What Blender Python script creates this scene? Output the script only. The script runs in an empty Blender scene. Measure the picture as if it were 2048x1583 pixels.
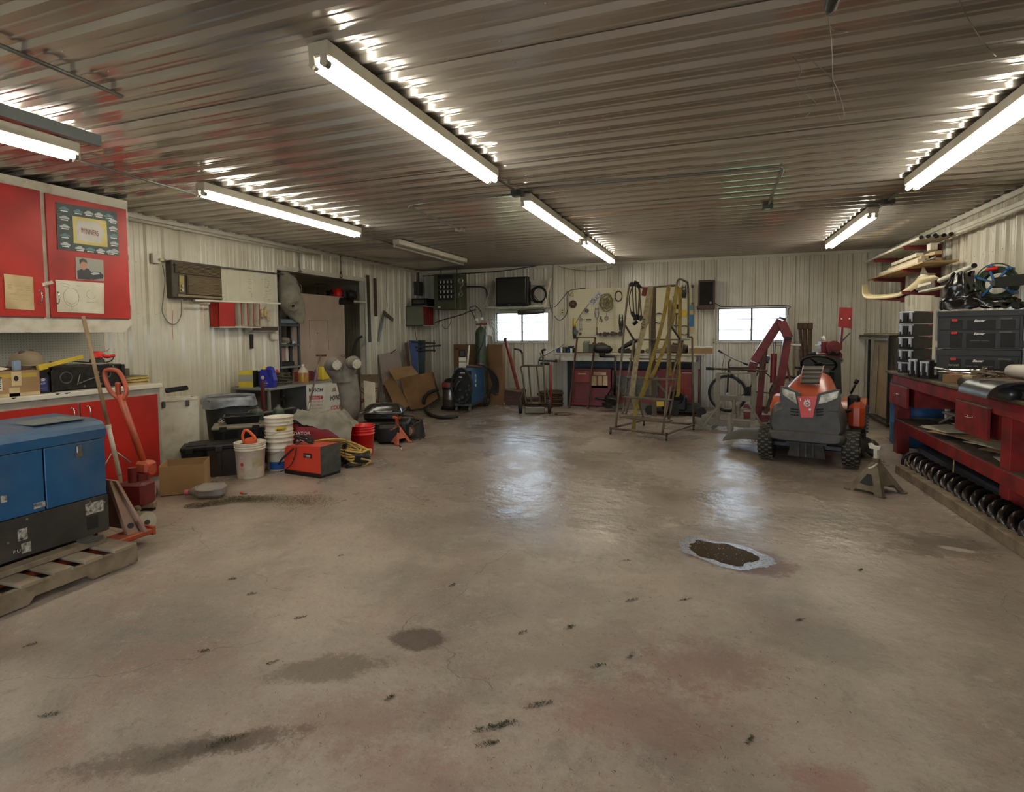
import bpy,bmesh,math,random
from mathutils import Vector,Matrix,noise
random.seed(7)
PI=math.pi
SC=bpy.context.scene
COL=SC.collection
# ------------------------------------------------------------------ camera
FPX,YAW,PITCH,ROLL,PCY=1115.573,0.34506,0.0536258,-0.00777584,723.665
EYE=Vector((0,0,1.5))
def _basis():
    cy,sy,cp,sp=math.cos(YAW),math.sin(YAW),math.cos(PITCH),math.sin(PITCH)
    f=Vector((-sy*cp,cy*cp,-sp));r=Vector((cy,sy,0));u=r.cross(f)
    cr,sr=math.cos(ROLL),math.sin(ROLL)
    return r*cr+u*sr,u*cr-r*sr,f
CR,CU,CF=_basis()
cam=bpy.data.cameras.new('camera');camo=bpy.data.objects.new('camera',cam);COL.objects.link(camo)
cam.sensor_fit='HORIZONTAL';cam.sensor_width=36;cam.lens=36*FPX/2048
cam.shift_x=0;cam.shift_y=(PCY-791.5)/2048
cam.clip_start=.05;cam.clip_end=500
m=Matrix((CR,CU,-CF)).transposed().to_4x4();m.translation=EYE;camo.matrix_world=m
SC.camera=camo
# ------------------------------------------------------------------ light, exposure
SC.view_settings.view_transform='Standard';SC.view_settings.look='None'
SC.view_settings.gamma=1;SC.view_settings.use_curve_mapping=False
SC.view_settings.exposure=EXPOSURE=0.15
SKY=8.5;TUBE=27.0
SC.cycles.max_bounces=7;SC.cycles.diffuse_bounces=4;SC.cycles.glossy_bounces=4
SC.cycles.transparent_max_bounces=16;SC.cycles.transmission_bounces=4
SC.cycles.sample_clamp_indirect=6;SC.cycles.use_denoising=True
SC.cycles.caustics_reflective=False;SC.cycles.caustics_refractive=False
w=bpy.data.worlds.new('overcast_sky');SC.world=w;w.use_nodes=True
b=w.node_tree.nodes['Background'];b.inputs[0].default_value=(.72,.85,1.0,1);b.inputs[1].default_value=SKY
def portal(name,loc,rot,sx,sy):
    l=bpy.data.lights.new(name,'AREA');l.shape='RECTANGLE';l.size=sx;l.size_y=sy;l.energy=1
    l.cycles.is_portal=True
    o=bpy.data.objects.new(name,l);o.location=loc;o.rotation_euler=rot;COL.objects.link(o)
YB,XL,XR,ZC,YF=11.554,-6.36,2.92,2.916,-3.4
portal('daylight_portal',(-3.91,YB+.1,1.6),(-PI/2,0,0),1.3,.7)
portal('daylight_portal',(.70,YB+.1,1.6),(-PI/2,0,0),1.3,.7)
portal('daylight_portal',(-1.5,YF-.1,1.1),(PI/2,0,0),3.8,2.2)
# ------------------------------------------------------------------ pixel -> point on a real plane
def ray(x,y):return CF+CR*((x-1024)/FPX)-CU*((y-PCY)/FPX)
def fl(x,y,z=0.):d=ray(x,y);return EYE+d*((z-EYE.z)/d.z)
def aY(x,y,Y):d=ray(x,y);return EYE+d*(Y/d.y)
def aX(x,y,X):d=ray(x,y);return EYE+d*(X/d.x)
def up(x,y,base):
    d=ray(x,y);n=Vector((base[0],base[1],0)).normalized()
    return EYE+d*((Vector((base[0],base[1],0)).dot(n))/(d.x*n.x+d.y*n.y))
# ------------------------------------------------------------------ colour + materials
def lin(c):return tuple((x/255/12.92 if x<=10 else((x/255+.055)/1.055)**2.4) for x in c)+(1,)
_M={}
def mat(name,col,rough=.6,metal=0.,var=.12,col2=None,mix=.5,sc=6.,bump=0.,spec=.5,coat=0.,dust=0.,dustc=(150,140,122),emit=0.,bsc=None):
    if name in _M:return _M[name]
    m=bpy.data.materials.new(name);m.use_nodes=True;_M[name]=m
    nt=m.node_tree;N=nt.nodes;L=nt.links.new;p=N['Principled BSDF']
    c=lin(col);c2=lin(col2) if col2 else tuple(x*(1-var*2) for x in c[:3])+(1,)
    tc=N.new('ShaderNodeTexCoord');nz=N.new('ShaderNodeTexNoise');nz.inputs['Scale'].default_value=sc
    nz.inputs['Detail'].default_value=5;L(tc.outputs['Object'],nz.inputs['Vector'])
    r=N.new('ShaderNodeMapRange');r.inputs['From Min'].default_value=mix-.12;r.inputs['From Max'].default_value=mix+.2
    L(nz.outputs['Fac'],r.inputs['Value'])
    mx=N.new('ShaderNodeMix');mx.data_type='RGBA';mx.inputs['A'].default_value=c;mx.inputs['B'].default_value=c2
    L(r.outputs['Result'],mx.inputs['Factor']);out=mx.outputs['Result']
    if dust>0:
        ge=N.new('ShaderNodeNewGeometry');sp=N.new('ShaderNodeSeparateXYZ');L(ge.outputs['Normal'],sp.inputs[0])
        n2=N.new('ShaderNodeTexNoise');n2.inputs['Scale'].default_value=sc*2.3;n2.inputs['Detail'].default_value=6
        L(tc.outputs['Object'],n2.inputs['Vector'])
        a=N.new('ShaderNodeMath');a.operation='MULTIPLY_ADD';a.inputs[1].default_value=.55;L(sp.outputs['Z'],a.inputs[0]);L(n2.outputs['Fac'],a.inputs[2])
        q=N.new('ShaderNodeMapRange');q.inputs['From Min'].default_value=.35;q.inputs['From Max'].default_value=1.0;q.inputs['To Max'].default_value=dust
        L(a.outputs[0],q.inputs['Value'])
        m2=N.new('ShaderNodeMix');m2.data_type='RGBA';L(out,m2.inputs['A']);m2.inputs['B'].default_value=lin(dustc);L(q.outputs['Result'],m2.inputs['Factor']);out=m2.outputs['Result']
    L(out,p.inputs['Base Color'])
    p.inputs['Metallic'].default_value=metal;p.inputs['Specular IOR Level'].default_value=spec
    rr=N.new('ShaderNodeMapRange');rr.inputs['To Min'].default_value=max(.03,rough-.08);rr.inputs['To Max'].default_value=min(1,rough+.12)
    L(nz.outputs['Fac'],rr.inputs['Value']);L(rr.outputs['Result'],p.inputs['Roughness'])
    if coat:p.inputs['Coat Weight'].default_value=coat;p.inputs['Coat Roughness'].default_value=.08
    if bump:
        n3=N.new('ShaderNodeTexNoise');n3.inputs['Scale'].default_value=bsc or sc*9;n3.inputs['Detail'].default_value=4;L(tc.outputs['Object'],n3.inputs['Vector'])
        bp=N.new('ShaderNodeBump');bp.inputs['Strength'].default_value=bump;bp.inputs['Distance'].default_value=.004
        L(n3.outputs['Fac'],bp.inputs['Height']);L(bp.outputs['Normal'],p.inputs['Normal'])
    if emit:p.inputs['Emission Color'].default_value=c;p.inputs['Emission Strength'].default_value=emit
    return m
# ------------------------------------------------------------------ geometry collector
def V(*a):return Vector(a[0] if len(a)==1 else a)
def rotm(rx=0,ry=0,rz=0):return(Matrix.Rotation(rz,3,'Z')@Matrix.Rotation(ry,3,'Y')@Matrix.Rotation(rx,3,'X'))
class G:
    def __init__(s):s.v=[];s.f=[];s.m=[];s.s=[];s.mi=0
    def add(s,vs,fs,smooth=False):
        o=len(s.v);s.v+=[Vector(x) for x in vs];s.f+=[tuple(i+o for i in f) for f in fs]
        s.m+=[s.mi]*len(fs);s.s+=[smooth]*len(fs);return s
    def box(s,c,d,R=None,bev=0.):
        c=Vector(c);x,y,z=d[0]/2,d[1]/2,d[2]/2;b=min(bev,x*.9,y*.9,z*.9)
        if b<=0:
            vs=[(i*x,j*y,k*z) for i in(-1,1) for j in(-1,1) for k in(-1,1)]
            fs=[(0,1,3,2),(4,6,7,5),(0,4,5,1),(2,3,7,6),(0,2,6,4),(1,5,7,3)]
        else:
            vs=[];idx={}
            for i in(-1,1):
                for j in(-1,1):
                    for k in(-1,1):
                        for a in range(3):
                            idx[i,j,k,a]=len(vs)
                            e=[x-b,y-b,z-b];e[a]=(x,y,z)[a];vs.append((i*e[0],j*e[1],k*e[2]))
            fs=[]
            for a in range(3):
                p,q=[t for t in range(3) if t!=a]
                for sg in(-1,1):
                    ring=[]
                    for u,w in((-1,-1),(1,-1),(1,1),(-1,1)):
                        k=[0,0,0];k[a]=sg;k[p]=u;k[q]=w;ring.append(idx[tuple(k)+(a,)])
                    flip=(sg<0)^(a==1);fs.append(tuple(ring[::-1] if flip else ring))
            for a in range(3):
                p,q=[t for t in range(3) if t!=a]
                for u in(-1,1):
                    for w in(-1,1):
                        def K(sg,ax):k=[0,0,0];k[a]=sg;k[p]=u;k[q]=w;return idx[tuple(k)+(ax,)]
                        fs.append((K(-1,p),K(1,p),K(1,q),K(-1,q)))
            for i in(-1,1):
                for j in(-1,1):
                    for k in(-1,1):fs.append((idx[i,j,k,0],idx[i,j,k,1],idx[i,j,k,2]))
        vs=[(R@Vector(v) if R else Vector(v))+c for v in vs]
        return s.add(vs,fs)
    def bx(s,a,b,bev=0.):
        a=Vector(a);b=Vector(b);return s.box((a+b)/2,[abs(t) for t in(b-a)],bev=bev)
    def bar(s,a,b,w,h=None,bev=0.,upv=(0,0,1)):
        a=Vector(a);b=Vector(b);d=b-a;L=d.length;d=d/L;h=h or w
        u=Vector(upv)
        if abs(d.dot(u))>.98:u=Vector((1,0,0))
        sx=d.cross(u).normalized();uz=sx.cross(d)
        return s.box((a+b)/2,(w,L,h),Matrix((sx,d,uz)).transposed(),bev)
    def ring(s,c,ax,r,n,ph=0.):
        ax=Vector(ax).normalized();t=Vector((0,0,1)) if abs(ax.z)<.9 else Vector((1,0,0))
        a=ax.cross(t).normalized();b=ax.cross(a)
        return[Vector(c)+a*(r*math.cos(ph+i*2*PI/n))+b*(r*math.sin(ph+i*2*PI/n)) for i in range(n)]
    def cyl(s,a,b,r,r2=None,n=14,caps=True,smooth=True):
        a=Vector(a);b=Vector(b);r2=r if r2 is None else r2;d=b-a
        vs=s.ring(a,d,r,n)+s.ring(b,d,r2,n)
        s.add(vs,[(i,(i+1)%n,n+(i+1)%n,n+i) for i in range(n)],smooth)
        if caps:
            s.add(vs[:n],[tuple(range(n))[::-1]]);s.add(vs[n:],[tuple(range(n))])
        return s
    def tube(s,pts,r,n=6,closed=False,smooth=True,flat=None):
        pts=[Vector(p) for p in pts];k=len(pts)
        if k<2:return s
        vs=[];pa=None
        for i in range(k):
            if closed:d=pts[(i+1)%k]-pts[i-1]
            else:d=pts[min(i+1,k-1)]-pts[max(i-1,0)]
            if d.length<1e-9:d=Vector((0,0,1))
            d.normalize()
            if pa is None:
                t=Vector((0,0,1)) if abs(d.z)<.9 else Vector((1,0,0));pa=d.cross(t).normalized()
            pa=(pa-d*pa.dot(d))
            pa=pa.normalized() if pa.length>1e-6 else d.orthogonal().normalized()
            pb=d.cross(pa);rr=r[i] if isinstance(r,(list,tuple)) else r
            for j in range(n):
                an=j*2*PI/n;vs.append(pts[i]+pa*(rr*math.cos(an))+pb*(rr*math.sin(an)*(flat or 1)))
        fs=[(i*n+j,i*n+(j+1)%n,((i+1)%k)*n+(j+1)%n,((i+1)%k)*n+j) for i in range(k if closed else k-1) for j in range(n)]
        if not closed:fs+=[tuple(range(n))[::-1],tuple(range((k-1)*n,k*n))]
        return s.add(vs,fs,smooth)
    def lathe(s,prof,at=(0,0,0),R=None,n=20,smooth=True,sx=1.,sy=1.):
        vs=[];at=Vector(at)
        for r,z in prof:
            for j in range(n):
                v=Vector((r*math.cos(j*2*PI/n)*sx,r*math.sin(j*2*PI/n)*sy,z));vs.append((R@v if R else v)+at)
        k=len(prof)
        s.add(vs,[(i*n+j,i*n+(j+1)%n,(i+1)*n+(j+1)%n,(i+1)*n+j) for i in range(k-1) for j in range(n)],smooth)
        if prof[0][0]>1e-4:s.add(vs[:n],[tuple(range(n))[::-1]])
        if prof[-1][0]>1e-4:s.add(vs[-n:],[tuple(range(n))])
        return s
    def sph(s,c,r,n=12,R=None,jit=0.):
        r=r if isinstance(r,(tuple,list)) else(r,r,r);k=max(4,n//2+1);vs=[];c=Vector(c)
        for i in range(k):
            th=PI*i/(k-1)
            for j in range(n):
                v=Vector((math.sin(th)*math.cos(j*2*PI/n),math.sin(th)*math.sin(j*2*PI/n),math.cos(th)))
                q=1+(noise.noise(v*2.5+c*7)*jit if jit else 0)
                v=Vector((v.x*r[0]*q,v.y*r[1]*q,v.z*r[2]*q));vs.append((R@v if R else v)+c)
        return s.add(vs,[(i*n+j,(i+1)*n+j,(i+1)*n+(j+1)%n,i*n+(j+1)%n) for i in range(k-1) for j in range(n)],True)
    def torus(s,c,ax,Rr,r,n=24,k=6,flat=None):return s.tube(s.ring(c,ax,Rr,n),r,k,closed=True,flat=flat)
    def poly(s,pts,th=0.,nrm=None,smooth=False):
        pts=[Vector(p) for p in pts];n=len(pts)
        if not th:return s.add(pts,[tuple(range(n))])
        nn=Vector(nrm) if nrm else None
        if nn is None:
            nn=Vector((0,0,0))
            for i in range(n):nn+=pts[i].cross(pts[(i+1)%n])
            nn.normalize()
        q=[p-nn*th for p in pts]
        s.add(pts,[tuple(range(n))]);s.add(q,[tuple(range(n))[::-1]])
        return s.add(pts+q,[(i,n+i,n+(i+1)%n,(i+1)%n) for i in range(n)],smooth)
    def grid(s,fn,nu,nv,th=0.,smooth=True):
        vs=[Vector(fn(i/nu,j/nv)) for i in range(nu+1) for j in range(nv+1)];w=nv+1
        fs=[(i*w+j,(i+1)*w+j,(i+1)*w+j+1,i*w+j+1) for i in range(nu) for j in range(nv)]
        s.add(vs,fs,smooth)
        if th:
            n0=(vs[w]-vs[0]).cross(vs[1]-vs[0]).normalized()
            q=[v-n0*th for v in vs];s.add(q,[f[::-1] for f in fs],smooth)
            rim=[j for j in range(w)]+[i*w+nv for i in range(1,nu+1)]+[nu*w+j for j in range(nv-1,-1,-1)]+[i*w for i in range(nu-1,0,-1)]
            m_=len(rim);s.add([vs[i] for i in rim]+[q[i] for i in rim],[(i,(i+1)%m_,m_+(i+1)%m_,m_+i) for i in range(m_)])
        return s
    def xf(s,M):
        s.v=[M@v for v in s.v];return s
# ------------------------------------------------------------------ objects
MW={}
def mesh_of(name,g,mt,Minv=None):
    me=bpy.data.meshes.new(name);vs=[Minv@v for v in g.v] if Minv else g.v
    me.from_pydata([tuple(v) for v in vs],[],g.f)
    for q in(mt if isinstance(mt,(list,tuple)) else[mt]):me.materials.append(q)
    me.polygons.foreach_set('use_smooth',g.s);me.polygons.foreach_set('material_index',g.m)
    if len(g.f)<20000:
        bm=bmesh.new();bm.from_mesh(me);bmesh.ops.recalc_face_normals(bm,faces=bm.faces);bm.to_mesh(me);bm.free()
    me.update()
    return me
def tag(o,label=None,cat=None,group=None,kind=None):
    for k,v in(('label',label),('category',cat),('group',group),('kind',kind)):
        if v:o[k]=v
    return o
def T(name,label,cat,loc,rz=0.,group=None):
    o=bpy.data.objects.new(name,None);o.empty_display_size=.1;COL.objects.link(o)
    o.location=loc;o.rotation_euler=(0,0,rz);MW[o.name]=Matrix.Translation(Vector(loc))@Matrix.Rotation(rz,4,'Z')
    return tag(o,label,cat,group)
def P(name,g,mt,parent,label=None,w=False,kind=None,loc=None):
    Mp=MW[parent.name]
    o=bpy.data.objects.new(name,mesh_of(name,g,mt,Mp.inverted() if w else None));COL.objects.link(o);o.parent=parent
    MW[o.name]=Mp.copy()
    if loc:o.location=loc;MW[o.name]=Mp@Matrix.Translation(Vector(loc))
    return tag(o,label,kind=kind)
def S(name,g,mt,label=None,cat=None,group=None,kind=None):
    xs=[v.x for v in g.v];ys=[v.y for v in g.v];z=min(v.z for v in g.v)
    c=Vector(((min(xs)+max(xs))/2,(min(ys)+max(ys))/2,z));M=Matrix.Translation(c)
    o=bpy.data.objects.new(name,mesh_of(name,g,mt,M.inverted()));o.location=c;COL.objects.link(o);MW[o.name]=M
    return tag(o,label,cat,group,kind)
def piece(name,me,parent,loc=(0,0,0),rot=None):
    o=bpy.data.objects.new(name,me);COL.objects.link(o);o.parent=parent;o.location=loc
    if rot:o.rotation_euler=rot
    MW[o.name]=MW[parent.name]@Matrix.Translation(Vector(loc));return o
def dup(root,loc=None,rz=None,label=None,group=None,scale=None):
    def cp(o,par):
        c=o.copy();COL.objects.link(c)
        if par:c.parent=par
        for ch in[x for x in list(COL.objects) if x.parent==o]:cp(ch,c)
        return c
    c=cp(root,None)
    if loc is not None:c.location=loc
    if rz is not None:c.rotation_euler[2]=rz
    if scale:c.scale=scale
    if label:c['label']=label
    if group:c['group']=group
    MW[c.name]=Matrix.Translation(c.location)@Matrix.Rotation(c.rotation_euler[2],4,'Z')
    return c
def text(name,s,o,ux,uy,h,mt,parent,width=None,depth=.0015,shear=0,label=None,bold=0.,sp=1.):
    cu=bpy.data.curves.new(name,'FONT');cu.body=s;cu.size=1;cu.align_x='CENTER';cu.align_y='CENTER';cu.shear=shear
    cu.offset=bold;cu.space_character=sp;cu.resolution_u=3
    t=bpy.data.objects.new('t',cu);COL.objects.link(t)
    me=bpy.data.meshes.new_from_object(t.evaluated_get(bpy.context.evaluated_depsgraph_get()) if False else t)
    COL.objects.unlink(t);bpy.data.objects.remove(t);bpy.data.curves.remove(cu)
    vs=[v.co.copy() for v in me.vertices]
    x0=min(v.x for v in vs);x1=max(v.x for v in vs);y0=min(v.y for v in vs);y1=max(v.y for v in vs)
    k=h/(y1-y0);kx=(width/(x1-x0)) if width else k;cx=(x0+x1)/2;cy=(y0+y1)/2
    ux=Vector(ux).normalized();uy=Vector(uy).normalized();n=ux.cross(uy)
    Mi=MW[parent.name].inverted();O=Vector(o)
    for v in me.vertices:v.co=Mi@(O+ux*((v.co.x-cx)*kx)+uy*((v.co.y-cy)*k)+n*depth)
    me.materials.clear();me.materials.append(mt);me.name=name
    ob=bpy.data.objects.new(name,me);COL.objects.link(ob);ob.parent=parent;MW[ob.name]=MW[parent.name].copy()
    return tag(ob,label)
def smoothpts(pts,n=6,closed=False):
    P_=[Vector(p) for p in pts];k=len(P_);out=[]
    for i in range(k if closed else k-1):
        a=P_[(i-1)%k] if closed or i>0 else P_[i];b_=P_[i];c=P_[(i+1)%k];d=P_[(i+2)%k] if closed or i+2<k else P_[(i+1)%k]
        for j in range(n):
            t=j/n;out.append(.5*((2*b_)+(c-a)*t+(2*a-5*b_+4*c-d)*t*t+(3*b_-a-3*c+d)*t**3))
    if not closed:out.append(P_[-1])
    return out
# ------------------------------------------------------------------ materials
m_wall=mat('cream_painted_steel',(208,203,186),.28,0,.05,sc=1.5,col2=(186,178,156),bump=.0,spec=.55)
m_ceil=mat('greyed_painted_steel',(186,180,170),.13,.55,.05,sc=.5,col2=(176,169,158),spec=1.0)
m_trim=mat('white_trim_steel',(205,200,185),.4,0,.05)
m_white=mat('white_enamel',(215,210,196),.4,0,.08,sc=3,col2=(190,182,160))
m_dirtywhite=mat('grimy_white',(198,192,175),.55,0,.15,sc=7,col2=(160,149,126),mix=.6)
m_redpaint=mat('red_cabinet_paint',(176,26,12),.45,0,.08,sc=2.5,col2=(140,20,10))
m_redbench=mat('dark_red_bench_paint',(140,10,7),.6,0,.1,sc=5,col2=(92,10,8),dust=.10)
m_redmetal=mat('red_machine_paint',(108,9,10),.45,.0,.1,sc=6,col2=(84,10,10),dust=.10)
m_redfaded=mat('faded_red_paint',(128,38,26),.5,0,.1,sc=5,col2=(118,28,20),dust=.14)
m_blue=mat('blue_machine_paint',(22,84,130),.38,.1,.1,sc=2.2,col2=(18,66,106),dust=.30,dustc=(130,132,122))
m_black=mat('black_plastic',(11,10,9),.5,0,.2,sc=5,dust=.05,spec=.35)
m_blackmetal=mat('black_metal',(20,18,16),.45,.4,.3,sc=8,dust=.12)
m_rubber=mat('rubber',(20,19,17),.75,0,.2,dust=.09)
m_grey=mat('grey_steel',(120,120,114),.42,.5,.12,sc=5)
m_dgrey=mat('dark_grey_steel',(70,72,70),.5,.4,.15,sc=6,dust=.3)
m_greypaint=mat('grey_office_paint',(128,128,122),.5,0,.1,sc=3,dust=.2)
m_steel=mat('bare_steel',(150,146,138),.3,.9,.15,sc=10)
m_chrome=mat('chrome',(210,208,204),.12,1,.05)
m_rust=mat('rusty_brown_steel',(92,66,46),.7,.3,.2,sc=16,col2=(62,46,34),bump=.3)
m_rustgrey=mat('weathered_pipe',(112,98,82),.6,.4,.2,sc=14,col2=(76,60,46),bump=.3)
m_wood=mat('raw_wood',(156,132,98),.75,0,.15,sc=7,col2=(120,98,70),bump=.3)
m_oldwood=mat('weathered_grey_wood',(128,112,90),.8,0,.2,sc=9,col2=(92,78,58),bump=.4)
m_ply=mat('plywood',(176,146,98),.7,0,.1,sc=4,col2=(150,120,76))
m_darkwood=mat('dark_brown_wood',(70,44,30),.6,0,.2,sc=6,dust=.15)
m_card=mat('cardboard',(158,126,86),.85,0,.08,sc=3,col2=(140,110,74))
m_cardd=mat('dark_cardboard',(124,92,58),.85,0,.1,sc=3,col2=(104,76,48))
m_orange=mat('orange_paint',(184,72,34),.42,.1,.12,sc=8,col2=(140,60,34),dust=.2)
m_canvas=mat('grey_canvas',(132,126,112),.95,0,.12,sc=7,col2=(106,100,86),bump=.5)
m_paper=mat('paper',(214,208,190),.85,0,.05,sc=4,col2=(188,178,154))
m_oldpaper=mat('yellowed_paper',(200,178,138),.85,0,.1,sc=4,col2=(160,136,98))
m_yellow=mat('yellow_plastic',(206,178,40),.5,0,.1,sc=5,dust=.15)
m_yelhose=mat('yellow_hose',(196,160,70),.5,0,.12,sc=9,col2=(150,118,52),dust=.2)
m_green=mat('dark_green_paint',(32,56,40),.4,.1,.15,sc=5,dust=.2)
m_tankgreen=mat('tank_green',(52,66,48),.45,.2,.1,sc=4,dust=.15)
m_heater=mat('olive_enamel',(70,74,50),.5,.1,.1,sc=3,dust=.2)
m_bucket=mat('white_plastic',(216,208,188),.42,0,.08,sc=7,col2=(180,168,140),mix=.6)
m_redplastic=mat('bright_red_plastic',(214,26,22),.38,0,.06)
m_bluejug=mat('blue_plastic',(36,40,150),.38,0,.1)
m_ink=mat('black_ink',(20,18,18),.7,0,0)
m_redink=mat('red_ink',(170,24,22),.6,0,0)
m_blueink=mat('blue_ink',(30,74,140),.6,0,0)
m_whiteink=mat('white_ink',(225,222,215),.6,0,0)
m_clearamber=mat('amber_liquid',(150,104,52),.25,0,.1)
m_tube=bpy.data.materials.new('lit_tube');m_tube.use_nodes=True
_p=m_tube.node_tree.nodes['Principled BSDF'];_p.inputs['Base Color'].default_value=(.8,.8,.78,1)
_p.inputs['Emission Color'].default_value=(1.0,.94,.80,1);_p.inputs['Emission Strength'].default_value=TUBE
m_glass=bpy.data.materials.new('window_glass');m_glass.use_nodes=True
def _glass(m,tint,f=.08):
    nt=m.node_tree;nt.nodes.clear();o=nt.nodes.new('ShaderNodeOutputMaterial');t=nt.nodes.new('ShaderNodeBsdfTransparent');g_=nt.nodes.new('ShaderNodeBsdfGlossy')
    t.inputs[0].default_value=tint;g_.inputs['Roughness'].default_value=.05;mx=nt.nodes.new('ShaderNodeMixShader')
    fr=nt.nodes.new('ShaderNodeFresnel');fr.inputs[0].default_value=1.45
    nt.links.new(fr.outputs[0],mx.inputs[0]);nt.links.new(t.outputs[0],mx.inputs[1]);nt.links.new(g_.outputs[0],mx.inputs[2]);nt.links.new(mx.outputs[0],o.inputs[0])
_glass(m_glass,(.92,.96,.97,1))

def concrete():
    m=bpy.data.materials.new('worn_concrete');m.use_nodes=True;nt=m.node_tree;N=nt.nodes;L=nt.links.new;p=N['Principled BSDF']
    tc=N.new('ShaderNodeNewGeometry');vec=tc.outputs['Position']
    def nz(sc,det=6,rough=.55,dist=0.):
        n=N.new('ShaderNodeTexNoise');n.inputs['Scale'].default_value=sc;n.inputs['Detail'].default_value=det
        n.inputs['Roughness'].default_value=rough;n.inputs['Distortion'].default_value=dist;L(vec,n.inputs['Vector']);return n.outputs['Fac']
    def rng(v,a,b_,lo=0.,hi=1.):
        r=N.new('ShaderNodeMapRange');r.interpolation_type='SMOOTHSTEP'
        for k,x in(('From Min',a),('From Max',b_),('To Min',lo),('To Max',hi)):r.inputs[k].default_value=x
        L(v,r.inputs['Value']);return r.outputs['Result']
    def mixc(a,c,f):
        x=N.new('ShaderNodeMix');x.data_type='RGBA'
        if isinstance(a,tuple):x.inputs['A'].default_value=a
        else:L(a,x.inputs['A'])
        x.inputs['B'].default_value=lin(c);L(f,x.inputs['Factor']);return x.outputs['Result']
    def mul(a,b_):
        x=N.new('ShaderNodeMath');x.operation='MULTIPLY'
        for i,q in enumerate((a,b_)):
            if isinstance(q,float):x.inputs[i].default_value=q
            else:L(q,x.inputs[i])
        return x.outputs[0]
    col=mixc(lin((160,146,132)),(130,117,105),rng(nz(.9),.4,.65))
    col=mixc(col,(108,108,97),mul(rng(nz(1.7,12,.78,.6),.49,.68),.62))
    sx=N.new('ShaderNodeSeparateXYZ');L(vec,sx.inputs[0])
    near=rng(sx.outputs['Y'],5.2,1.2)
    col=mixc(col,(146,100,84),mul(mul(mul(rng(nz(1.9,12,.78,.8),.46,.68),near),rng(nz(34,6,.8),.35,.6)),.62))
    col=mixc(col,(176,166,150),mul(rng(nz(5,12,.85),.52,.66),.5))
    col=mixc(col,(96,84,68),mul(rng(nz(7,12,.9,.4),.52,.66),.5))
    col=mixc(col,(80,68,54),mul(rng(nz(38,6,.9),.55,.66),.6))
    col=mixc(col,(196,188,172),mul(rng(nz(70,4,.9),.58,.68),.5))
    def spot(x,y,r,wob=.5,ns=5.,asp=1.,rot=0.,soft=.12):
        s=N.new('ShaderNodeVectorMath');s.operation='SUBTRACT';L(vec,s.inputs[0]);s.inputs[1].default_value=(x,y,0)
        mp=N.new('ShaderNodeMapping');mp.vector_type='TEXTURE';mp.inputs['Rotation'].default_value=(0,0,rot);mp.inputs['Scale'].default_value=(r,r*asp,1);L(s.outputs[0],mp.inputs[0])
        ln=N.new('ShaderNodeVectorMath');ln.operation='LENGTH';L(mp.outputs[0],ln.inputs[0])
        a=N.new('ShaderNodeMath');a.operation='MULTIPLY_ADD';a.inputs[1].default_value=wob*1.8;L(nz(ns*1.4,12,.85),a.inputs[0]);L(ln.outputs['Value'],a.inputs[2])
        return rng(a.outputs[0],1+wob*.9,1+wob*.9-soft)
    for(px,py,r,asp,rot,c,f,wob,soft) in CONCRETE_SPOTS:
        q=fl(px,py);col=mixc(col,c,mul(spot(q.x,q.y,r,wob,5.,asp,rot,soft),f))

    def crack(sc,wdt,seed):
        mp=N.new('ShaderNodeMapping');mp.inputs['Location'].default_value=(seed,seed*2,0);L(vec,mp.inputs[0])
        nn=N.new('ShaderNodeTexNoise');nn.inputs['Scale'].default_value=2.2;nn.inputs['Detail'].default_value=6;L(mp.outputs[0],nn.inputs['Vector'])
        ad=N.new('ShaderNodeVectorMath');ad.operation='MULTIPLY_ADD';ad.inputs[1].default_value=(.5,.5,0);L(nn.outputs['Color'],ad.inputs[0]);L(mp.outputs[0],ad.inputs[2])
        v=N.new('ShaderNodeTexVoronoi');v.feature='DISTANCE_TO_EDGE';v.inputs['Scale'].default_value=sc;L(ad.outputs[0],v.inputs['Vector'])
        return rng(v.outputs['Distance'],wdt,0.)
    ck=mul(crack(.42,.0016,3.1),rng(nz(1.1),.48,.58));col=mixc(col,(70,58,44),mul(ck,.6))
    ck2=mul(crack(1.3,.003,9.7),rng(nz(1.9,4),.52,.62));col=mixc(col,(86,74,58),mul(ck2,.4))
    L(col,p.inputs['Base Color'])

    pol=nz(1.1,5);r1=rng(pol,.35,.7,.16,.40)
    a=N.new('ShaderNodeMath');a.operation='MULTIPLY_ADD';a.inputs[1].default_value=.22;L(nz(14,6,.7),a.inputs[0]);L(r1,a.inputs[2])
    nf=rng(sx.outputs['Y'],2.5,5.0,.22,-.10);a2=N.new('ShaderNodeMath');a2.operation='ADD';L(a.outputs[0],a2.inputs[0]);L(nf,a2.inputs[1])
    L(a2.outputs[0],p.inputs['Roughness']);p.inputs['Specular IOR Level'].default_value=.5
    bp=N.new('ShaderNodeBump');bp.inputs['Strength'].default_value=.3;bp.inputs['Distance'].default_value=.006
    L(nz(38,5,.65),bp.inputs['Height']);b2=N.new('ShaderNodeBump');b2.inputs['Strength'].default_value=.5;b2.inputs['Distance'].default_value=.02
    L(nz(7,4,.5),b2.inputs['Height']);L(bp.outputs[0],b2.inputs['Normal']);L(b2.outputs[0],p.inputs['Normal'])
    return m
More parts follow.
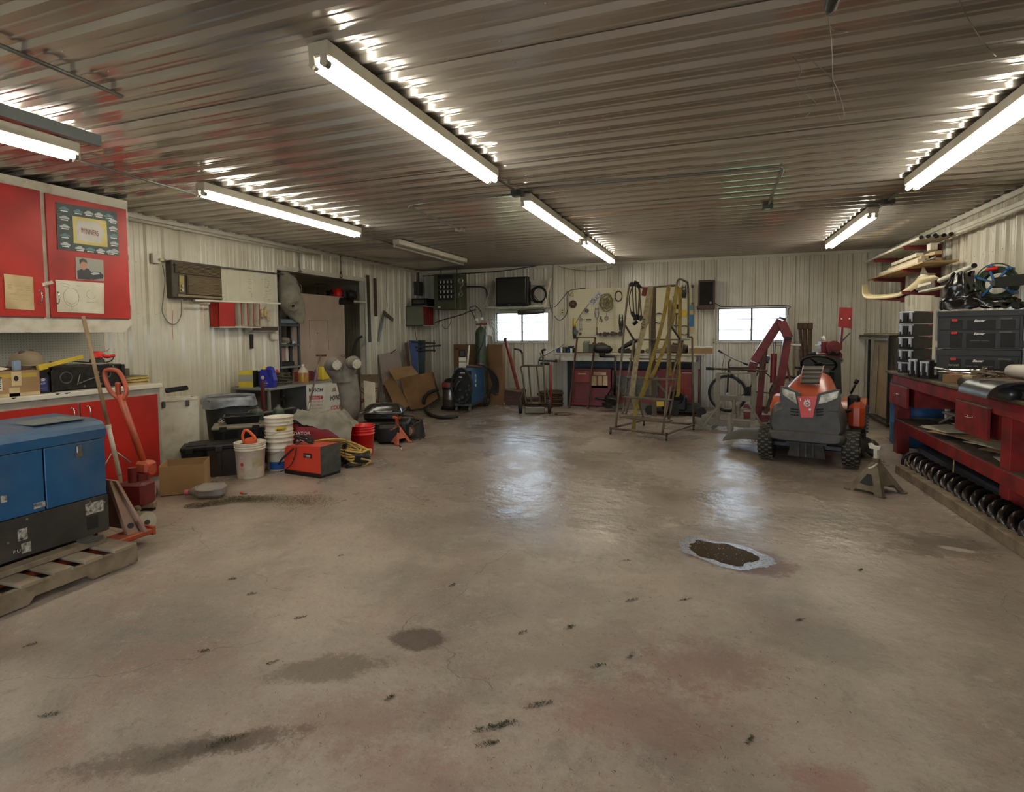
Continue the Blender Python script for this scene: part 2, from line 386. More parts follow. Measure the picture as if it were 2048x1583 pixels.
CONCRETE_SPOTS=[
    (838,1278,.16,.75,.2,(74,60,46),.85,.9,.3),(655,1335,.30,.42,.5,(84,70,52),.7,1.8,.5),
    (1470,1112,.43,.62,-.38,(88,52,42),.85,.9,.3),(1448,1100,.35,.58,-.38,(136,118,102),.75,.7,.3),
    (1035,1045,.34,.7,0,(120,104,84),.35,1.2,.5),(330,1510,.42,.22,.6,(70,58,44),.6,2.2,.6),(500,1480,.3,.22,.6,(66,54,42),.65,2.2,.5),(1150,1300,.7,.4,.7,(112,98,84),.4,2.2,.8),(700,1440,.5,.5,.4,(118,80,66),.45,2.2,.8),(1400,1330,.5,.5,.4,(118,76,64),.45,2.2,.8),
    (1900,1090,.5,.6,.5,(86,84,72),.6,2.0,.8),(1640,1030,.6,.5,.2,(100,98,86),.5,1.8,.8),(1660,1290,.4,.7,0,(104,100,88),.5,1.6,.8),
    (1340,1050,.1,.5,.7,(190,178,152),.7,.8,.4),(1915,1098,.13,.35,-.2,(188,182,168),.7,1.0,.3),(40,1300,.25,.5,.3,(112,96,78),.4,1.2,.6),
    (1270,1430,.6,.5,.2,(124,80,68),.4,2.2,.8),(840,1560,.5,.4,.1,(126,86,74),.35,2.2,.8),(1650,1560,.15,.8,.1,(126,56,48),.45,2.0,.6),(480,1000,.75,.3,.2,(116,104,80),.5,1.6,.8)]
m_floor=concrete()
m_gravel=mat('gravel',(150,144,134),.95,0,.15,sc=30)
m_grass=mat('grass',(70,104,40),.9,0,.2,sc=3)
m_water=mat('dirty_water',(62,46,28),.06,0,.1,sc=4,spec=.6)
m_sheen=mat('painted_sheen',(156,158,166),.10,0,.2,sc=50,col2=(92,86,80),mix=.58,bump=.5,bsc=90,spec=.8)  # bluish window reflection put into the colour of puddle rim and small puddle
# ------------------------------------------------------------------ the room shell
RIB=.2286
def prof(t):
    t=t%RIB
    for c,wb,wt,h in((.040,.070,.026,.026),(.040+RIB*.36,.026,.012,.005),(.040+RIB*.68,.026,.012,.005)):
        d=abs(t-c)
        if d<wt/2:return h
        if d<wb/2:return h*(wb/2-d)/((wb-wt)/2)
    return 0.
BRK=sorted(x for c,wb,wt in((.040,.070,.026),(.040+RIB*.36,.026,.012),(.040+RIB*.68,.026,.012)) for x in(c-wb/2,c-wt/2,c+wt/2,c+wb/2))
def sheet_pts(a,b):
    k0=int(math.floor(a/RIB))-1;k1=int(math.ceil(b/RIB))+1
    return[a]+[x for k in range(k0,k1) for x in(k*RIB+q for q in BRK) if a+1e-4<x<b-1e-4]+[b]
def clad(parent,O,U,Vv,Nn,a0,a1,v0,v1,holes,mt,off=.001,lap=.0025,pw=.9144,name='panel'):
    O=Vector(O);U=Vector(U);Vv=Vector(Vv);Nn=Vector(Nn);k=0;x=a0
    flip=U.cross(Vv).dot(Nn)<0
    while x<a1-1e-3:
        e=min(a1,(math.floor(x/pw+1e-6)+1)*pw);g=G();cuts=sorted({x,e}|{h[i] for h in holes for i in(0,1) if x<h[i]<e})
        for c0,c1 in zip(cuts[:-1],cuts[1:]):
            mid=(c0+c1)/2;iv=[(v0,v1)]
            for h in holes:
                if h[0]<mid<h[1]:iv=[p_ for(p,q) in iv for p_ in((p,min(q,h[2])),(max(p,h[3]),q)) if p_[1]-p_[0]>1e-3]
            ps=sheet_pts(c0,c1)
            for lo,hi in iv:
                vs=[]
                for t in ps:
                    z_=off+lap*(k%2)+prof(t);vs+=[O+U*t+Vv*lo+Nn*z_,O+U*t+Vv*hi+Nn*z_]
                fs=[(2*i,2*i+2,2*i+3,2*i+1) for i in range(len(ps)-1)]
                g.add(vs,[f[::-1] for f in fs] if flip else fs)
        if g.v:P(name,g,mt,parent,w=True)
        x=e;k+=1
def slab(name,a,b,mt,parts=None):
    g=G()
    for(p,q) in(parts or[(a,b)]):g.bx(p,q)
    o=S(name,g,mt);o['kind']='structure';return o
floor=slab('floor',(XL-2.6,YF-.2,-.12),(XR+.1,YB+.1,0),m_floor)
ground=slab('ground',(-40,-2,-.32),(40,52,-.14),m_grass)
slab('driveway',(-40,-40,-.32),(40,-2,-.14),m_gravel)

W1=(-4.52,-3.32,1.295,1.925);W2=(.105,1.295,1.30,1.925)
wb=slab('wall_back',None,None,m_wall,[((XL-.1,YB,0),(W1[0],YB+.12,ZC+.1)),((W1[1],YB,0),(W2[0],YB+.12,ZC+.1)),((W2[1],YB,0),(XR+.12,YB+.12,ZC+.1)),
    ((W1[0],YB,0),(W1[1],YB+.12,W1[2])),((W1[0],YB,W1[3]),(W1[1],YB+.12,ZC+.1)),((W2[0],YB,0),(W2[1],YB+.12,W2[2])),((W2[0],YB,W2[3]),(W2[1],YB+.12,ZC+.1))])
clad(wb,(0,YB,0),(1,0,0),(0,0,1),(0,-1,0),XL,XR,0,ZC,[W1,W2],m_wall)

wr=slab('wall_right',(XR,YF-.1,0),(XR+.12,YB+.1,ZC+.1),m_wall)
clad(wr,(XR,0,0),(0,1,0),(0,0,1),(-1,0,0),YF,YB,0,ZC,[],m_wall)

DY0,DY1,DZ=6.93,9.27,2.515
wl=slab('wall_left',None,None,m_wall,[((XL-.12,YF-.1,0),(XL,DY0,ZC+.1)),((XL-.12,DY1,0),(XL,YB+.1,ZC+.1)),((XL-.12,DY0,DZ),(XL,DY1,ZC+.1))])
clad(wl,(XL,0,0),(0,1,0),(0,0,1),(1,0,0),YF,YB,0,ZC,[(DY0,DY1,0,DZ)],m_wall)
wa=slab('wall_alcove',None,None,m_wall,[((XL-2.5,DY0-.6,0),(XL-2.38,DY1+1.2,2.7)),((XL-2.5,DY1+1.1,0),(XL-.1,DY1+1.2,2.7)),((XL-2.5,DY0-.7,0),(XL-.1,DY0-.6,2.7)),((XL-2.5,DY0-.7,2.55),(XL-.1,DY1+1.2,2.7))])
clad(wa,(XL-2.38,0,0),(0,1,0),(0,0,1),(1,0,0),DY0-.6,DY1+1.1,0,2.55,[],m_wall)
clad(wa,(0,DY1+1.1,0),(1,0,0),(0,0,1),(0,-1,0),XL-2.38,XL-.12,0,2.55,[],m_wall)

GD=(-3.4,.4,0,2.2)
wf=slab('wall_front',None,None,m_wall,[((XL-.1,YF-.12,0),(GD[0],YF,ZC+.1)),((GD[1],YF-.12,0),(XR+.1,YF,ZC+.1)),((GD[0],YF-.12,GD[3]),(GD[1],YF,ZC+.1))])
clad(wf,(0,YF,0),(1,0,0),(0,0,1),(0,1,0),XL,XR,0,ZC,[GD],m_wall)

ce=slab('ceiling',(XL-.1,YF-.1,ZC+.025),(XR+.1,YB+.1,ZC+.12),m_ceil)
clad(ce,(0,0,ZC+.022),(0,1,0),(1,0,0),(0,0,-1),YF,YB,XL,XR,[],m_ceil,off=.003)

def trim(n,a,b,mt=m_trim,kind='structure'):
    g=G();g.bx(a,b);o=S(n,g,mt);o['kind']=kind;return o
trim('trim_1',(XL,YB-.045,ZC-.055),(XR,YB-.019,ZC-.003));trim('trim_2',(XR-.05,YF,ZC-.075),(XR-.02,YB-.05,ZC-.02));trim('trim_3',(XL+.02,YF,ZC-.06),(XL+.045,YB-.05,ZC-.02))
g=G();g.bx((XL-.01,DY0-.05,0),(XL+.028,DY0,DZ+.05));g.bx((XL-.01,DY1,0),(XL+.028,DY1+.05,DZ+.05));g.bx((XL-.01,DY0,DZ),(XL+.028,DY1,DZ+.05));g.bx((XL-.12,DY0,DZ-.02),(XL,DY1,DZ));o=S('trim_4',g,m_trim);o['kind']='structure'
g=G();g.bx((XL,YB-.05,0),(XL+.05,YB,ZC-.05));g.bx((XR-.05,YB-.05,0),(XR,YB,ZC-.05));o=S('trim_5',g,m_trim);o['kind']='structure'

def window(n,W):
    x0,x1,z0,z1=W;g=G();t=.035
    for a,b in(((x0-.04,z0-.04),(x1+.04,z0)),((x0-.04,z1),(x1+.04,z1+.04)),((x0-.04,z0),(x0,z1)),((x1,z0),(x1+.04,z1))):g.bx((a[0],YB-.035,a[1]),(b[0],YB+.10,b[1]),.004)
    r=S(n,g,m_trim);r['kind']='structure'
    xm=(x0+x1)/2;g=G();g.bx((xm-.018,YB+.02,z0),(xm+.018,YB+.06,z1))
    for s_ in((x0,x0+.018),(x1-.018,x1)):g.bx((s_[0],YB+.02,z0),(s_[1],YB+.06,z1))
    g.bx((x0,YB+.02,z0),(x1,YB+.06,z0+.018));g.bx((x0,YB+.02,z1-.018),(x1,YB+.06,z1));P('sash',g,m_grey,r,w=True)
    for k in(1,2):
        z=z0+(z1-z0)*k/3
        for a,b in((x0,xm),(xm,x1)):
            g=G();g.bx((a+.018,YB+.035,z-.007),(b-.018,YB+.05,z+.007));P('muntin',g,m_grey,r,w=True)
    for a,b in((x0,xm),(xm,x1)):
        for k in range(3):
            za=z0+(z1-z0)*k/3;zb=z0+(z1-z0)*(k+1)/3;g=G();g.poly([(a,YB+.042,za),(b,YB+.042,za),(b,YB+.042,zb),(a,YB+.042,zb)]);P('pane',g,m_glass,r,w=True)
    return r
window('window_1',W1);window('window_2',W2)

def screws(par,pts,ax,mt=m_grey):
    g=G()
    for p in pts:p=Vector(p);g.cyl(p,p+Vector(ax)*.006,.006,.004,6)
    P('screw_head',g,mt,par,w=True,kind='stuff')
screws(wl,[(XL+.004,k*RIB+.13,z) for k in range(16,50) for z in(.95,1.75,2.35) if not(DY0-.05<k*RIB+.13<DY1+.05)],(1,0,0))
screws(wr,[(XR-.004,k*RIB+.13,z) for k in range(22,50) for z in(.6,1.5,2.35)],(-1,0,0))
screws(wb,[(k*RIB+.13,YB-.004,z) for k in range(-27,12) for z in(.6,2.25)],(0,-1,0))
screws(ce,[(x,k*RIB+.13,ZC+.018) for k in range(5,48) for x in(-5.5,-4.3,-3.1,-1.0,-.7,.5,1.7)],(0,0,-1),m_chrome)
# ------------------------------------------------------------------ fluorescent fixtures
def fixture(x,y0,y1,label,lit=(1,1),z=ZC-.0):
    t=T('ceiling_light',label,'light',(x,(y0+y1)/2,z),0,'fluorescent strip lights on the ceiling');L=(y1-y0)/2
    g=G();g.box((0,0,-.05),(.115,L*2,.075),bev=.006);P('housing',g,m_white,t)
    for s_,on in zip((-1,1),lit):
        if on is None:continue
        for e in(-1,1):
            g=G();g.poly([(s_*.032-.012,e*(L-.01),-.08),(s_*.032+.012,e*(L-.01),-.08),(s_*.032+.019,e*(L-.01),-.125),(s_*.032,e*(L-.01),-.14),(s_*.032-.019,e*(L-.01),-.125)],.014*1,(0,-e,0));P('socket',g,m_white,t)
        g=G();g.cyl((s_*.035,-L+.035,-.118),(s_*.035,L-.035,-.118),.019,n=12);
        P('tube',g,m_tube if on else mat('unlit_tube',(170,164,146),.3),t,label='lit fluorescent tube' if on else 'unlit fluorescent tube')
        for e in(-1,1):
            g=G();g.cyl((s_*.035,e*(L-.035),-.118),(s_*.035,e*(L-.012),-.118),.02,n=12);P('tube_cap',g,m_steel,t)
    return t
fixture(-1.80,2.28,4.55,'long lit twin-tube strip light, nearest one in the middle of the ceiling')
fixture(-1.80,5.45,7.95,'strip light with a single lit tube beyond the junction box',(1,None))
fixture(-1.80,8.2,10.65,'farthest lit strip light of the middle row, ending at the back wall')
fixture(1.72,3.75,6.2,'long lit strip light nearest the right wall, cut by the right edge')
fixture(1.72,7.5,10.1,'farther lit strip light of the right row near the back corner')
fixture(-4.47,3.95,6.4,'lit strip light in front of the air conditioner on the left')
fixture(-4.47,7.35,9.8,'unlit strip light near the back left corner',(0,None))
fixture(-4.42,.4,2.85,'lit strip light above the red wall cabinet, cut by the left edge')
fixture(1.72,-2.2,.2,'strip light behind the camera on the right');fixture(-1.8,-2.6,-.2,'strip light behind the camera in the middle')
# ================================================================== LEFT: cabinets
def handle(par,p,ax,L=.10,out=(1,0,0),mt=m_chrome,name='handle',r=.005):
    p=Vector(p);ax=Vector(ax).normalized();out=Vector(out);g=G()
    g.tube(smoothpts([p-ax*L/2,p-ax*L*.42+out*.022,p+ax*0+out*.032,p+ax*L*.42+out*.022,p+ax*L/2],4),[r*.8]+[r*1.2]*15+[r*.8]*2 if False else r,6)
    for s_ in(-1,1):g.cyl(p+ax*s_*L/2,p+ax*s_*L/2+out*.006,r*2.2,r*1.4,10)
    return P(name,g,mt,par,w=True)
t=T('wall_cabinet','white framed wall cabinet with two red doors under the ceiling on the left','cabinet',(-6.03,3.0,1.53))
XU,YE=-5.72,4.17
g=G();g.bx((XL+.03,1.4,1.66),(XU-.02,YE,2.88));P('carcass',g,m_white,t,w=True)
g=G();g.bx((XU-.02,1.4,2.785),(XU,YE,2.885));g.bx((XU-.02,3.352,1.66),(XU,3.402,2.785));g.bx((XU-.02,4.135,1.66),(XU,YE,2.785))
g.poly([(XU,1.4,1.53),(XU,4.08,1.53),(XU,YE,1.62),(XU,YE,1.66),(XU,1.4,1.66)],.02);g.bx((XU-.02,2.42,1.66),(XU,2.47,2.785));g.bx((XU-.02,1.4,1.66),(XU,1.45,2.785))
P('face_frame',g,m_dirtywhite,t,w=True)
for k,(a,b_) in enumerate(((3.397,4.14),(2.465,3.357),(1.44,2.425))):
    g=G();g.bx((XU+.001,a,1.668),(XU+.021,b_,2.79 if k<1 else 2.80),.002);d=P('door',g,m_redpaint,t,w=True)
    if k<2:
        y=a+.055 if k==0 else b_-.045
        handle(d,(XU+.021,y,1.85),(0,0,1),.11)
        g=G();yy=b_+.006 if k==0 else a-.006
        for z in(1.78,2.3,2.68):g.cyl((XU+.012,yy,z-.03),(XU+.012,yy,z+.03),.006,n=8)
        P('hinge',g,m_steel,d,w=True)
g=G();g.box((XU+.028,3.375,1.975),(.006,.09,.028),rotm(.35));g.cyl((XU+.02,3.362,1.97),(XU+.04,3.362,1.97),.006,n=8);P('latch',g,m_dirtywhite,t,w=True)

XD=XU+.0215
def sheet_on(pxs,X,name,label,cat,mt,th=.0012,curl=.0):
    c=[aX(px,py,X) for px,py in pxs]
    def fn(u,v):
        p=c[0].lerp(c[1],u).lerp(c[3].lerp(c[2],u),v);p.x+=.003+abs(math.sin(u*9+v*5))*curl;return p
    g=G();g.grid(fn,6,5,0);o=S(name,g,mt,label,cat);o2=o;return o,c
o,c=sheet_on([(111,404),(233,424),(238,512),(115,498)],XD,'poster','dark green racing car poster with a WINNERS panel on the right cabinet door','poster',mat('dark_green_print',(44,62,60),.45,0,.3,sc=14,col2=(24,32,36)),curl=.004)
def on(c,u,v,d=.006):p=c[0].lerp(c[1],u).lerp(c[3].lerp(c[2],u),v);return Vector((p.x+d,p.y,p.z))
def patch(c,u0,v0,u1,v1,name,mt,par,d=.008):
    g=G();g.poly([on(c,u0,v1,d),on(c,u1,v1,d),on(c,u1,v0,d),on(c,u0,v0,d)]);return P(name,g,mt,par,w=True)
yl=patch(c,.24,.24,.80,.83,'yellow_panel',mat('pale_yellow_print',(206,190,110),.5),o,.0085)
g=G();g.poly([on(c,u,v,.0095) for u,v in((.31,.32),(.66,.30),(.75,.50),(.69,.76),(.30,.76),(.285,.5))][::-1]);P('state_outline',g,mat('pale_grey_print',(196,192,184),.5),o,w=True)
text('lettering','WINNERS',on(c,.505,.54,.010),(0,1,-.03),(0,0,1),.052,mat('brown_red_ink',(128,70,54)),o,width=.165,depth=.001,bold=.01)
cc=mat('silver_print',(176,184,184),.4);cb=mat('teal_print',(70,120,124),.4)
for k in range(18):
    if k<5:u,v=.04+0*k,.05+.19*k
    elif k<9:u,v=.26+.17*(k-5),.86
    elif k<13:u,v=.26+.17*(k-9),.06
    else:u,v=.84,.15+.17*(k-13)
    g=G();pts=[(0,.06),(.03,.045),(.055,.02),(.095,.02),(.12,.045),(.15,.06),(.15,.09),(0,.09)]
    g.poly([on(c,u+a,v+b_,.0085) for a,b_ in pts][::-1]);P('car_print',g,cc if k%3 else cb,o,w=True)
    g=G();g.poly([on(c,u+.02,v+.125,.0085),on(c,u+.13,v+.125,.0085),on(c,u+.13,v+.105,.0085),on(c,u+.02,v+.105,.0085)]);P('caption',g,m_whiteink,o,w=True)

o,c=sheet_on([(150,513),(206,520),(208,562),(152,558)],XD,'photo_card','small grey card with a picture of a man above a racing car','photo',mat('grey_print',(150,146,136),.45,0,.05),curl=.001)
g=G();g.poly([on(c,u,v,.004) for u,v in((.05,.98),(.04,.62),(.2,.52),(.28,.42),(.46,.5),(.56,.66),(.5,.98))][::-1]);P('jacket',g,mat('dark_print',(48,48,48),.45),o,w=True)
g=G();g.poly([on(c,.27+.115*math.cos(a),.33+.23*math.sin(a),.005) for a in[k*PI/7 for k in range(14)]]);P('face',g,mat('skin_print',(176,128,96),.5),o,w=True)
g=G();g.poly([on(c,u,v,.006) for u,v in((.14,.33),(.13,.12),(.25,.03),(.38,.1),(.41,.26),(.34,.2),(.22,.19))][::-1]);P('hair',g,mat('dark_print',(48,48,48)),o,w=True)
g=G();g.poly([on(c,u,v,.006) for u,v in((.3,.86),(.4,.7),(.6,.6),(.85,.58),(.97,.72),(.95,.88),(.6,.97),(.36,.95))][::-1]);P('racing_car',g,mat('dark_print',(48,48,48)),o,w=True)
g=G();g.poly([on(c,u,v,.007) for u,v in((.5,.7),(.62,.63),(.8,.62),(.85,.68),(.6,.75))][::-1]);P('windscreen',g,cc,o,w=True)

o,c=sheet_on([(110,559),(207,566),(207,627),(114,623)],XD,'drawing','white sheet with a faint pencil drawing taped low on the right door','paper',m_paper,curl=.003)
def scrib(par,c,lines,mt,r=.0011,d=.0055,name='pencil_line'):
    g=G()
    for ln in lines:g.tube([on(c,u,v,d) for u,v in ln],r,4)
    P(name,g,mt,par,w=True)
circ=lambda x,y,a,b_,t0=0,t1=2*PI,n=14:[(x+a*math.cos(t0+(t1-t0)*k/n),y+b_*math.sin(t0+(t1-t0)*k/n)) for k in range(n+1)]
m_pencil=mat('pencil',(110,104,92))
scrib(o,c,[circ(.3,.52,.16,.3),circ(.3,.62,.1,.12,0,PI),[(.08,.12),(.2,.1),(.28,.16)],[(.1,.18),(.26,.2)],[(.42,.14),(.5,.15)],circ(.72,.4,.1,.14,.3,4.5),[(.3,.75),(.31,.93)],[(.62,.66),(.85,.63)]],m_pencil)

o,c=sheet_on([(7,547),(65,554),(68,620),(10,617)],XD,'note','yellowed torn note with faint handwriting on the left red door','paper',m_oldpaper,curl=.004)
scrib(o,c,[[(.12,v),(.5,v+.01),(.9,v-.005)] for v in(.3,.36,.42,.56,.7)],m_pencil,.0008)

def pegboard(name,O,U,Vv,Nn,W_,H_,pitch,label,mt,mh=None,hr=.0035):
    O=Vector(O);U=Vector(U);Vv=Vector(Vv);Nn=Vector(Nn);g=G();g.poly([O,O+U*W_,O+U*W_+Vv*H_,O+Vv*H_] if U.cross(Vv).dot(Nn)>0 else[O,O+Vv*H_,O+U*W_+Vv*H_,O+U*W_],.006)
    o=S(name,g,mt,label,'pegboard');gh=G()
    for i in range(1,int(W_/pitch)):
        for j in range(1,int(H_/pitch)):
            p=O+U*(i*pitch)+Vv*(j*pitch)+Nn*.0012;r=gh.ring(p,Nn,hr,5);gh.add(r,[tuple(range(5))[::-1]])
    if Nn.dot((gh.v[1]-gh.v[0]).cross(gh.v[2]-gh.v[0]))<0:pass
    P('peg_holes',gh,mh or mat('peg_hole_dark',(26,24,22),.9),o,w=True,kind='stuff');return o
pegboard('pegboard',(XL+.045,1.4,1.01),(0,1,0),(0,0,1),(1,0,0),2.87,.66,.0254,'grey perforated pegboard behind the white worktop under the wall cabinet',mat('grey_pegboard',(168,164,150),.6,0,.05,sc=2))

XB=-5.37
t=T('base_cabinet','low cabinet with red doors and white frame under the white worktop','cabinet',(-5.85,2.8,0))
g=G();g.bx((XL+.03,1.4,.02),(XB-.02,4.15,.955));P('carcass',g,m_dirtywhite,t,w=True)
g=G();g.bx((XB-.02,1.4,.89),(XB,4.17,.955));g.bx((XB-.02,1.4,.0),(XB,4.17,.09))
for a,b_ in((4.125,4.17),(3.36,3.395),(2.42,2.46),(1.4,1.44)):g.bx((XB-.02,a,.09),(XB,b_,.89))
P('face_frame',g,mat('greyed_white',(160,156,144),.5,0,.12,sc=6),t,w=True)
for k,(a,b_) in enumerate(((3.39,4.13),(2.455,3.365),(1.435,2.425))):
    g=G();g.bx((XB+.001,a,.06),(XB+.02,b_,.895),.002);d=P('door',g,m_redpaint,t,w=True)
    if k<2:handle(d,(XB+.02,(a+.06 if k==0 else b_-.05),.80),(0,0,1),.11,mt=m_chrome)
g=G();g.bx((XL+.05,1.35,.957),(XB+.025,4.19,1.0),.006);wt=S('worktop',g,m_white,'long white worktop with a worn front edge on the red base cabinet','worktop')
g=G()
for y,w_ in((3.18,.05),(3.25,.06),(2.86,.04)):g.poly([(XB+.026,y,.999),(XB+.026,y+w_*.4,.985),(XB+.026,y+w_,.999)][::-1])
P('chipped_edge',g,m_ink,wt,w=True);g=G();g.box((XB-.06,4.205,.978),(.09,.035,.035),bev=.004);P('end_bracket',g,m_darkwood,wt,w=True)

t=T('parcel_box','brown parcel box with yellow tape band and white barcode label on the worktop','box',(-5.60,2.8,1.0))
g=G();g.bx((-5.75,2.55,1.0),(-5.40,3.105,1.21),.002);P('carton',g,m_card,t,w=True)
for(y0,y1,z0,z1,n,mt) in((2.55,3.08,1.155,1.19,'yellow_band',mat('yellow_print',(176,150,60))),(2.90,2.97,1.09,1.205,'tape_label',m_oldpaper),(2.55,2.835,1.06,1.17,'shipping_label',m_paper),(2.7,3.1,1.002,1.03,'lower_tape',m_oldpaper),(2.88,2.955,1.0,1.075,'tape',m_oldpaper)):
    g=G();x=-5.399+(.0006 if n=='tape_label' else 0);g.poly([(x,y0,z0),(x,y1,z0),(x,y1,z1),(x,y0,z1)]);P(n,g,mt,t,w=True)
g=G();g.poly([(-5.397,2.932+.017*math.cos(a),1.15+.022*math.sin(a)) for a in[k*PI/6 for k in range(12)]]);P('round_mark',g,m_ink,t,w=True)
g=G()
for k in range(5):g.bx((-5.398,2.80,1.075+.017*k),(-5.397,2.825,1.083+.017*k))
P('barcode',g,m_ink,t,w=True)
g=G();g.poly([(-5.55,2.78,1.212),(-5.43,2.80,1.214),(-5.45,2.92,1.23),(-5.56,2.90,1.25)],.001);S('folded_leaflet',g,m_paper,'folded printed leaflet lying on the brown parcel box','paper')
g=G();g.box((-5.50,2.995,1.252),(.03,.055,.082),rotm(.05,.1,.1),.004);S('blue_pack',g,mat('pale_blue',(128,150,172),.6),'small pale blue pack standing on the parcel box','box')
t=T('oil_bottle','black oil bottle with blue label between parcel and black machine','bottle',(-5.52,3.16,1.0))
g=G();g.poly([(-.045,-.058,0),(-.045,.062,0),(-.045,.062,.15),(-.045,.03,.205),(-.045,.0,.225),(-.045,-.035,.19),(-.045,-.058,.165)],.09,(-1,0,0));P('body',g,m_black,t)
g=G();g.cyl((0,-.02,.2),(0,-.035,.245),.018,n=12);P('cap',g,m_black,t)
g=G();g.poly([(.046,-.05,.02),(.046,.045,.02),(.046,.045,.135),(.046,-.05,.135)]);l_=P('label',g,mat('blue_label',(44,62,130),.4),t)
g=G();g.poly([(.047,.012+.018*math.cos(a),.118+.012*math.sin(a)) for a in[k*PI/6 for k in range(12)]]);P('emblem',g,m_whiteink,l_)
text('lettering','NAPA',MW[t.name]@V(.0475,.012,.118),(0,1,0),(0,0,1),.009,m_ink,l_,depth=.0005);text('lettering','ATF',MW[t.name]@V(.047,.008,.085),(0,1,0),(0,0,1),.016,m_whiteink,l_,shear=.3,depth=.001)
g=G();g.bx((.0465,-.04,.045),(.047,.035,.049));g.bx((.0465,-.04,.1),(.047,.0,.105));P('print_line',g,mat('orange_ink',(196,110,60)),l_)
t=T('black_machine','dusty black metal box with pierced side on the right of the worktop','machine',(-5.62,3.56,1.0))
g=G();g.bx((-.16,-.31,.01),(.14,.31,.22),.006);P('case',g,m_blackmetal,t)
g=G();g.bx((.135,-.33,0),(.16,-.30,.19),.003);g.bx((.135,.295,0),(.16,.325,.215),.003);P('flange',g,m_blackmetal,t)
g=G()
for y,z,r in((-.2,.12,.05),(.16,.13,.035)):g.torus((.142,y,z),(1,0,0),r,.006,18)
P('port_ring',g,m_dgrey,t)
g=G();g.tube([(.15,-.1,.06),(.17,0,.10),(.15,.14,.12)],.004,5);g.tube([(.16,-.12,.05),(.12,-.05,.21)],.004,5);P('loose_rod',g,m_steel,t)
g=G()
for y,z in((-.05,.03),(.08,.15),(.22,.2),(.1,.04)):g.cyl((.14,y,z),(.147,y,z),.009,n=8)
P('bolt',g,m_steel,t)
t=T('dusty_helmet','dusty brown hard hat resting on the clutter beside the yellow level','helmet',(-5.62,3.14,1.245))
g=G();g.lathe([(.125,0),(.123,.03),(.108,.075),(.078,.108),(.035,.124),(0,.127)],n=20);P('shell',g,mat('dusty_tan',(134,118,94),.8,0,.15),t)
g=G();g.lathe([(.135,-.004),(.137,.006),(.124,.012),(.12,0)],n=20);P('brim',g,mat('dusty_tan',(134,118,94),.8),t);g=G();g.sph((.03,-.05,.11),(.02,.03,.02));g.sph((-.01,.04,.118),(.02,.02,.02));P('vent_knob',g,m_darkwood,t)
g=G();g.bx((-5.80,2.95,1.0),(-5.5,3.22,1.17),.01);S('black_bin',g,m_black,'low black bin on the worktop behind the oil bottle','box')
g=G();g.bx((-5.72,2.98,1.17),(-5.50,3.26,1.24),.012);S('dark_tray',g,m_darkwood,'dark tray under the dusty hard hat','tray')
t=T('spirit_level','yellow level slanting up over the black machine','level',(-5.47,3.3,1.23))
g=G();g.bar((-5.47,3.13,1.222),(-5.47,3.50,1.305),.03,.035,.003);P('beam',g,m_yellow,t,w=True)
g=G();g.bar((-5.452,3.13,1.222),(-5.452,3.2,1.237),.012,.05,.003);P('end_cap',g,m_yellow,t,w=True)
t=T('air_sander','red round air sander lying on the black machine','tool',(-5.58,3.70,1.221))
g=G();g.lathe([(.075,0),(.075,.012),(.07,.02)],n=18);P('pad',g,m_darkwood,t)
g=G();g.lathe([(.066,.02),(.055,.05),(.045,.055),(.045,.075)],n=18);P('shroud',g,m_black,t)
g=G();g.lathe([(.05,.065),(.052,.10),(.045,.118),(.02,.125),(0,.126)],n=18);P('grip_dome',g,m_redplastic,t)
g=G();g.tube([(.0,.05,.08),(0,.10,.07),(0,.17,.078)],[.016,.018,.014],10);P('air_handle',g,m_redplastic,t);g=G();g.tube([(0,.04,.12),(0,.1,.125),(0,.12,.145)],.004,5);P('lever',g,m_steel,t)
g=G();g.tube(smoothpts([(0,.17,.078),(.02,.12,.03),(.03,.0,.01),(.05,-.15,.03),(.04,-.3,.05),(-.02,-.4,.04)],4),.006,6);P('air_hose',g,m_rubber,t)
g=G();g.lathe([(.048,0),(.048,.075),(.02,.075),(.02,.0)],at=(-5.64,4.0,1.085),n=18);S('abrasive_roll',g,mat('grey_brown_abrasive',(84,76,70),.9),'dark abrasive roll at the end of the worktop','roll')
t=T('sandpaper_stack','loose stack of yellow-backed sandpaper sheets at the worktop end','sandpaper',(-5.60,4.02,1.0))
for k in range(9):
    g=G();g.box((random.uniform(-.01,.01),random.uniform(-.01,.01),.005+k*.0095),(.23,.26,.007),rotm(0,0,random.uniform(-.12,.12)));P('sheet',g,[m_oldpaper,m_yellow,m_oldwood][k%3],t)
g=G();g.tube(smoothpts([(-5.5,3.32,1.235),(-5.5,3.5,1.24),(-5.48,3.6,1.228),(-5.5,3.75,1.228)],4),.009,6);g.tube([(-5.52,3.3,1.24),(-5.5,3.65,1.232)],.006,6);S('wire_wand',g,m_steel,'bare metal rods lying across the top of the black machine','rod')
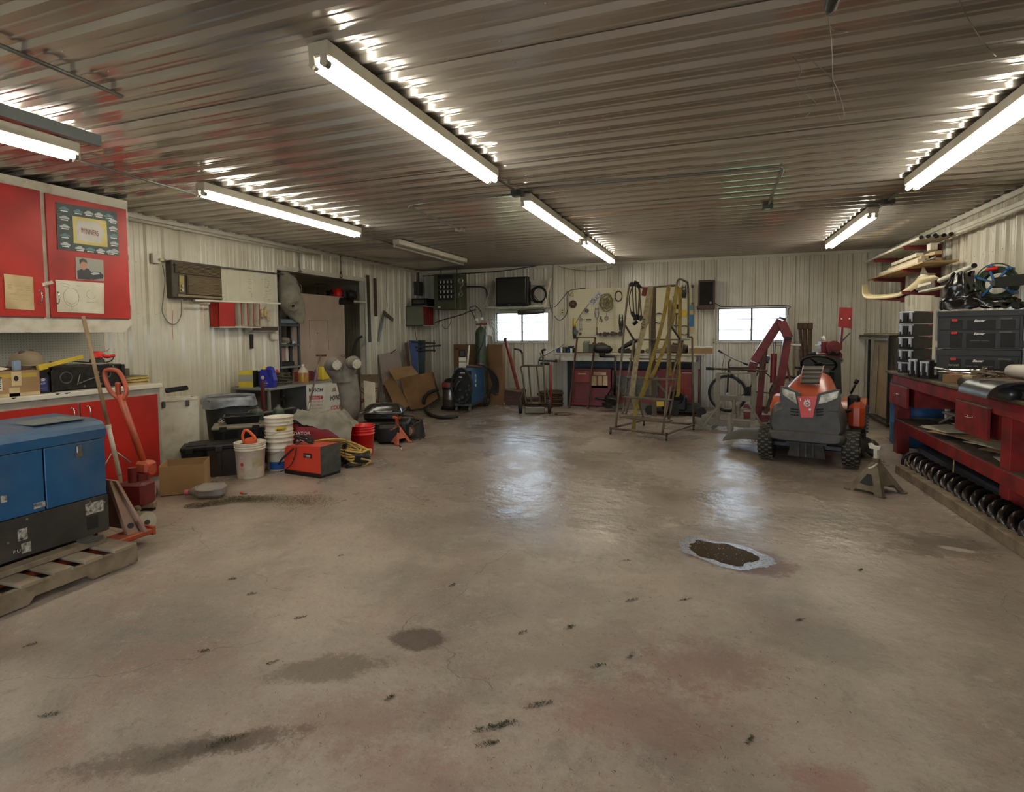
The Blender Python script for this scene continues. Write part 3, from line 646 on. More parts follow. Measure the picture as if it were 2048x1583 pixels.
# ================================================================== leaning broom pole
t=T('push_broom','long wooden broom pole with wire braces leaning on the red cabinet','broom',(-4.78,3.15,0))
b0=V(-4.72,3.27,.32);tp=up(166,632,(-4.95,3.05));mid=b0.lerp(tp,.30)
g=G();g.tube([mid,tp],.0145,10);P('pole',g,m_wood,t,w=True)
g=G();g.tube([b0,mid+(tp-mid)*.02],.017,10);g.cyl(mid,mid+(tp-mid)*.03,.021,n=10);P('metal_sleeve',g,m_dirtywhite,t,w=True)
bp=b0.lerp(tp,.16)
g=G();g.tube([bp,up(262,925,(-4.6,3.4))],.006,6);g.tube([bp,V(-4.9,3.1,.14)],.006,6);P('wire_brace',g,m_steel,t,w=True)
g=G();g.tube([b0,V(-4.70,3.28,.06)],.015,8);g.box((-4.70,3.28,.05),(.5,.06,.05),rotm(0,0,.5),.006);P('broom_head',g,m_oldwood,t,w=True)
g=G();g.box((-4.70,3.28,.018),(.48,.045,.03),rotm(0,0,.5));P('bristles',g,m_black,t,w=True,kind='stuff')
# ================================================================== pallet jack
t=T('pallet_jack','orange hand pallet jack with loop handle behind the blue generator','pallet jack',(-4.12,3.0,0))
for x in(-4.40,-3.86):
    g=G();g.bar((x,1.55,.088),(x,2.86,.088),.15,.035,.005);P('fork',g,m_orange,t,w=True)
    g=G();g.poly([(x-.07,2.86,.06),(x+.08,2.86,.06),(x+.08,2.86,.12),(x-.07,2.86,.12)],.02,(0,1,0));P('fork_heel',g,m_orange,t,w=True)
    g=G();g.cyl((x-.03,1.72,.042),(x+.03,1.72,.042),.038,n=14);P('fork_roller',g,m_dirtywhite,t,w=True)
m_jp=mat('dusty_pink_paint',(150,120,102),.75,0,.12,sc=5,col2=(128,98,82))
g=G();g.poly([(-4.50,2.80,.10),(-3.78,2.80,.10),(-4.00,2.76,.46),(-4.26,2.76,.46)],.02,(0,1,0));P('bulkhead',g,m_jp,t,w=True)
A_=[up(219,962,(-4.02,2.74)),up(233,960,(-4.02,2.80)),up(281,1070,(-3.78,2.80)),up(258,1078,(-3.80,2.70))]
g=G();g.poly([A_[0],A_[3],A_[2],A_[1]],.03);ob=P('side_brace',g,m_jp,t,w=True)
g=G();q_=up(262,1050,(-3.795,2.745));g.cyl(q_,q_+V(.006,-.008,0),.02,n=14);P('brace_hole',g,m_ink,t,w=True)
g=G();g.cyl((-4.12,3.02,.2),(-4.12,3.02,.44),.045,n=14);g.cyl((-4.12,2.95,.3),(-4.12,2.95,.5),.03,n=12);g.box((-4.12,2.98,.3),(.2,.16,.18),rotm(0,0,.3),.02);P('pump',g,m_redmetal,t,w=True)
hb=V(-4.12,3.06,.46);ht=up(240,790,(-4.20,3.2))
g=G();g.box(hb+V(0,.0,.02),(.13,.1,.1),bev=.02);g.cyl(hb+V(-.07,0,0),hb+V(.07,0,0),.035,n=12);P('handle_yoke',g,m_orange,t,w=True)
g=G();g.tube([hb,ht],.024,12);P('handle_shaft',g,m_orange,t,w=True)
ax=(ht-hb).normalized();sd=V(.92,.35,0).normalized();g=G()
lp=[ht+ax*-.04,ht+sd*.055+ax*.02,ht+sd*.068+ax*.08,ht+sd*.066+ax*.15,ht+sd*.04+ax*.205,ht-sd*.04+ax*.205,ht-sd*.066+ax*.15,ht-sd*.068+ax*.08,ht-sd*.055+ax*.02]
g.tube(smoothpts(lp,4,True),.017,8,closed=True);P('loop_grip',g,m_orange,t,w=True)
g=G();g.box(ht+ax*.04,(.04,.03,.13),rotm(.1,.1,0),.008);P('release_lever',g,m_orange,t,w=True)
for s_ in(-1,1):
    g=G();g.cyl((-4.12+s_*.05,2.98,.08),(-4.12+s_*.09,2.98,.08),.08,n=20);P('steer_wheel',g,m_dirtywhite,t,w=True)
g=G();g.cyl((-4.22,2.98,.08),(-4.02,2.98,.08),.02,n=8);P('axle',g,m_dgrey,t,w=True)
g=G();g.tube([V(-4.05,2.93,.22),up(276,1020,(-3.98,3.0))],.022,8);P('link_arm',g,m_oldwood,t,w=True)
# ================================================================== pallet and generator
t=T('wooden_pallet','weathered wooden pallet under the blue welding generator','pallet',(-4.08,1.95,0))
ya=2.555
for k,x in enumerate((-3.57,-4.08,-4.62)):
    n1=2.30;pts=[(x,.75,0),(x,.95,0),(x,.98,.035),(x,1.2,.035),(x,1.23,0),(x,1.93,0),(x,1.96,.035),(x,2.24,.035),(x,2.27,0),(x,ya,0),(x,ya,.105),(x,.75,.105)]
    g=G();g.poly([Vector(p)+V(.019,0,.012) for p in pts],.038,(1,0,0));P('stringer',g,m_oldwood,t,w=True)
yy=[(aX(a,b_,-3.55).y,aX(c_,d_,-3.55).y) for a,b_,c_,d_ in((230,1108,273,1092),(172,1130,206,1117),(110,1154,148,1138),(42,1182,85,1163))]
yy+=[(yy[-1][0]-.19,yy[-1][0]-.09),(yy[-1][0]-.37,yy[-1][0]-.27),(.8,.93)]
for a,b_ in yy:
    g=G();dz=random.uniform(-.002,.002);g.bx((-4.66,a,.117+dz),(-3.545-random.uniform(0,.012),b_,.135+dz));P('deck_board',g,mat('grey_deck_board',(142,126,104),.85,0,.15,sc=5,col2=(112,96,76),bump=.4),t,w=True)
for a in(.76,1.6,2.38):
    g=G();g.bx((-4.66,a,0),(-3.56,a+.12,.012));P('bottom_board',g,m_oldwood,t,w=True)
g=G();g.bar((-3.80,1.0,.154),(-3.80,2.50,.154),.09,.035,.003);S('loose_plank',g,m_oldwood,'long loose plank laid along the pallet against the generator base','plank')
t=T('welding_generator','large dusty blue engine welder generator on the wooden pallet','generator',(-4.13,1.95,.136))
x0,x1,y0,y1=-4.42,-3.85,1.25,2.575
g=G();g.bx((x0+.01,y0+.01,.20),(x1-.008,y1-.01,.90),.01);P('core',g,m_blackmetal,t,w=True)
g=G()
prf=[(x1+.004,.815),(x1+.006,.875),(x1-.006,.905),(x1-.035,.925),(x1-.12,.94),(x0+.06,.955),(x0,.94),(x0,.815)]
g.poly([(x,y0,z) for x,z in prf],y1-y0+.01,(0,-1,0));P('hood',g,m_blue,t,w=True)
g=G();g.bx((x1-.34,y1-.36,.945),(x1-.08,y1-.06,.952),.002);P('hood_plate',g,mat('dusty_grey_blue',(110,116,112),.7,0,.1,sc=4),t,w=True)
for a,b_ in((2.213,y1),(1.75,2.205),(y0,1.742)):
    g=G();g.bx((x1-.01,a,.432),(x1+.004,b_,.81),.004);d=P('side_door',g,m_blue,t,w=True)
    if b_==y1:
        g=G();g.bx((x1+.004,2.395,.745),(x1+.014,2.425,.79),.003);g.bx((x1+.004,2.39,.715),(x1+.008,2.43,.745));P('latch',g,m_steel,d,w=True)
g=G();g.bx((x0,y1-.006,.432),(x1-.01,y1+.002,.81),.003);P('end_panel',g,m_blue,t,w=True)
g=G();g.bx((x1-.02,y0,.185),(x1+.008,y1+.004,.428),.004);P('lower_panel',g,mat('chalky_black',(38,35,31),.6,0,.2,sc=6,col2=(58,52,44),bump=.2),t,w=True)
def qx(n,y0_,y1_,z0_,z1_,mt,X=x1+.010,par=t,**k):g=G();g.poly([(X,y0_,z0_),(X,y1_,z0_),(X,y1_,z1_),(X,y0_,z1_)]);return P(n,g,mt,par,w=True,**k)
qx('service_opening',2.435,2.505,.225,.31,m_ink)
m_flake=mat('flaking_sticker',(176,170,156),.6,0,.1,sc=45,col2=(40,38,34),mix=.5)
qx('sticker',2.43,2.545,.325,.40,m_flake);qx('sticker',2.14,2.205,.455,.49,m_flake,X=x1+.006);qx('sticker',2.05,2.10,.29,.36,m_flake);qx('sticker',1.98,2.01,.54,.58,m_flake,X=x1+.006);qx('sticker',2.065,2.115,.21,.27,m_flake)
text('lettering','MILLER',V(x1+.006,2.165,.475),(0,1,0),(0,0,1),.016,m_blueink,t,width=.05)
text('lettering','F U',V(x1+.012,2.04,.235),(0,1,0),(0,0,1),.018,m_whiteink,t)
g=G()
for y,z in((2.46,.41),(2.46,.35),(2.55,.38),(2.1,.41),(2.0,.3)):g.cyl((x1+.008,y,z),(x1+.014,y,z),.007,n=8)
P('screw',g,m_steel,t,w=True,kind='stuff')
g=G()
for x in(x0+.08,x1-.06):g.bar((x,y0+.05,.16),(x,y1-.05,.16),.06,.05)
P('skid',g,m_blackmetal,t,w=True)
g=G();q_=V(-3.79,2.44,.19);g.bx((-3.85,2.37,.172),(-3.74,2.47,.18),.002);g.bx((-3.86,2.36,.18),(-3.845,2.48,.2));g.bx((-3.76,2.37,.18),(-3.74,2.47,.196));S('steel_channel',g,m_dgrey,'short steel channel offcut on the plank beside the generator','bracket')
# ================================================================== box, jug, litter
t=T('open_carton','plain open cardboard box standing on the floor by the red cabinet','box',(-4.75,3.95,0))
a=fl(321,993);b_=fl(409,985);u_=(b_-a).normalized();n_=V(-u_.y,u_.x,0);Hh=.285;Wd=.30;L_=(b_-a).length
g=G()
for p,q in((a,b_),(a+n_*Wd,b_+n_*Wd)):g.bar(p+V(0,0,Hh/2),q+V(0,0,Hh/2),.005,Hh-(.015 if p==a else 0))
P('long_wall',g,m_card,t,w=True);g=G()
for p in(a,b_):g.bar(p+V(0,0,Hh/2),p+n_*Wd+V(0,0,Hh/2),.005,Hh)
P('end_wall',g,m_card,t,w=True);g=G();g.poly([a,b_,b_+n_*Wd,a+n_*Wd],.004,(0,0,1));P('bottom',g,m_cardd,t,w=True)
for v in t.children:
    pass
t=T('plastic_jug','dirty grey plastic jug with pink cap lying on the floor by the carton','jug',(-4.37,3.83,0),.45)
g=G();g.box((.03,0,.062),(.24,.17,.115),bev=.03);g.tube([(-.08,0,.062),(-.13,0,.055),(-.17,0,.05)],[.055,.035,.022],12);P('body',g,mat('grimy_translucent',(140,132,122),.45,0,.12,sc=6),t)
g=G();g.tube(smoothpts([(-.09,-.02,.1),(-.06,-.09,.09),(.03,-.105,.085),(.09,-.085,.09)],4),.012,8);P('grip',g,mat('grimy_translucent',(140,132,122),.45),t)
g=G();g.cyl((-.165,0,.05),(-.2,0,.048),.027,n=14);P('cap',g,mat('pink_plastic',(190,96,110),.5),t)
g=G();g.tube([(-4.98,3.60,.045),(-4.84,3.68,.05)],[.03,.036],12);S('white_tube',g,m_dirtywhite,'short grimy white tube on the floor behind the pallet jack','tube')
def litter(name,label,cat,spots,mt,n,size=.012,hz=.012,stuff=True):
    g=G()
    for i in range(n):
        cx,cy,rx,ry,ro=spots[i%len(spots)];a=random.uniform(0,2*PI);r=random.random()**.7
        x,y=rx*r*math.cos(a),ry*r*math.sin(a);x,y=x*math.cos(ro)-y*math.sin(ro),x*math.sin(ro)+y*math.cos(ro);x+=cx;y+=cy
        l_=random.uniform(.5,1.6)*size;d=random.uniform(0,PI);z=random.uniform(.001,hz)*(1-r*.7);w_=l_*.18
        dx,dy=math.cos(d)*l_,math.sin(d)*l_;g.add([(x-dx,y-dy,z),(x+dx,y+dy,z+random.uniform(-.3,.6)*l_*.6+.002),(x+dy*.25,y-dx*.25,z+.002)],[(0,1,2)])
    o=S(name,g,mt,label,cat);o['kind']='stuff' if stuff else '';return o
m_clip=mat('dry_clippings',(96,84,54),.95,0,.3,sc=30)
A=fl(395,1012);B=fl(460,1000);C=fl(540,998);D=fl(610,1000)
litter('grass_clippings','trail of dry grass clippings on the floor by the grey jug','debris',[(A.x,A.y,.11,.06,.5),(A.x+.1,A.y+.1,.12,.07,.6),(B.x,B.y,.18,.09,.5),(B.x+.1,B.y+.05,.16,.09,.4),(C.x-.12,C.y-.06,.18,.10,.4),(C.x,C.y,.22,.12,.3),(D.x,D.y,.26,.16,.3),(D.x+.1,D.y-.1,.3,.2,.3)],m_clip,5200,.010,.04)
sp=[(983,1455,.05),(1010,1448,.035),(1080,1408,.04),(975,1488,.03),(1195,1332,.03),(450,1483,.05),(545,1325,.02),(408,1302,.02),(503,1188,.02),(465,1158,.02),(1250,1122,.03),(1138,1255,.03),(60,1290,.02),(680,1112,.015),(1045,1265,.02),(1370,1200,.03),(1720,1140,.02),(905,1170,.02),(1265,1200,.03),(1600,1240,.02),(100,1430,.03),(240,1130,.02),(600,1235,.02),(780,1395,.02),(1500,1480,.02),(1260,1315,.02),(930,990,.015),(1180,1060,.015)]
L2=[]
for px,py,r in sp:p=fl(px,py);L2+=[(p.x,p.y,r*1.5,r*.3,random.uniform(.6,1.2))]*max(1,int(r*150))
litter('leaf_litter','scattered crumbs of dry leaf and dirt over the open concrete floor','debris',L2,mat('dark_leaf_litter',(62,62,36),.95,0,.3,sc=40),1100,.009,.012)

F=[]
for k in range(330):p=fl(random.uniform(520,1720),random.uniform(940,1575));F.append((p.x,p.y,.012,.006,random.random()*3))
litter('floor_grit','fine dark grit specks across the concrete floor','debris',F,mat('dark_leaf_litter',(62,56,36)),900,.0055,.005)
g=G();q_=fl(487,988);g.cyl(q_+V(-.035,0,.01),q_+V(.0,.0,.01),.009,n=8);g.mi=1;g.cyl(q_+V(0,0,.01),q_+V(.03,.01,.01),.009,n=8);S('marker_pen',g,[m_redplastic,m_greypaint],'small red and grey marker lying in the grass clippings','pen')
# ================================================================== LEFT WALL: air conditioner, shelf, writing
XW=XL+.022
t=T('air_conditioner','brown louvred air conditioner set in the left wall','air conditioner',(XW,5.5,1.95))
c0=aX(342,519,XW+.1);c1=aX(441,600,XW+.1);Y0,Y1,Z0,Z1=5.06,5.80,1.955,2.415
m_ac=mat('brown_plastic',(62,52,40),.5,0,.12,sc=6,dust=.15);m_acl=mat('light_brown_plastic',(138,120,92),.5,0,.1)
g=G();g.bx((XW,Y0,Z0),(XW+.11,Y1,Z1),.008);P('cabinet',g,m_ac,t,w=True)
for k in range(16):pass
g=G();g.bx((XW+.11,Y0+.03,Z1-.155),(XW+.118,Y1-.02,Z1-.03));v_=P('vent_frame',g,m_black,t,w=True)
for k in range(7):
    g=G();z=Z1-.145+k*.017;g.box((XW+.122,(Y0+Y1)/2+.005,z),(.012,Y1-Y0-.07,.006),rotm(0,.5,0));P('vent_louver',g,m_acl,v_,w=True)
g=G();g.bx((XW+.11,Y0+.19,Z0+.05),(XW+.13,Y1-.02,Z1-.17),.004);f_=P('grille',g,m_ac,t,w=True)
for k in range(15):
    z=Z0+.065+k*.0155;g=G();g.box((XW+.133,(Y0+.19+Y1-.02)/2,z),(.012,Y1-Y0-.24,.007),rotm(0,.5,0));P('grille_louver',g,m_acl,f_,w=True)
g=G();g.bx((XW+.11,Y0+.09,Z0+.07),(XW+.122,Y0+.155,Z1-.18),.003);P('control_panel',g,mat('tarnished_brass',(142,128,74),.4,.4),t,w=True)
for z in(Z0+.10,Z0+.15):
    g=G();g.cyl((XW+.122,Y0+.122,z),(XW+.14,Y0+.122,z),.016,n=12);P('knob',g,m_steel,t,w=True)
g=G();g.bar((XW+.12,Y0+.06,Z0+.03),(XW+.12,Y1-.01,Z0+.03),.02,.03,.003);P('lower_bar',g,m_acl,t,w=True)
t=T('wall_outlet','white outlet box with plug left of the air conditioner','outlet',(XW,4.93,2.36))
g=G();g.bx((XW,4.87,2.36),(XW+.05,4.97,2.475),.004);P('box',g,m_white,t,w=True);g=G();g.bx((XW+.05,4.935,2.385),(XW+.085,4.99,2.42),.006);P('plug',g,mat('cream_plastic',(196,186,140),.5),t,w=True)
g=G();g.tube(smoothpts([aX(325,530,XW+.06),aX(330,560,XW+.05),aX(326,600,XW+.02),aX(325,625,XW+.02),aX(338,645,XW+.02),aX(352,647,XW+.02),aX(362,630,XW+.02),aX(363,600,XW+.06)],6),.006,6);S('appliance_cable',g,mat('grey_cord',(110,106,90),.6),'grey power cord looping down from the outlet to the air conditioner','cord')
g=G();g.tube([aX(346,620,XW+.02),aX(345,650,XW+.02),aX(346,678,XW+.02)],.0025,4);S('red_wire',g,m_redink,'thin red wire hanging below the air conditioner','wire')
g=G();g.tube([aX(322,520,XW+.03),aX(590,551,XW+.03)],.011,8)
for k in(.02,.3,.55,.8,.98):p=aX(322,520,XW+.03).lerp(aX(590,551,XW+.03),k);g.cyl(p-V(0,.012,0),p+V(0,.012,0),.016,n=8)
o=S('conduit',g,m_grey,'thin conduit running right from the outlet above the air conditioner','conduit')
g=G();g.tube([(XL+.05,4.15,ZC-.09),(XL+.05,7.9,ZC-.09)],.016,8)
for y in(4.4,5.16,5.19,6.6):g.cyl((XL+.05,y,ZC-.09),(XL+.05,y+.03,ZC-.09),.024,n=8)
S('conduit',g,m_white,'painted conduit along the top of the left wall past the red cabinet','conduit')

yA,yB,zA,zB=5.84,6.87,1.97,2.41
g=G();g.bx((XW-.003,yA,zA),(XW+.003,yB,zB));wp=S('writing_board',g,mat('cream_board',(206,200,178),.45,0,.04),'smooth cream board with handwriting right of the air conditioner','board')
g=G()
for k in range(46):
    y=random.choice((6.38,6.42,6.62,6.68,6.72))+random.uniform(-.03,.05);z=2.02+(k%12)*.03+random.uniform(-.005,.005)
    pts=[V(XW+.0045,y+i*.012,z+random.uniform(-.007,.007)) for i in range(random.randint(2,5))];g.tube(pts,.0014,3)
P('handwriting',g,m_ink,wp,w=True,kind='stuff')
g=G();g.bx((XW,5.44,1.915),(XW+.02,5.76,1.95),.003);g.bx((XW,5.5,1.90),(XW+.015,5.72,1.92));S('foam_strip',g,m_dirtywhite,'ragged strip of insulation under the air conditioner','strip')
t=T('spare_tube','long spare fluorescent tube laid on top of the pigeonhole shelf','tube',(XL+.2,6.1,1.96));a=aX(386,600,XL+.2);b_=aX(562,607,XL+.2)
g=G();g.cyl(a,b_,.014,n=10);P('glass_tube',g,mat('milk_glass',(232,228,208),.25),t,w=True)
for p,q in((a,b_),(b_,a)):
    d=(q-p).normalized();g=G();g.cyl(p-d*.01,p+d*.02,.0155,n=10);P('end_cap',g,m_steel,t,w=True)
t=T('pigeonhole_shelf','small wall shelf with red end panel and four white compartments','shelf',(XW,6.1,1.61))
y0=aX(438,640,XL+.18).y;y1=aX(520,640,XL+.18).y;zt,zb=1.945,1.60
g=G();g.bx((XW,y0,zb),(XW+.16,y0+.018,zt));g2=g;
g.bx((XW+.15,y0,zb),(XW+.168,y0+.255,zt));P('red_front',g,m_redpaint,t,w=True)
for k in range(5):
    y=y0+.25+(y1-y0-.27)*k/4;g=G();g.bx((XW,y,zb+.015),(XW+.165,y+.012,zt));P('divider',g,m_dirtywhite,t,w=True)
    g=G();g.bx((XW+.1655,y-.001,zb+.015),(XW+.168,y+.013,zt));P('divider_edge',g,m_redpaint,t,w=True)
g=G();g.bx((XW,y0,zb-.012),(XW+.17,y1+.01,zb+.006));P('bottom_board',g,m_dirtywhite,t,w=True);g=G();g.bx((XW,y0,zb),(XW+.008,y1,zt));P('back_board',g,m_dirtywhite,t,w=True)
g=G()
for k,(x_,z_) in enumerate(((524,625),(530,622),(536,632))):p=aX(x_,z_,XW+.05);g.sph(p,(.022,.028,.055+.01*k),8,jit=.3);g.sph(p+V(0,.01,-.05),(.02,.03,.03),8,jit=.3)
S('work_gloves',g,m_oldpaper,'pair of pale work gloves hung right of the pigeonhole shelf','gloves')
t=T('wall_tray','small open wall tray with green sponge right of the pigeonhole shelf','tray',(XW,6.8,1.53))
ya,yb=aX(505,658,XL+.15).y,aX(556,658,XL+.15).y
g=G();g.poly([(XW,ya,1.61),(XW,ya,1.5),(XW+.13,ya,1.56),(XW+.13,ya,1.61)],.01,(0,1,0));g.poly([(XW,yb,1.61),(XW,yb,1.5),(XW+.13,yb,1.56),(XW+.13,yb,1.61)],.01,(0,1,0));g.bx((XW,ya,1.5),(XW+.01,yb,1.61))
P('tray_side',g,m_dirtywhite,t,w=True);g=G();g.bx((XW+.12,ya,1.55),(XW+.13,yb,1.61));P('tray_front',g,m_darkwood,t,w=True)
g=G();g.bx((XW+.02,ya+.03,1.612),(XW+.10,ya+.17,1.63),.004);S('sponge',g,mat('lime_sponge',(150,176,70),.8),'lime green sponge on the small wall tray','sponge')
g=G();g.bx((XW,aX(497,690,XL).y,1.29),(XW+.02,aX(503,690,XL).y,1.5),.003);S('dark_strap',g,m_black,'short dark strap hanging below the pigeonhole shelf','strap')
g=G();g.bx((XW,aX(540,680,XW).y,1.41),(XW+.04,aX(552,680,XW).y,1.50),.004);S('switch_box',g,m_white,'white switch box beside the doorway trim','switch')
# ================================================================== TRASH CANS
t=T('grey_trash_can','large round grey trash can with a clear liner by the left wall','trash can',(-5.70,5.35,0))
g=G();g.lathe([(.22,0),(.27,.66),(.285,.68),(.295,.70),(.285,.71),(.265,.70),(.215,.03),(0,.03)],n=28);P('can',g,mat('slate_plastic',(66,70,72),.55,0,.08,dust=.1),t)
g=G()
def lf(u,v):
    a=u*2*PI;r=.30+.012*math.sin(a*9)+.01*math.sin(a*5+v*3);
    return(r*math.cos(a)*(1+.03*v),r*math.sin(a)*(1+.03*v),.735-.12*v-.02*math.sin(a*3)*v) if v>.25 else((.27+.03*v/.25)*math.cos(a),(.27+.03*v/.25)*math.sin(a),.68+.055*v/.25)
g.grid(lf,40,8);m_liner=mat('cloudy_liner',(146,150,156),.3,0,.15,sc=9,col2=(106,108,112));P('liner',g,m_liner,t)
q_=up(428,837,(-5.48,5.17));g=G();g.bx((.262,-.10,.36),(.272,-.02,.50));l_=P('warning_label',g,m_oldpaper,t);l_.rotation_euler=(0,0,-.5);g=G();g.bx((.2725,-.10,.46),(.2735,-.02,.50));P('red_band',g,m_redink,l_)
t=T('white_bin','narrow white bin with grimy rim between cabinet and grey trash can','trash can',(-5.62,4.55,0))
a=up(331,790,(-5.55,4.42));b_=up(367,783,(-5.42,4.72))
g=G();p0,p1=V(-5.60,4.28,0),V(-5.42,4.66,0);n_=V(-.9,.42,0)*.22
for z0_,z1_ in((.05,.78),):
    q=[p0,p1,p1+n_,p0+n_]
    for i in range(4):g.bar(q[i]+V(0,0,.41),q[(i+1)%4]+V(0,0,.41),.008,.74)
    g.poly([x+V(0,0,.05) for x in q],.01,(0,0,1))
P('body',g,m_dirtywhite,t,w=True);g=G()
for i in range(4):g.bar(q[i]+V(0,0,.79),q[(i+1)%4]+V(0,0,.79),.022,.03,.004)
P('rim',g,m_dirtywhite,t,w=True)
g=G();g.box((p0.lerp(p1,.2)+V(.01,-.004,.75)),(.02,.05,.07),rotm(0,0,.4),.006);g.box((p0.lerp(p1,.75)+V(.01,-.004,.745)),(.02,.06,.07),rotm(0,0,.4),.006);P('grimy_clip',g,m_dgrey,t,w=True)
g=G();a=aX(333,783,-5.75);b_=aX(375,777,-5.95)
for off in(V(0,0,0),V(-.05,.03,.02)):g.bar(a+off,b_+off,.02,.03,.003)
for k in(0,.35,.7,1):g.bar(a.lerp(b_,k),a.lerp(b_,k)+V(-.05,.03,.02),.02,.02)
S('black_rack',g,m_black,'black plastic rack frame resting above the white bin','rack')
# ================================================================== DESK with drawers
t=T('steel_desk','grey steel office desk with drawers along the left wall','desk',(-5.95,6.6,0));zt=.77
d0,d1=fl(456,777,zt),fl(522,779,zt);dz1=fl(582,770,zt);dfr=fl(690,763,zt)
DX0,DX1,DYa,DYb=XL+.10,-5.60,5.92,7.30
g=G();g.bx((DX0,DYa,zt-.035),(DX1,DYb,zt),.006);P('desk_top',g,m_greypaint,t,w=True)
g=G();g.bx((DX0+.01,DYa+.03,.09),(DX0+.03,DYb-.5,zt-.035));P('modesty_panel',g,m_greypaint,t,w=True)
for x in(DX0+.03,DX1-.05):
    g=G();g.bx((x,DYa+.02,0),(x+.03,DYa+.05,zt-.035));P('leg',g,m_greypaint,t,w=True)
g=G();g.bx((DX0+.05,DYb-.42,.06),(DX1-.01,DYb-.01,zt-.035),.004);P('pedestal',g,m_greypaint,t,w=True)
for k,(z0_,z1_) in enumerate(((.55,.715),(.37,.54),(.08,.36))):
    g=G();g.bx((DX1-.01,DYb-.41,z0_),(DX1+.008,DYb-.02,z1_),.003);d=P('drawer',g,m_greypaint,t,w=True)
    handle(d,(DX1+.008,DYb-.21,(z0_+z1_)/2),(0,1,0),.11,mt=m_dgrey)
g=G();g.cyl((DX1+.008,DYb-.38,.69),(DX1+.012,DYb-.38,.69),.011,n=10);P('lock',g,m_ink,t,w=True)

def cart(name,label,c,d,mt,rz=0.,cat='box',bands=()):
    t=T(name,label,cat,c,rz);g=G();g.bx((-d[0]/2,-d[1]/2,0),(d[0]/2,d[1]/2,d[2]),.003);P('carton',g,mt,t)
    for(n,y0,y1,z0,z1,m2,face) in bands:
        g=G()
        if face=='x':g.poly([(d[0]/2+.001,y0*d[1],z0*d[2]),(d[0]/2+.001,y1*d[1],z0*d[2]),(d[0]/2+.001,y1*d[1],z1*d[2]),(d[0]/2+.001,y0*d[1],z1*d[2])])
        else:g.poly([(y0*d[0],-d[1]/2-.001,z0*d[2]),(y1*d[0],-d[1]/2-.001,z0*d[2]),(y1*d[0],-d[1]/2-.001,z1*d[2]),(y0*d[0],-d[1]/2-.001,z1*d[2])])
        P(n,g,m2,t)
    return t
p=fl(472,772,zt);cart('yellow_box','yellow box with a grey picture at the left end of the desk',(-6.05,6.02,zt),(.20,.16,.225),m_yellow,.35,bands=(('picture',-.5,.5,.36,.78,mat('grey_print',(150,146,136)),'y'),('side_panel',-.5,.5,0,1,m_black,'x')))
cart('yellow_box','yellow and black box just behind the blue jug on the desk',(-5.92,6.19,zt),(.14,.14,.21),m_black,.35,bands=(('yellow_strip',-.3,.1,.1,.9,m_yellow,'y'),('yellow_panel',-.5,.5,.5,.95,m_yellow,'x')))
t=T('blue_jug','blue oil jug with yellow cap on the corner of the desk','jug',(-5.70,6.02,zt),.25)
g=G();g.poly([(-.10,-.04,0),(.085,-.04,0),(.10,-.04,.10),(.08,-.04,.2),(.055,-.04,.27),(.01,-.04,.29),(-.01,-.04,.25),(-.085,-.04,.25),(-.10,-.04,.2)][::-1],.095,(0,-1,0));g.xf(Matrix.Translation((0,0,0)));P('body',g,m_bluejug,t)
g=G();g.poly([(.04,-.042,.13),(.055,-.042,.14),(.035,-.042,.25),(.0,-.042,.255),(.005,-.042,.22)],.001);P('grip_hollow',g,mat('dark_blue_plastic',(22,24,90),.4),t)
g=G();g.cyl((-.05,-.01,.25),(-.05,-.01,.285),.026,n=12);P('cap',g,m_yellow,t)
g=G();g.poly([(-.055+.024*math.cos(a),-.0455,.14+.026*math.sin(a)) for a in[k*PI/6 for k in range(12)]]);l_=P('emblem',g,m_oldpaper,t)
for z,h,mt,s in((.088,.008,mat('orange_ink',(196,110,60)),'PREMIUM'),(.062,.018,m_whiteink,'5W-20'),(.03,.007,m_whiteink,'MOTOR OIL')):text('lettering',s,MW[t.name]@V(-.02,-.041,z),MW[t.name].to_3x3()@V(1,0,0),(0,0,1),h,mt,t,depth=.001)
t=T('cable_coil','pile of grey welding cable coiled on the desk','cable',(-5.93,6.42,zt));g=G();pts=[]
for k in range(150):
    a=k*2*PI/22;r=.17+.035*math.sin(k*.7);pts.append((.95*r*math.cos(a),r*1.05*math.sin(a),.015+.15*k/150+.008*math.sin(k*1.3)))
g.tube(pts,.011,6);P('cable',g,mat('dusty_cable',(84,76,62),.75,0,.15,sc=20),t);g=G();g.box((.05,-.14,.13),(.05,.03,.04),rotm(.3,.2,.2),.005);g.tube([(.12,.0,.04),(.16,-.05,.14)],.009,6);P('cable_clamp',g,m_steel,t);g=G();g.box((.12,-.08,.115),(.03,.002,.03),rotm(0,.3,.3));P('tag',g,mat('pale_red',(190,130,120)),t)
def jug(name,label,loc,mt,fill=None,cap=m_white,s=1.):
    t=T(name,label,'jug',loc);g=G();g.lathe([(.068*s,0),(.075*s,.01),(.075*s,.15*s),(.066*s,.19*s),(.03*s,.235*s),(.018*s,.245*s),(.018*s,.262*s)],n=20);P('body',g,mt,t)
    if fill:g=G();g.lathe([(.0765*s,.008),(.0768*s,.15*s),(.0745*s,.158*s)],n=20);P('liquid',g,fill,t)
    g=G();g.cyl((0,0,.255*s),(0,0,.28*s),.02*s,n=12);P('cap',g,cap,t);return t
j=jug('amber_jug','clear gallon jug half full of amber liquid on the desk',fl(604,768,zt)+V(-.1,.15,0),mat('cloudy_plastic',(176,164,138),.3,0,.05),m_clearamber)
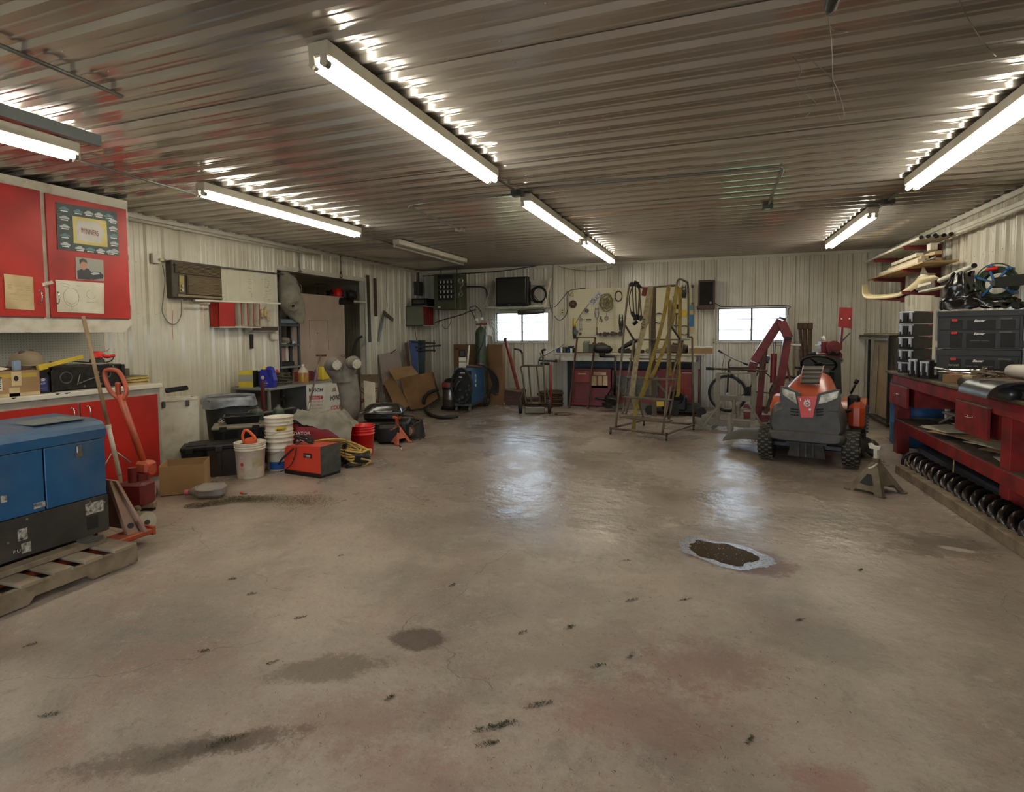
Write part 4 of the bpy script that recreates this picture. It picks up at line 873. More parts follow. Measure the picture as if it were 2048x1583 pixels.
g=G();g.bx((.03,-.078,.03),(.06,-.07,.10));l_=P('label',g,m_yellow,j);g=G();g.poly([(.0768*math.cos(a),.0768*math.sin(a),z) for a,z in((-1.5,.03),(-.75,.03),(-.75,.12),(-1.5,.12))]);P('paper_label',g,mat('faded_label',(150,140,96)),j)
p=fl(634,768,zt);cart('red_box','small red box on the desk behind the amber jug',V(-5.95,7.02,zt),(.20,.22,.15),m_redfaded,.1)
g=G();q_=V(-5.78,7.08,zt);g.cyl(q_,q_+V(0,0,.14),.03,n=14);g.cyl(q_+V(0,0,.14),q_+V(0,0,.17),.012,n=10);S('purple_can',g,mat('purple_can',(110,76,130),.4),'purple spray can beside the red box on the desk','can')
t=T('yellow_jug','yellow plastic jug at the far end of the desk','jug',(-5.72,7.2,zt));g=G();g.box((0,0,.11),(.10,.16,.22),bev=.02);g.cyl((0,.04,.2),(0,.04,.27),.02,n=10);P('body',g,m_yellow,t);g=G();g.cyl((0,.04,.265),(0,.04,.29),.024,n=12);P('cap',g,m_yellow,t)
g=G();q_=V(-6.1,6.62,zt);g.cyl(q_,q_+V(0,0,.17),.028,n=12);g.cyl(q_+V(0,0,.17),q_+V(0,0,.2),.012,n=8);S('red_can',g,m_redplastic,'narrow red spray can behind the coiled cable','can')

p=fl(528,840);g=G();q_=V(-5.35,5.95,0);a=up(525,762,q_);b_=up(531,850,q_);g.bar(V(a.x,a.y,0),a,.035,.035,.003);S('red_post',g,mat('dull_red_steel',(96,30,26),.6,.1),'dark red steel post standing at the near corner of the desk','post')
# ================================================================== black boxes pile
t=T('black_panel_case','dark flat panel case leaning under the desk corner','case',(-5.5,5.75,0))
a,b_=V(-5.44,5.42,0),V(-5.20,5.92,0);g=G();g.bar(a+V(0,0,.26),b_+V(0,0,.30),.09,.46,.012);P('shell',g,m_black,t,w=True);g=G();g.bar(a+V(0.02,0,.49),b_+V(.02,0,.53),.05,.02,.004);P('top_strip',g,m_dgrey,t,w=True)
def tote(name,label,c,d,rz,mt,lid,cat='tote',lidh=.05,latch=True):
    t=T(name,label,cat,c,rz);g=G();x,y,z=d
    g.add([(-x*.46,-y*.46,0),(x*.46,-y*.46,0),(x*.46,y*.46,0),(-x*.46,y*.46,0),(-x/2,-y/2,z-lidh),(x/2,-y/2,z-lidh),(x/2,y/2,z-lidh),(-x/2,y/2,z-lidh)],[(3,2,1,0),(0,1,5,4),(1,2,6,5),(2,3,7,6),(3,0,4,7),(4,5,6,7)])
    for k in(-.3,0,.3):g.box((k*x,-y*.485,(z-lidh)*.5),(.03,.012,(z-lidh)*.8))
    P('bin',g,mt,t);g=G();g.box((0,0,z-lidh/2),(x*1.04,y*1.05,lidh),bev=.012);g.box((0,0,z+.004),(x*.8,y*.75,.012),bev=.004);P('lid',g,lid,t)
    if latch:
        for k in(-.3,.3):g=G();g.box((k*x,-y*.53,z-lidh*.8),(.07,.016,.06),bev=.004);P('latch',g,mt,t)
    return t
tote('black_tote','big black lidded tote on the floor behind the cardboard box',V(-4.92,4.72,0),(.56,.50,.34),.75,mat('dark_brown_plastic',(34,26,22),.45,0,.1,dust=.1),m_black)
tote('black_tote','second black tote lid further left, against the white bin',V(-5.28,4.60,0),(.40,.40,.30),.75,m_black,m_black)
tote('grey_lid_case','black case with dusty grey lid stacked on the black tote',V(-5.02,4.86,.345),(.54,.36,.145),.75,m_black,mat('dusty_grey_lid',(126,120,104),.7,0,.1),'case',.035)
t=T('black_pan','shallow black tray sitting on the grey-lidded case','tray',(-5.02,4.90,.498),.75);g=G();x,y,z=.16,.11,.085
g.add([(-x,-y,0),(x,-y,0),(x,y,0),(-x,y,0),(-x*1.15,-y*1.2,z),(x*1.15,-y*1.2,z),(x*1.15,y*1.2,z),(-x*1.15,y*1.2,z)],[(3,2,1,0),(0,1,5,4),(1,2,6,5),(2,3,7,6),(3,0,4,7)]);P('pan',g,m_black,t)
g=G()
for a_,b2 in(((-x*1.2,-y*1.25),(x*1.2,-y*1.25)),((x*1.2,-y*1.25),(x*1.2,y*1.25)),((x*1.2,y*1.25),(-x*1.2,y*1.25)),((-x*1.2,y*1.25),(-x*1.2,-y*1.25))):g.bar(a_+(z,),b2+(z,),.02,.012,.003)
P('rim',g,m_blackmetal,t)
g=G();q_=V(-5.27,4.80,.50);g.tube(smoothpts([q_,q_+V(.02,.05,.02),q_+V(0,.1,.0),q_+V(-.03,.05,.03)],4,True),.009,6,closed=True);g.cyl(q_,q_+V(.06,.02,.0),.012,n=8);S('chrome_clamp',g,m_chrome,'small chrome clamp left of the black tray','clamp')
t=T('camp_stove_gear','green gas cylinder held in folding dark metal frame behind the buckets','gas cylinder',(-4.93,5.25,0))
for k,(x,y) in enumerate(((-5.02,5.12),(-4.90,5.32))):
    g=G();g.lathe([(.06,0),(.065,.01),(.065,.20),(.05,.235),(.02,.25),(.02,.27)],at=(x,y,.38),n=16);c=P('cylinder',g,m_green,t,w=True);q_=up(482 if k==0 else 505,862,(x,y));g=G();g.bx((x-.02,y-.068,.43),(x+.035,y-.064,.53));P('label',g,m_oldpaper,c,w=True)
g=G();g.box((-4.96,5.2,.19),(.34,.3,.37),rotm(0,0,.6),.01);P('base_box',g,m_black,t,w=True)
g=G();g.bar(up(480,845,(-5.0,5.15)),up(500,822,(-5.0,5.3)),.02,.03,.003);g.bar(up(500,822,(-5.0,5.3)),up(515,822,(-4.95,5.3)),.025,.03,.004);g.bar(up(514,824,(-4.9,5.3)),up(503,858,(-4.86,5.25)),.03,.03,.004);g.bar(up(500,855,(-4.88,5.2)),up(520,875,(-4.85,5.25)),.03,.03,.004);P('folding_frame',g,m_dgrey,t,w=True)
# ================================================================== buckets
def bucket(name,label,loc,mt,h=.37,rims=(.30,.325,.35),bail=True,rz=0,group=None):
    t=T(name,label,'bucket',loc,rz,group);pr=[(.128,0),(.131,.006)]
    for z in sorted(rims):r=.131+.016*z/h;pr+=[(r+.001,h*z/.37-.006),(r+.010,h*z/.37-.005),(r+.010,h*z/.37),(r+.001,h*z/.37+.002)]
    pr+=[(.148,h-.006),(.157,h-.006),(.157,h),(.142,h),(.126,.01),(0,.01)];g=G();g.lathe(pr,n=32);P('body',g,mt,t)
    if bail:
        g=G();g.tube(smoothpts([(-.15,0,h*.86),(-.12,-.10,h*.62),(0,-.155,h*.5),(.12,-.10,h*.62),(.15,0,h*.86)],6),.0022,5);P('bail',g,m_steel,t)
        for s_ in(-1,1):g=G();g.cyl((s_*.148,0,h*.86),(s_*.165,0,h*.86),.012,n=10);P('ear',g,mt,t)
    return t
bp_=V(-4.58,4.55,0)
b1=bucket('white_bucket','white bucket holding an orange chainsaw handle, in front of the black totes',bp_,m_bucket,bail=False);M_=MW[b1.name]
def curved(t_,a0,a1,z0,z1,r0,mt,name='label',n=8):
    g=G();g.grid(lambda u,v:((r0+.0012+.016*(z0+(z1-z0)*v)/.37)*math.cos(a0+(a1-a0)*u),(r0+.0012+.016*(z0+(z1-z0)*v)/.37)*math.sin(a0+(a1-a0)*u),z0+(z1-z0)*v),n,1);return P(name,g,mt,t_)
to_cam=math.atan2(-bp_.y,-bp_.x)
curved(b1,to_cam+.1,to_cam+.95,.12,.22,.132,mat('torn_label',(168,156,124),.8,0,.1,sc=20));l_=curved(b1,to_cam-.75,to_cam-.5,.07,.24,.1315,mat('pale_pink_print',(200,170,160),.6))
def onc(t_,a,z,r):return MW[t_.name]@V(r*math.cos(a),r*math.sin(a),z),MW[t_.name].to_3x3()@V(-math.sin(a),math.cos(a),0)
o_,u_=onc(b1,to_cam-.62,.155,.1405);g=G();g.poly([MW[b1.name].inverted()@(o_+u_*(.016*math.cos(a))+V(0,0,.02*math.sin(a))) for a in[k*PI/6 for k in range(12)]]);P('red_mark',g,m_redink,b1)
text('lettering','WARNING',o_+V(0,0,.055),u_,(0,0,1),.008,m_redink,b1,width=.032);text('lettering','DANGER',o_-V(0,0,.05),u_,(0,0,1),.008,m_redink,b1,width=.032)
t=T('orange_chainsaw','orange chainsaw handle sticking out of the white bucket','chainsaw',bp_+V(0,0,.02));sd=V(.92,.38,0)
def bq(a,z,d=0.):return bp_+sd*a+V(.38,-.92,0)*d+V(0,0,z)
g=G();g.poly([bq(-.065,.28,0),bq(.055,.28,0),bq(.05,.38,0),bq(.02,.41,0),bq(-.05,.40,0)],.06);P('saw_body',g,mat('bright_orange_plastic',(222,96,50),.45),t,w=True)
g=G();g.tube(smoothpts([bq(-.06,.36),bq(-.075,.43),bq(-.05,.49),bq(-.01,.48),bq(.03,.44),bq(.055,.41),bq(.05,.37)],4),.014,8);P('rear_handle',g,mat('bright_orange_plastic',(222,96,50),.45),t,w=True)
g=G();g.tube([bq(.08,.2,-.02),bq(.085,.39,-.02)],.018,10);P('engine_head',g,m_dirtywhite,t,w=True)
b2_=V(-4.54,4.93,0)
b2=bucket('white_bucket','white bucket with a blue band at the bottom of the bucket stack',b2_,m_bucket,bail=True,rims=(.22,.25,.32));tc2=math.atan2(-b2_.y,-b2_.x)
curved(b2,tc2-.9,tc2+1.2,.015,.10,.1315,m_blueink,'blue_band',12);o_,u_=onc(b2,tc2+.55,.17,.142);text('lettering','K',o_,u_,(0,0,1),.045,m_redink,b2,bold=.02)
o_,u_=onc(b2,tc2+.65,.12,.140);text('lettering','GUARD',o_,u_,(0,0,1),.016,m_blueink,b2,width=.05)
b3=bucket('white_bucket','white bucket with yellow oval badge on top of the bucket stack',b2_+V(0,0,.215),m_bucket,rims=(.16,.19,.22,.29,.325));o_,u_=onc(b3,tc2+.12,.245,.1455)
g=G();Mi=MW[b3.name].inverted();g.poly([Mi@(o_+u_*(.062*math.cos(a))+V(0,0,.03*math.sin(a))) for a in[k*PI/9 for k in range(18)]]);P('oval_badge',g,m_yellow,b3);text('lettering','SHOUT',o_-V(0,0,.006),u_,(0,0,1),.024,m_ink,b3,width=.085,depth=.003,bold=.03)
rb_=V(-4.06,5.80,0);rb=bucket('red_bucket','bright red plastic bucket behind the yellow hose',rb_,m_redplastic,rims=(.27,.31,.34),bail=False)
g=G();g.tube(smoothpts([(-.15,0,.33),(-.10,-.02,.45),(.0,0.03,.53),(.02,.1,.5)],5),.0022,5);P('bail',g,m_steel,rb)
# ================================================================== red charger, hose, generator, cloth
t=T('battery_charger','red wheeled welder with POWER badge in front of the red generator','welder',(-3.95,4.95,0))
a=fl(569,946);b_=fl(642,957);c_=fl(672,938);H2=.325
u_=(b_-a).normalized();n_=V(-u_.y,u_.x,0);dp=.28;L_=(b_-a).length
TL=up(573,890,a);TR=up(641,893,b_)
def bxf(a,u,n,L,d,z0,z1,gg,inset=0):gg.add([a+u*inset+V(0,0,z0),a+u*(L-inset)+V(0,0,z0),a+u*(L-inset)+n*d+V(0,0,z0),a+u*inset+n*d+V(0,0,z0),a+u*inset+V(0,0,z1),a+u*(L-inset)+V(0,0,z1),a+u*(L-inset)+n*d+V(0,0,z1),a+u*inset+n*d+V(0,0,z1)],[(3,2,1,0),(0,1,5,4),(1,2,6,5),(2,3,7,6),(3,0,4,7),(4,5,6,7)])
m_chg=mat('orange_red_paint',(196,52,30),.4,0,.06,sc=4,dust=.15)
g=G();bxf(a,u_,n_,L_,dp,.02,.05,g,.0);P('base_plate',g,m_blackmetal,t,w=True)
g=G();z1=TL.z
g.poly([a+V(0,0,.04),b_+V(0,0,.04),b_+V(0,0,TR.z),a+u_*.06+V(0,0,z1+.005),a+u_*.015+V(0,0,z1-.03)],dp-.01,-n_);P('red_shell',g,m_chg,t,w=True)
g=G();bxf(b_+u_*.001,u_,n_,.006,dp,.03,TR.z-.002,g);P('end_plate',g,m_dgrey,t,w=True)
g=G();bxf(a+u_*.005,u_,n_,L_-.01,dp,-.0+.0,.025,g);P('foot_rail',g,m_black,t,w=True)
o_=a+u_*L_*.66+V(0,0,.225)-n_*.003;g=G();g.box(o_,(.12,.004,.05),Matrix((u_,n_,V(0,0,1))).transposed(),.002);bd=P('badge',g,m_ink,t,w=True)
text('lettering','POWER',o_+u_*.012-n_*.002,u_,(0,0,1),.018,m_whiteink,bd,width=.066,bold=.02);g=G();q_=o_-u_*.04-n_*.003;g.poly([q_+V(0,0,-.012),q_+u_*.014+V(0,0,.008),q_-u_*.012+V(0,0,.012)]);P('badge_mark',g,m_redink,bd,w=True);text('lettering','FEATHERWELD',o_+u_*.015-n_*.002-V(0,0,.015),u_,(0,0,1),.006,m_whiteink,bd,width=.06)

g=G();top=V(0,0,z1+.015);k0=a+u_*.12+n_*.12+top;pts=[]
for k in range(70):an=k*2*PI/12;pts.append(k0+u_*(.10*math.cos(an)+.06+.03*math.sin(k*.9))+n_*(.045*math.sin(an))+V(0,0,.02+.05*abs(math.sin(an*.5))+.012*math.sin(k)))
g.tube(pts,.008,6);P1=a+V(0,0,0)
g.tube(smoothpts([k0+V(0,0,.02),a+u_*.14-n_*.02+V(0,0,z1-.03),a+u_*.03-n_*.05+V(0,0,.17),a-u_*.03-n_*.04+V(0,0,.11)],6),[.010]*18+[.016],8)
g.tube(smoothpts([a+u_*.2-n_*.01+V(0,0,z1),a+u_*.19-n_*.03+V(0,0,.2),a+u_*.12-n_*.03+V(0,0,.1),a+u_*.0-n_*.04+V(0,0,.03),a-u_*.03-n_*.02+V(0,0,.02)],6),.005,6);S('torch_cable',g,m_rubber,'black cable bundle coiled on the red welder, one lead hanging','cable')

t=T('red_generator','red portable generator half hidden under a grey sheet','generator',(-4.25,5.35,0));gu=V(.93,.37,0).normalized();gn=V(-gu.y,gu.x,0);ga=V(-4.50,5.12,0);ga=fl(578,935)+V(-.02,.12,0)
g=G();bxf(ga,gu,gn,.52,.42,.08,.44,g);P('body',g,mat('deep_red_plastic',(150,20,16),.4),t,w=True)
g=G();bxf(ga+gn*.02,gu,gn,.56,.40,.0,.09,g,-.02);bxf(ga+gu*.02+gn*.08,gu,gn,.48,.30,.44,.50,g);P('frame',g,m_black,t,w=True)
o_=up(606,867,ga+gu*.16);text('lettering','PREDATOR',up(597,866,ga+gu*.13)-gn*.003,gu,(0,0,1),.036,m_whiteink,t,width=.27,bold=.01);text('lettering','3500',up(604,879,ga+gu*.16)-gn*.003,gu,(0,0,1),.034,m_whiteink,t,width=.13)
text('lettering','INVERTER',up(598,890,ga+gu*.16)-gn*.003,gu,(0,0,1),.012,m_whiteink,t,width=.10)

t=T('grey_sheet','grey fabric sheet draped over the red generator','cloth',(-4.2,5.4,.4))
s0=up(566,830,ga);
def shf(u,v):
    base=ga+gu*(-.02+.66*u)+gn*(-.02+.40*v)
    z=.585-.02*math.sin(u*7)-.04*u;edge=max(0,.22-v)/.22;drop=edge**1.5*(.05+.22*max(0,min(1,(u-.12)*1.1))*(1 if u<.92 else.6));z-=drop;base-=gn*edge*.03
    z-=max(0,u-.72)**1.3*.62;z+=.045*math.exp(-((u-.1)**2+(v-.5)**2)*60)
    z+=.018*noise.noise(V(u*7,v*9,1))+.012*noise.noise(V(u*17,v*15,5))+.010*math.sin((u*1.4+v)*16);return base+V(0,0,z)
g=G();g.grid(shf,44,26,.003);P('fabric',g,m_canvas,t,w=True)

t=T('yellow_hose','coil of dusty yellow air hose spilling toward the red bucket','hose',(-3.75,5.35,0));hb_=ga+gu*.50
g=G();pts=[]
c0=up(655,893,hb_);c1=up(738,905,hb_)
for k in range(7):
    q=k/6;e0=up(632+9*k,880+2*k,hb_);e1=up(745-3*(k%3)-7*k*(k%2),902+8*math.sin(k*1.7),hb_)
    top=up(688+4*k,876+5*k,hb_-gn*.05*k/6);bot=up(686+6*k,898+6.5*k,hb_-gn*.12)
    pts+=[e0,top,e1,bot]
pts=[p-gn*(.02*math.sin(i*1.3)+.05) for i,p in enumerate(pts)]
g.tube(smoothpts(pts,7),.0115,8);P('coil',g,m_yelhose,t,w=True)
g=G();q_=up(742,915,hb_-gn*.2);g.tube([pts[-1],q_-V(0,0,.03),up(722,917,hb_-gn*.2)],.0115,8);P('hose_end',g,m_yelhose,t,w=True)

t=T('black_scrap_frame','tangle of black brackets and hooks on the floor under the hose','scrap',(-3.62,5.2,0));sb=fl(700,935)
g=G();g.box(sb+V(-.02,.12,.10),(.34,.14,.10),rotm(.2,.1,.5),.01);g.box(sb+V(-.12,.05,.14),(.04,.05,.26),rotm(.1,.2,.3),.008);P('bracket',g,m_black,t,w=True)
g=G();g.tube(smoothpts([sb+V(-.08,-.02,.02),sb+V(-.14,-.02,.12),sb+V(-.12,0,.19),sb+V(-.08,0,.2)],4),.009,6);g.tube([sb+V(-.05,-.02,.015),sb+V(.12,.05,.03)],.012,6);g.tube([sb+V(-.02,-.05,.01),sb+V(.06,.0,.05),sb+V(.03,.03,.01)],.006,6);P('hook',g,m_blackmetal,t,w=True)
g=G();g.tube([sb+V(.0,.08,.09),sb+V(.09,.12,.12)],.022,8);P('grey_grip',g,m_dgrey,t,w=True)
g=G();g.tube(smoothpts([up(680,885,hb_),up(690,905,sb),up(688,922,sb),up(672,930,sb),up(660,918,sb)],5),.005,5);P('thin_cable',g,m_rubber,t,w=True)
# ================================================================== white printed carton
t=T('printed_carton','tall white carton printed with racing sponsor names','box',(-5.45,7.25,0));bl=fl(612,845)
A_=V(-5.50,6.85,0);lf_=up(613,770,A_);md=V(-5.26,7.03,0);md2=up(648,770,md);rt=V(-4.98,7.22,0)
g=G();hh=up(613,768,A_).z;n2=V(-.36,.56,0)*.5
q=[A_,md,md+V(.05,.36,0),A_+V(.05,.36,0)]
A_=up(613,800,(-5.42,6.75));A_.z=0;B_=up(651,800,(-5.20,6.86));B_.z=0;C_=up(692,800,(-5.14,7.28));C_.z=0;D_=A_+C_-B_
g.add([A_,B_,C_,D_]+[p+V(0,0,hh) for p in(A_,B_,C_,D_)],[(3,2,1,0),(0,1,5,4),(1,2,6,5),(2,3,7,6),(3,0,4,7),(4,5,6,7)]);P('carton',g,mat('white_carton',(205,200,186),.7,0,.05),t,w=True)
fu=(B_-A_).normalized();fr=V(fu.y,-fu.x,0);su=(C_-B_).normalized();sr=V(su.y,-su.x,0);fc=A_.lerp(B_,.5)+fr*.002;sc_=B_.lerp(C_,.48)+sr*.002;W1_=(B_-A_).length;W2_=(C_-B_).length
text('lettering','BUSCH',fc+V(0,0,hh*.90),fu,(0,0,1),.05,m_ink,t,width=W1_*.72,bold=.02)
g=G();g.box(fc+V(0,0,hh*.75),(W1_*.72,.002,.055),Matrix((fu,-fr,V(0,0,1))).transposed());rb2=P('red_band',g,m_redink,t,w=True);text('lettering','PURSUIT',fc+fr*.002+V(0,0,hh*.752),fu,(0,0,1),.03,m_whiteink,rb2,width=W1_*.6,shear=.3)
for z,s,mt,h in((.67,'RACING SERIES',m_redink,.018),(.60,'AUTO PARTS',m_redink,.024),(.54,'TOOLS INC',m_ink,.016),(.46,'FORMULA',m_ink,.016),(.36,'KENDALL',m_redink,.026),(.28,'MOTORSPORT',m_ink,.016)):text('lettering',s,fc+V(0,0,hh*z),fu,(0,0,1),h,mt,t,width=W1_*.68)
for z,s,mt,h in((.72,'HOWES',m_ink,.07),(.52,'COLE',m_redink,.06),(.30,'VALVE',m_oldpaper,.05),(.14,'RIDE',m_redink,.05)):text('lettering',s,sc_+V(0,0,hh*z),su,(0,0,1),h,mt,t,width=W2_*.5,shear=.1,bold=.02)
g=G();g.poly([sc_+su*(-.08)+V(0,0,hh*.84),sc_+su*.02+V(0,0,hh*.84),sc_+su*.0+V(0,0,hh*.93),sc_+su*(-.05)+V(0,0,hh*.92)]);P('brown_mark',g,m_wood,t,w=True)
g=G();q_=V(-5.32,7.35,0);a=up(735,752,(-5.05,7.5));b_=up(712,765,(-5.2,7.5));g.add([V(-5.06,7.34,0),V(-4.95,7.46,0),V(-4.98,7.48,.73),V(-5.14,7.42,.76),],[(0,1,2,3)]);g.add([v+V(-.012,.012,0) for v in g.v[:4]],[(3,2,1,0)]);S('white_board',g,m_dirtywhite,'white board edge leaning behind the grey manifold','board')

q_=V(-4.45,5.75,.45);a=up(641,710,(-4.55,5.9));b_=up(616,820,(-4.5,5.62));t=T('tee_handle_bar','steel T-handle bar sticking up from the grey sheet','tool',(b_.x,b_.y,b_.z));g=G();g.tube([b_,a],.011,8);P('shaft',g,m_rustgrey,t,w=True)
c1=up(636,708,(-4.55,5.9));g=G();d_=V(.9,.35,-.02);g.cyl(a-d_*.055,a+d_*.075,.016,n=10);P('grip',g,m_rust,t,w=True);g=G();g.cyl(b_,b_.lerp(a,.13),.019,n=10);P('ferrule',g,m_steel,t,w=True)

t=T('grey_duct','big grey Y-shaped twin-spout plastic duct standing behind the carton','duct',(-4.62,6.75,0));db=V(-4.62,6.68,0);m_duct=mat('dusty_grey_plastic',(116,110,100),.7,0,.12,sc=6,col2=(88,82,72),dust=.3,bump=.2)
def dq(x,y,d=0.):p=up(x,y,db);return p+V(-db.x,-db.y,0).normalized()*d
rows=[(702,860,24),(700,830,26),(697,800,28),(693,770,29),(690,755,32)]
g=G();vs=[];nn=20
for(x,y,hw) in[(693,862,13),(697,846,17),(701,815,20),(699,785,21),(695,765,22),(688,748,27)]:
    c=dq(x,y);rx=(dq(x+hw,y)-c).length;dd=V(db.x,db.y,0).normalized();ux=V(dd.y,-dd.x,0)
    vs+=[c+ux*(rx*math.cos(k*2*PI/nn))+dd*(rx*.5*math.sin(k*2*PI/nn)) for k in range(nn)]
g.add(vs,[(i*nn+j,i*nn+(j+1)%nn,(i+1)*nn+(j+1)%nn,(i+1)*nn+j) for i in range(5) for j in range(nn)],True);g.add(vs[:nn],[tuple(range(nn))]);P('trunk',g,m_duct,t,w=True)
for(x0_,y0_,x1_,y1_,x2_,y2_) in((678,752,663,731,673,725),(692,752,702,728,712,723)):
    s_=(dq(x0_+13,y0_)-dq(x0_,y0_)).length;g=G()
    g.tube(smoothpts([dq(x0_+2,y0_+12),dq(x0_,y0_),dq((x0_+x1_)/2,(y0_+y1_)/2+2),dq(x1_,y1_,.03),dq((x1_+x2_)/2+1,y2_+1,.11),dq(x2_+2,y2_+3,.19)],5),[s_*1.2]*6+[s_*1.2]*5+[s_*1.18]*5+[s_*1.1]*5+[s_*.85]*4+[s_*.72],16);e=P('spout',g,m_duct,t,w=True)
    c=dq(x2_+2,y2_+3,.19);d_=(dq(x2_+2,y2_+3,.19)-dq((x1_+x2_)/2+1,y2_+1,.11)).normalized();g=G();g.cyl(c,c+d_*.008,s_*.74,n=18);P('flange',g,m_dirtywhite,e,w=True);g=G()
    for k in range(4):q=g.ring(c+d_*.009,d_,s_*.5,4)[k];g.cyl(q,q+d_*.004,.005,n=6)
    P('bolt',g,m_dgrey,e,w=True,kind='stuff')

cart('red_black_carton','black and red carton under the desk with a white end flap',V(-5.02,6.0,.0),(.34,.24,.34),m_black,.38,bands=(('white_end',-.5,.5,0,1,m_white,'x'),('red_end',-.4,.4,.55,.92,m_redink,'x'),('red_corner',-.5,-.3,.3,.95,m_redink,'y')))
g=G();q_=V(-4.72,5.72,.34)
g.box((-4.95,5.95,.352),(.22,.2,.02),rotm(.05,0,.4),.004);g.box((-4.93,5.93,.372),(.18,.16,.015),rotm(-.06,.04,.1),.004);S('rag_pile',g,m_paper,'crumpled papers on the black and red carton','paper')
# ================================================================== grill, bags, jack stand
t=T('portable_grill','black portable gas grill with domed lid on a black case','grill',(-4.35,6.75,0),.38);gb=fl(740,868)
T_=MW[t.name]
g=G();g.bx((-.30,-.20,.02),(.36,.2,.27),.03);P('lower_case',g,m_black,t)
g=G();g.bx((-.25,-.17,.30),(.25,.17,.40),.02);P('firebox',g,m_blackmetal,t)
g=G()
def lid(u,v):
    x=-.27+.54*u;y=-.19+.38*v;e=(1-abs(2*u-1)**4)*(1-abs(2*v-1)**3);return(x,y,.405+.115*max(0,e)**.6)
g.grid(lid,16,12,.004);P('lid',g,mat('gloss_black',(14,14,14),.16,0,.1,dust=.08),t)
g=G();g.tube([(-.27,-.195,.40),(.27,-.195,.40),(.27,.195,.40)],.008,6);P('lid_rim',g,m_steel,t);g=G();g.tube(smoothpts([(-.1,-.19,.43),(-.08,-.24,.43),(.12,-.24,.43),(.14,-.19,.43)],4),.009,6);P('handle',g,m_steel,t)
g=G();g.lathe([(.03,.515),(.028,.525),(0,.527)],at=(.02,0,0),n=16);P('gauge',g,m_steel,t)
for x in(-.2,.2):
    for y in(-.13,.13):g=G();g.cyl((x,y,.265),(x,y,.31),.015,n=8);P('foot',g,m_black,t)
def blob(name,label,cat,c,r,mt,rz=0.,jit=.35,n=18,extra=None):
    t=T(name,label,cat,(c[0],c[1],c[2]-r[2] if c[2]-r[2]>.01 else 0),rz);g=G();g.sph((0,0,max(r[2],0)),r,n,jit=jit);g.v=[V(v.x,v.y,max(v.z,.003)) for v in g.v];P('body',g,mt,t);return t
t=T('black_tool_bag','black soft tool bag slumped behind the orange jack stand','bag',(-4.12,7.02,0),.3)
g=G();g.grid(lambda u,v:(lambda a,z:((.24-.04*z)*math.copysign(abs(math.cos(a))**.6,math.cos(a))*(1+.05*noise.noise(V(a*2,z*3,2))),(.15-.06*z)*math.copysign(abs(math.sin(a))**.6,math.sin(a))*(1+.08*noise.noise(V(a*3,z*3,4))),z*.25+.02*noise.noise(V(a,z,1))))(u*2*PI,v),28,6);g.poly([(.2*math.cos(a),.09*math.sin(a),.25) for a in[k*PI/8 for k in range(16)]]);P('body',g,m_black,t);g=G();g.tube(smoothpts([(-.12,-.1,.2),(-.1,-.1,.31),(.1,-.1,.31),(.12,-.1,.2)],5),.012,6);P('strap',g,m_blackmetal,t)
g=G();q_=V(-4.35,6.42,0);g.box(q_+V(.2,.12,.13),(.3,.22,.26),rotm(0,0,.5),.04);S('black_bag',g,m_black,'small black bag between the red bucket and the jack stand','bag')
def jackstand(name,label,base,mt,h,rz,w_=.13,toothmt=None,saddle=True,parts=True):
    t=T(name,label,'jack stand',base,rz);th=.006
    for k in range(4):
        R_=Matrix.Rotation(k*PI/2,3,'Z');g=G();zt_=h*.62;a_=.028
        if k%2==0:pl=[(-w_,-w_,.012),(-w_*.62,-w_,.0),(-w_*.5,-w_*.97,.03),(w_*.5,-w_*.97,.03),(w_*.62,-w_,0),(w_,-w_,.012),(a_,-a_,zt_),(-a_,-a_,zt_)]
        else:pl=[(-w_,-w_,.012),(-w_*.72,-w_,.0),(-w_*.45,-w_*.72,zt_*.30),(w_*.45,-w_*.72,zt_*.30),(w_*.72,-w_,0),(w_,-w_,.012),(a_,-a_,zt_),(-a_,-a_,zt_)]
        if k%2==1:pass
        g.poly([R_@V(p) for p in pl],th,R_@V(0,-1,.3));P('side_plate',g,mt,t)
        if k%2==0 and parts:g=G();g.poly([R_@V(p) for p in((-w_*.50,-w_*.86-.006,zt_*.17),(-w_*.2,-w_*.80-.008,zt_*.24),(w_*.25,-w_*.80-.008,zt_*.24),(w_*.50,-w_*.86-.006,zt_*.17),(w_*.12,-w_*.50-.010,zt_*.62),(-w_*.12,-w_*.50-.010,zt_*.62))]);P('cutout',g,m_ink,t)
        g=G();g.box(R_@V(-w_*.95,-w_*.95,.008),(.05,.05,.012),bev=.003);P('foot',g,mt,t)
    g=G();g.cyl((0,0,h*.58),(0,0,h*.70),.03,n=14);P('collar',g,mt,t);g=G();g.bx((-.016,-.016,h*.4),(.016,.016,h*.92));
    for k in range(6):g.box((.018,0,h*(.66+.04*k)),(.012,.02,.010))
    P('ratchet_post',g,toothmt or mt,t);g=G();g.poly([(-.06,-.03,h),(-.035,-.03,h*.955),(.035,-.03,h*.955),(.06,-.03,h),(.045,-.03,h*.90),(-.045,-.03,h*.90)],.06,(0,-1,0));P('saddle',g,toothmt or mt,t)
    g=G();g.tube(smoothpts([(.02,-.02,h*.60),(.05,-.07,h*.62),(.06,-.14,h*.58),(.04,-.17,h*.55)],4),.008,6);P('lever',g,toothmt or mt,t);return t
jackstand('jack_stand','worn orange jack stand beside the black grill',fl(787,888)+V(0,.1,0),m_orange,.37,-.25,.13)
g=G();q_=fl(800,899);g.tube([q_+V(-.02,.03,.04),q_+V(0.02,.0,.03),q_+V(.04,-.03,.01)],.011,6);S('chrome_lever',g,m_chrome,'shiny lever end lying at the orange jack stand','lever')
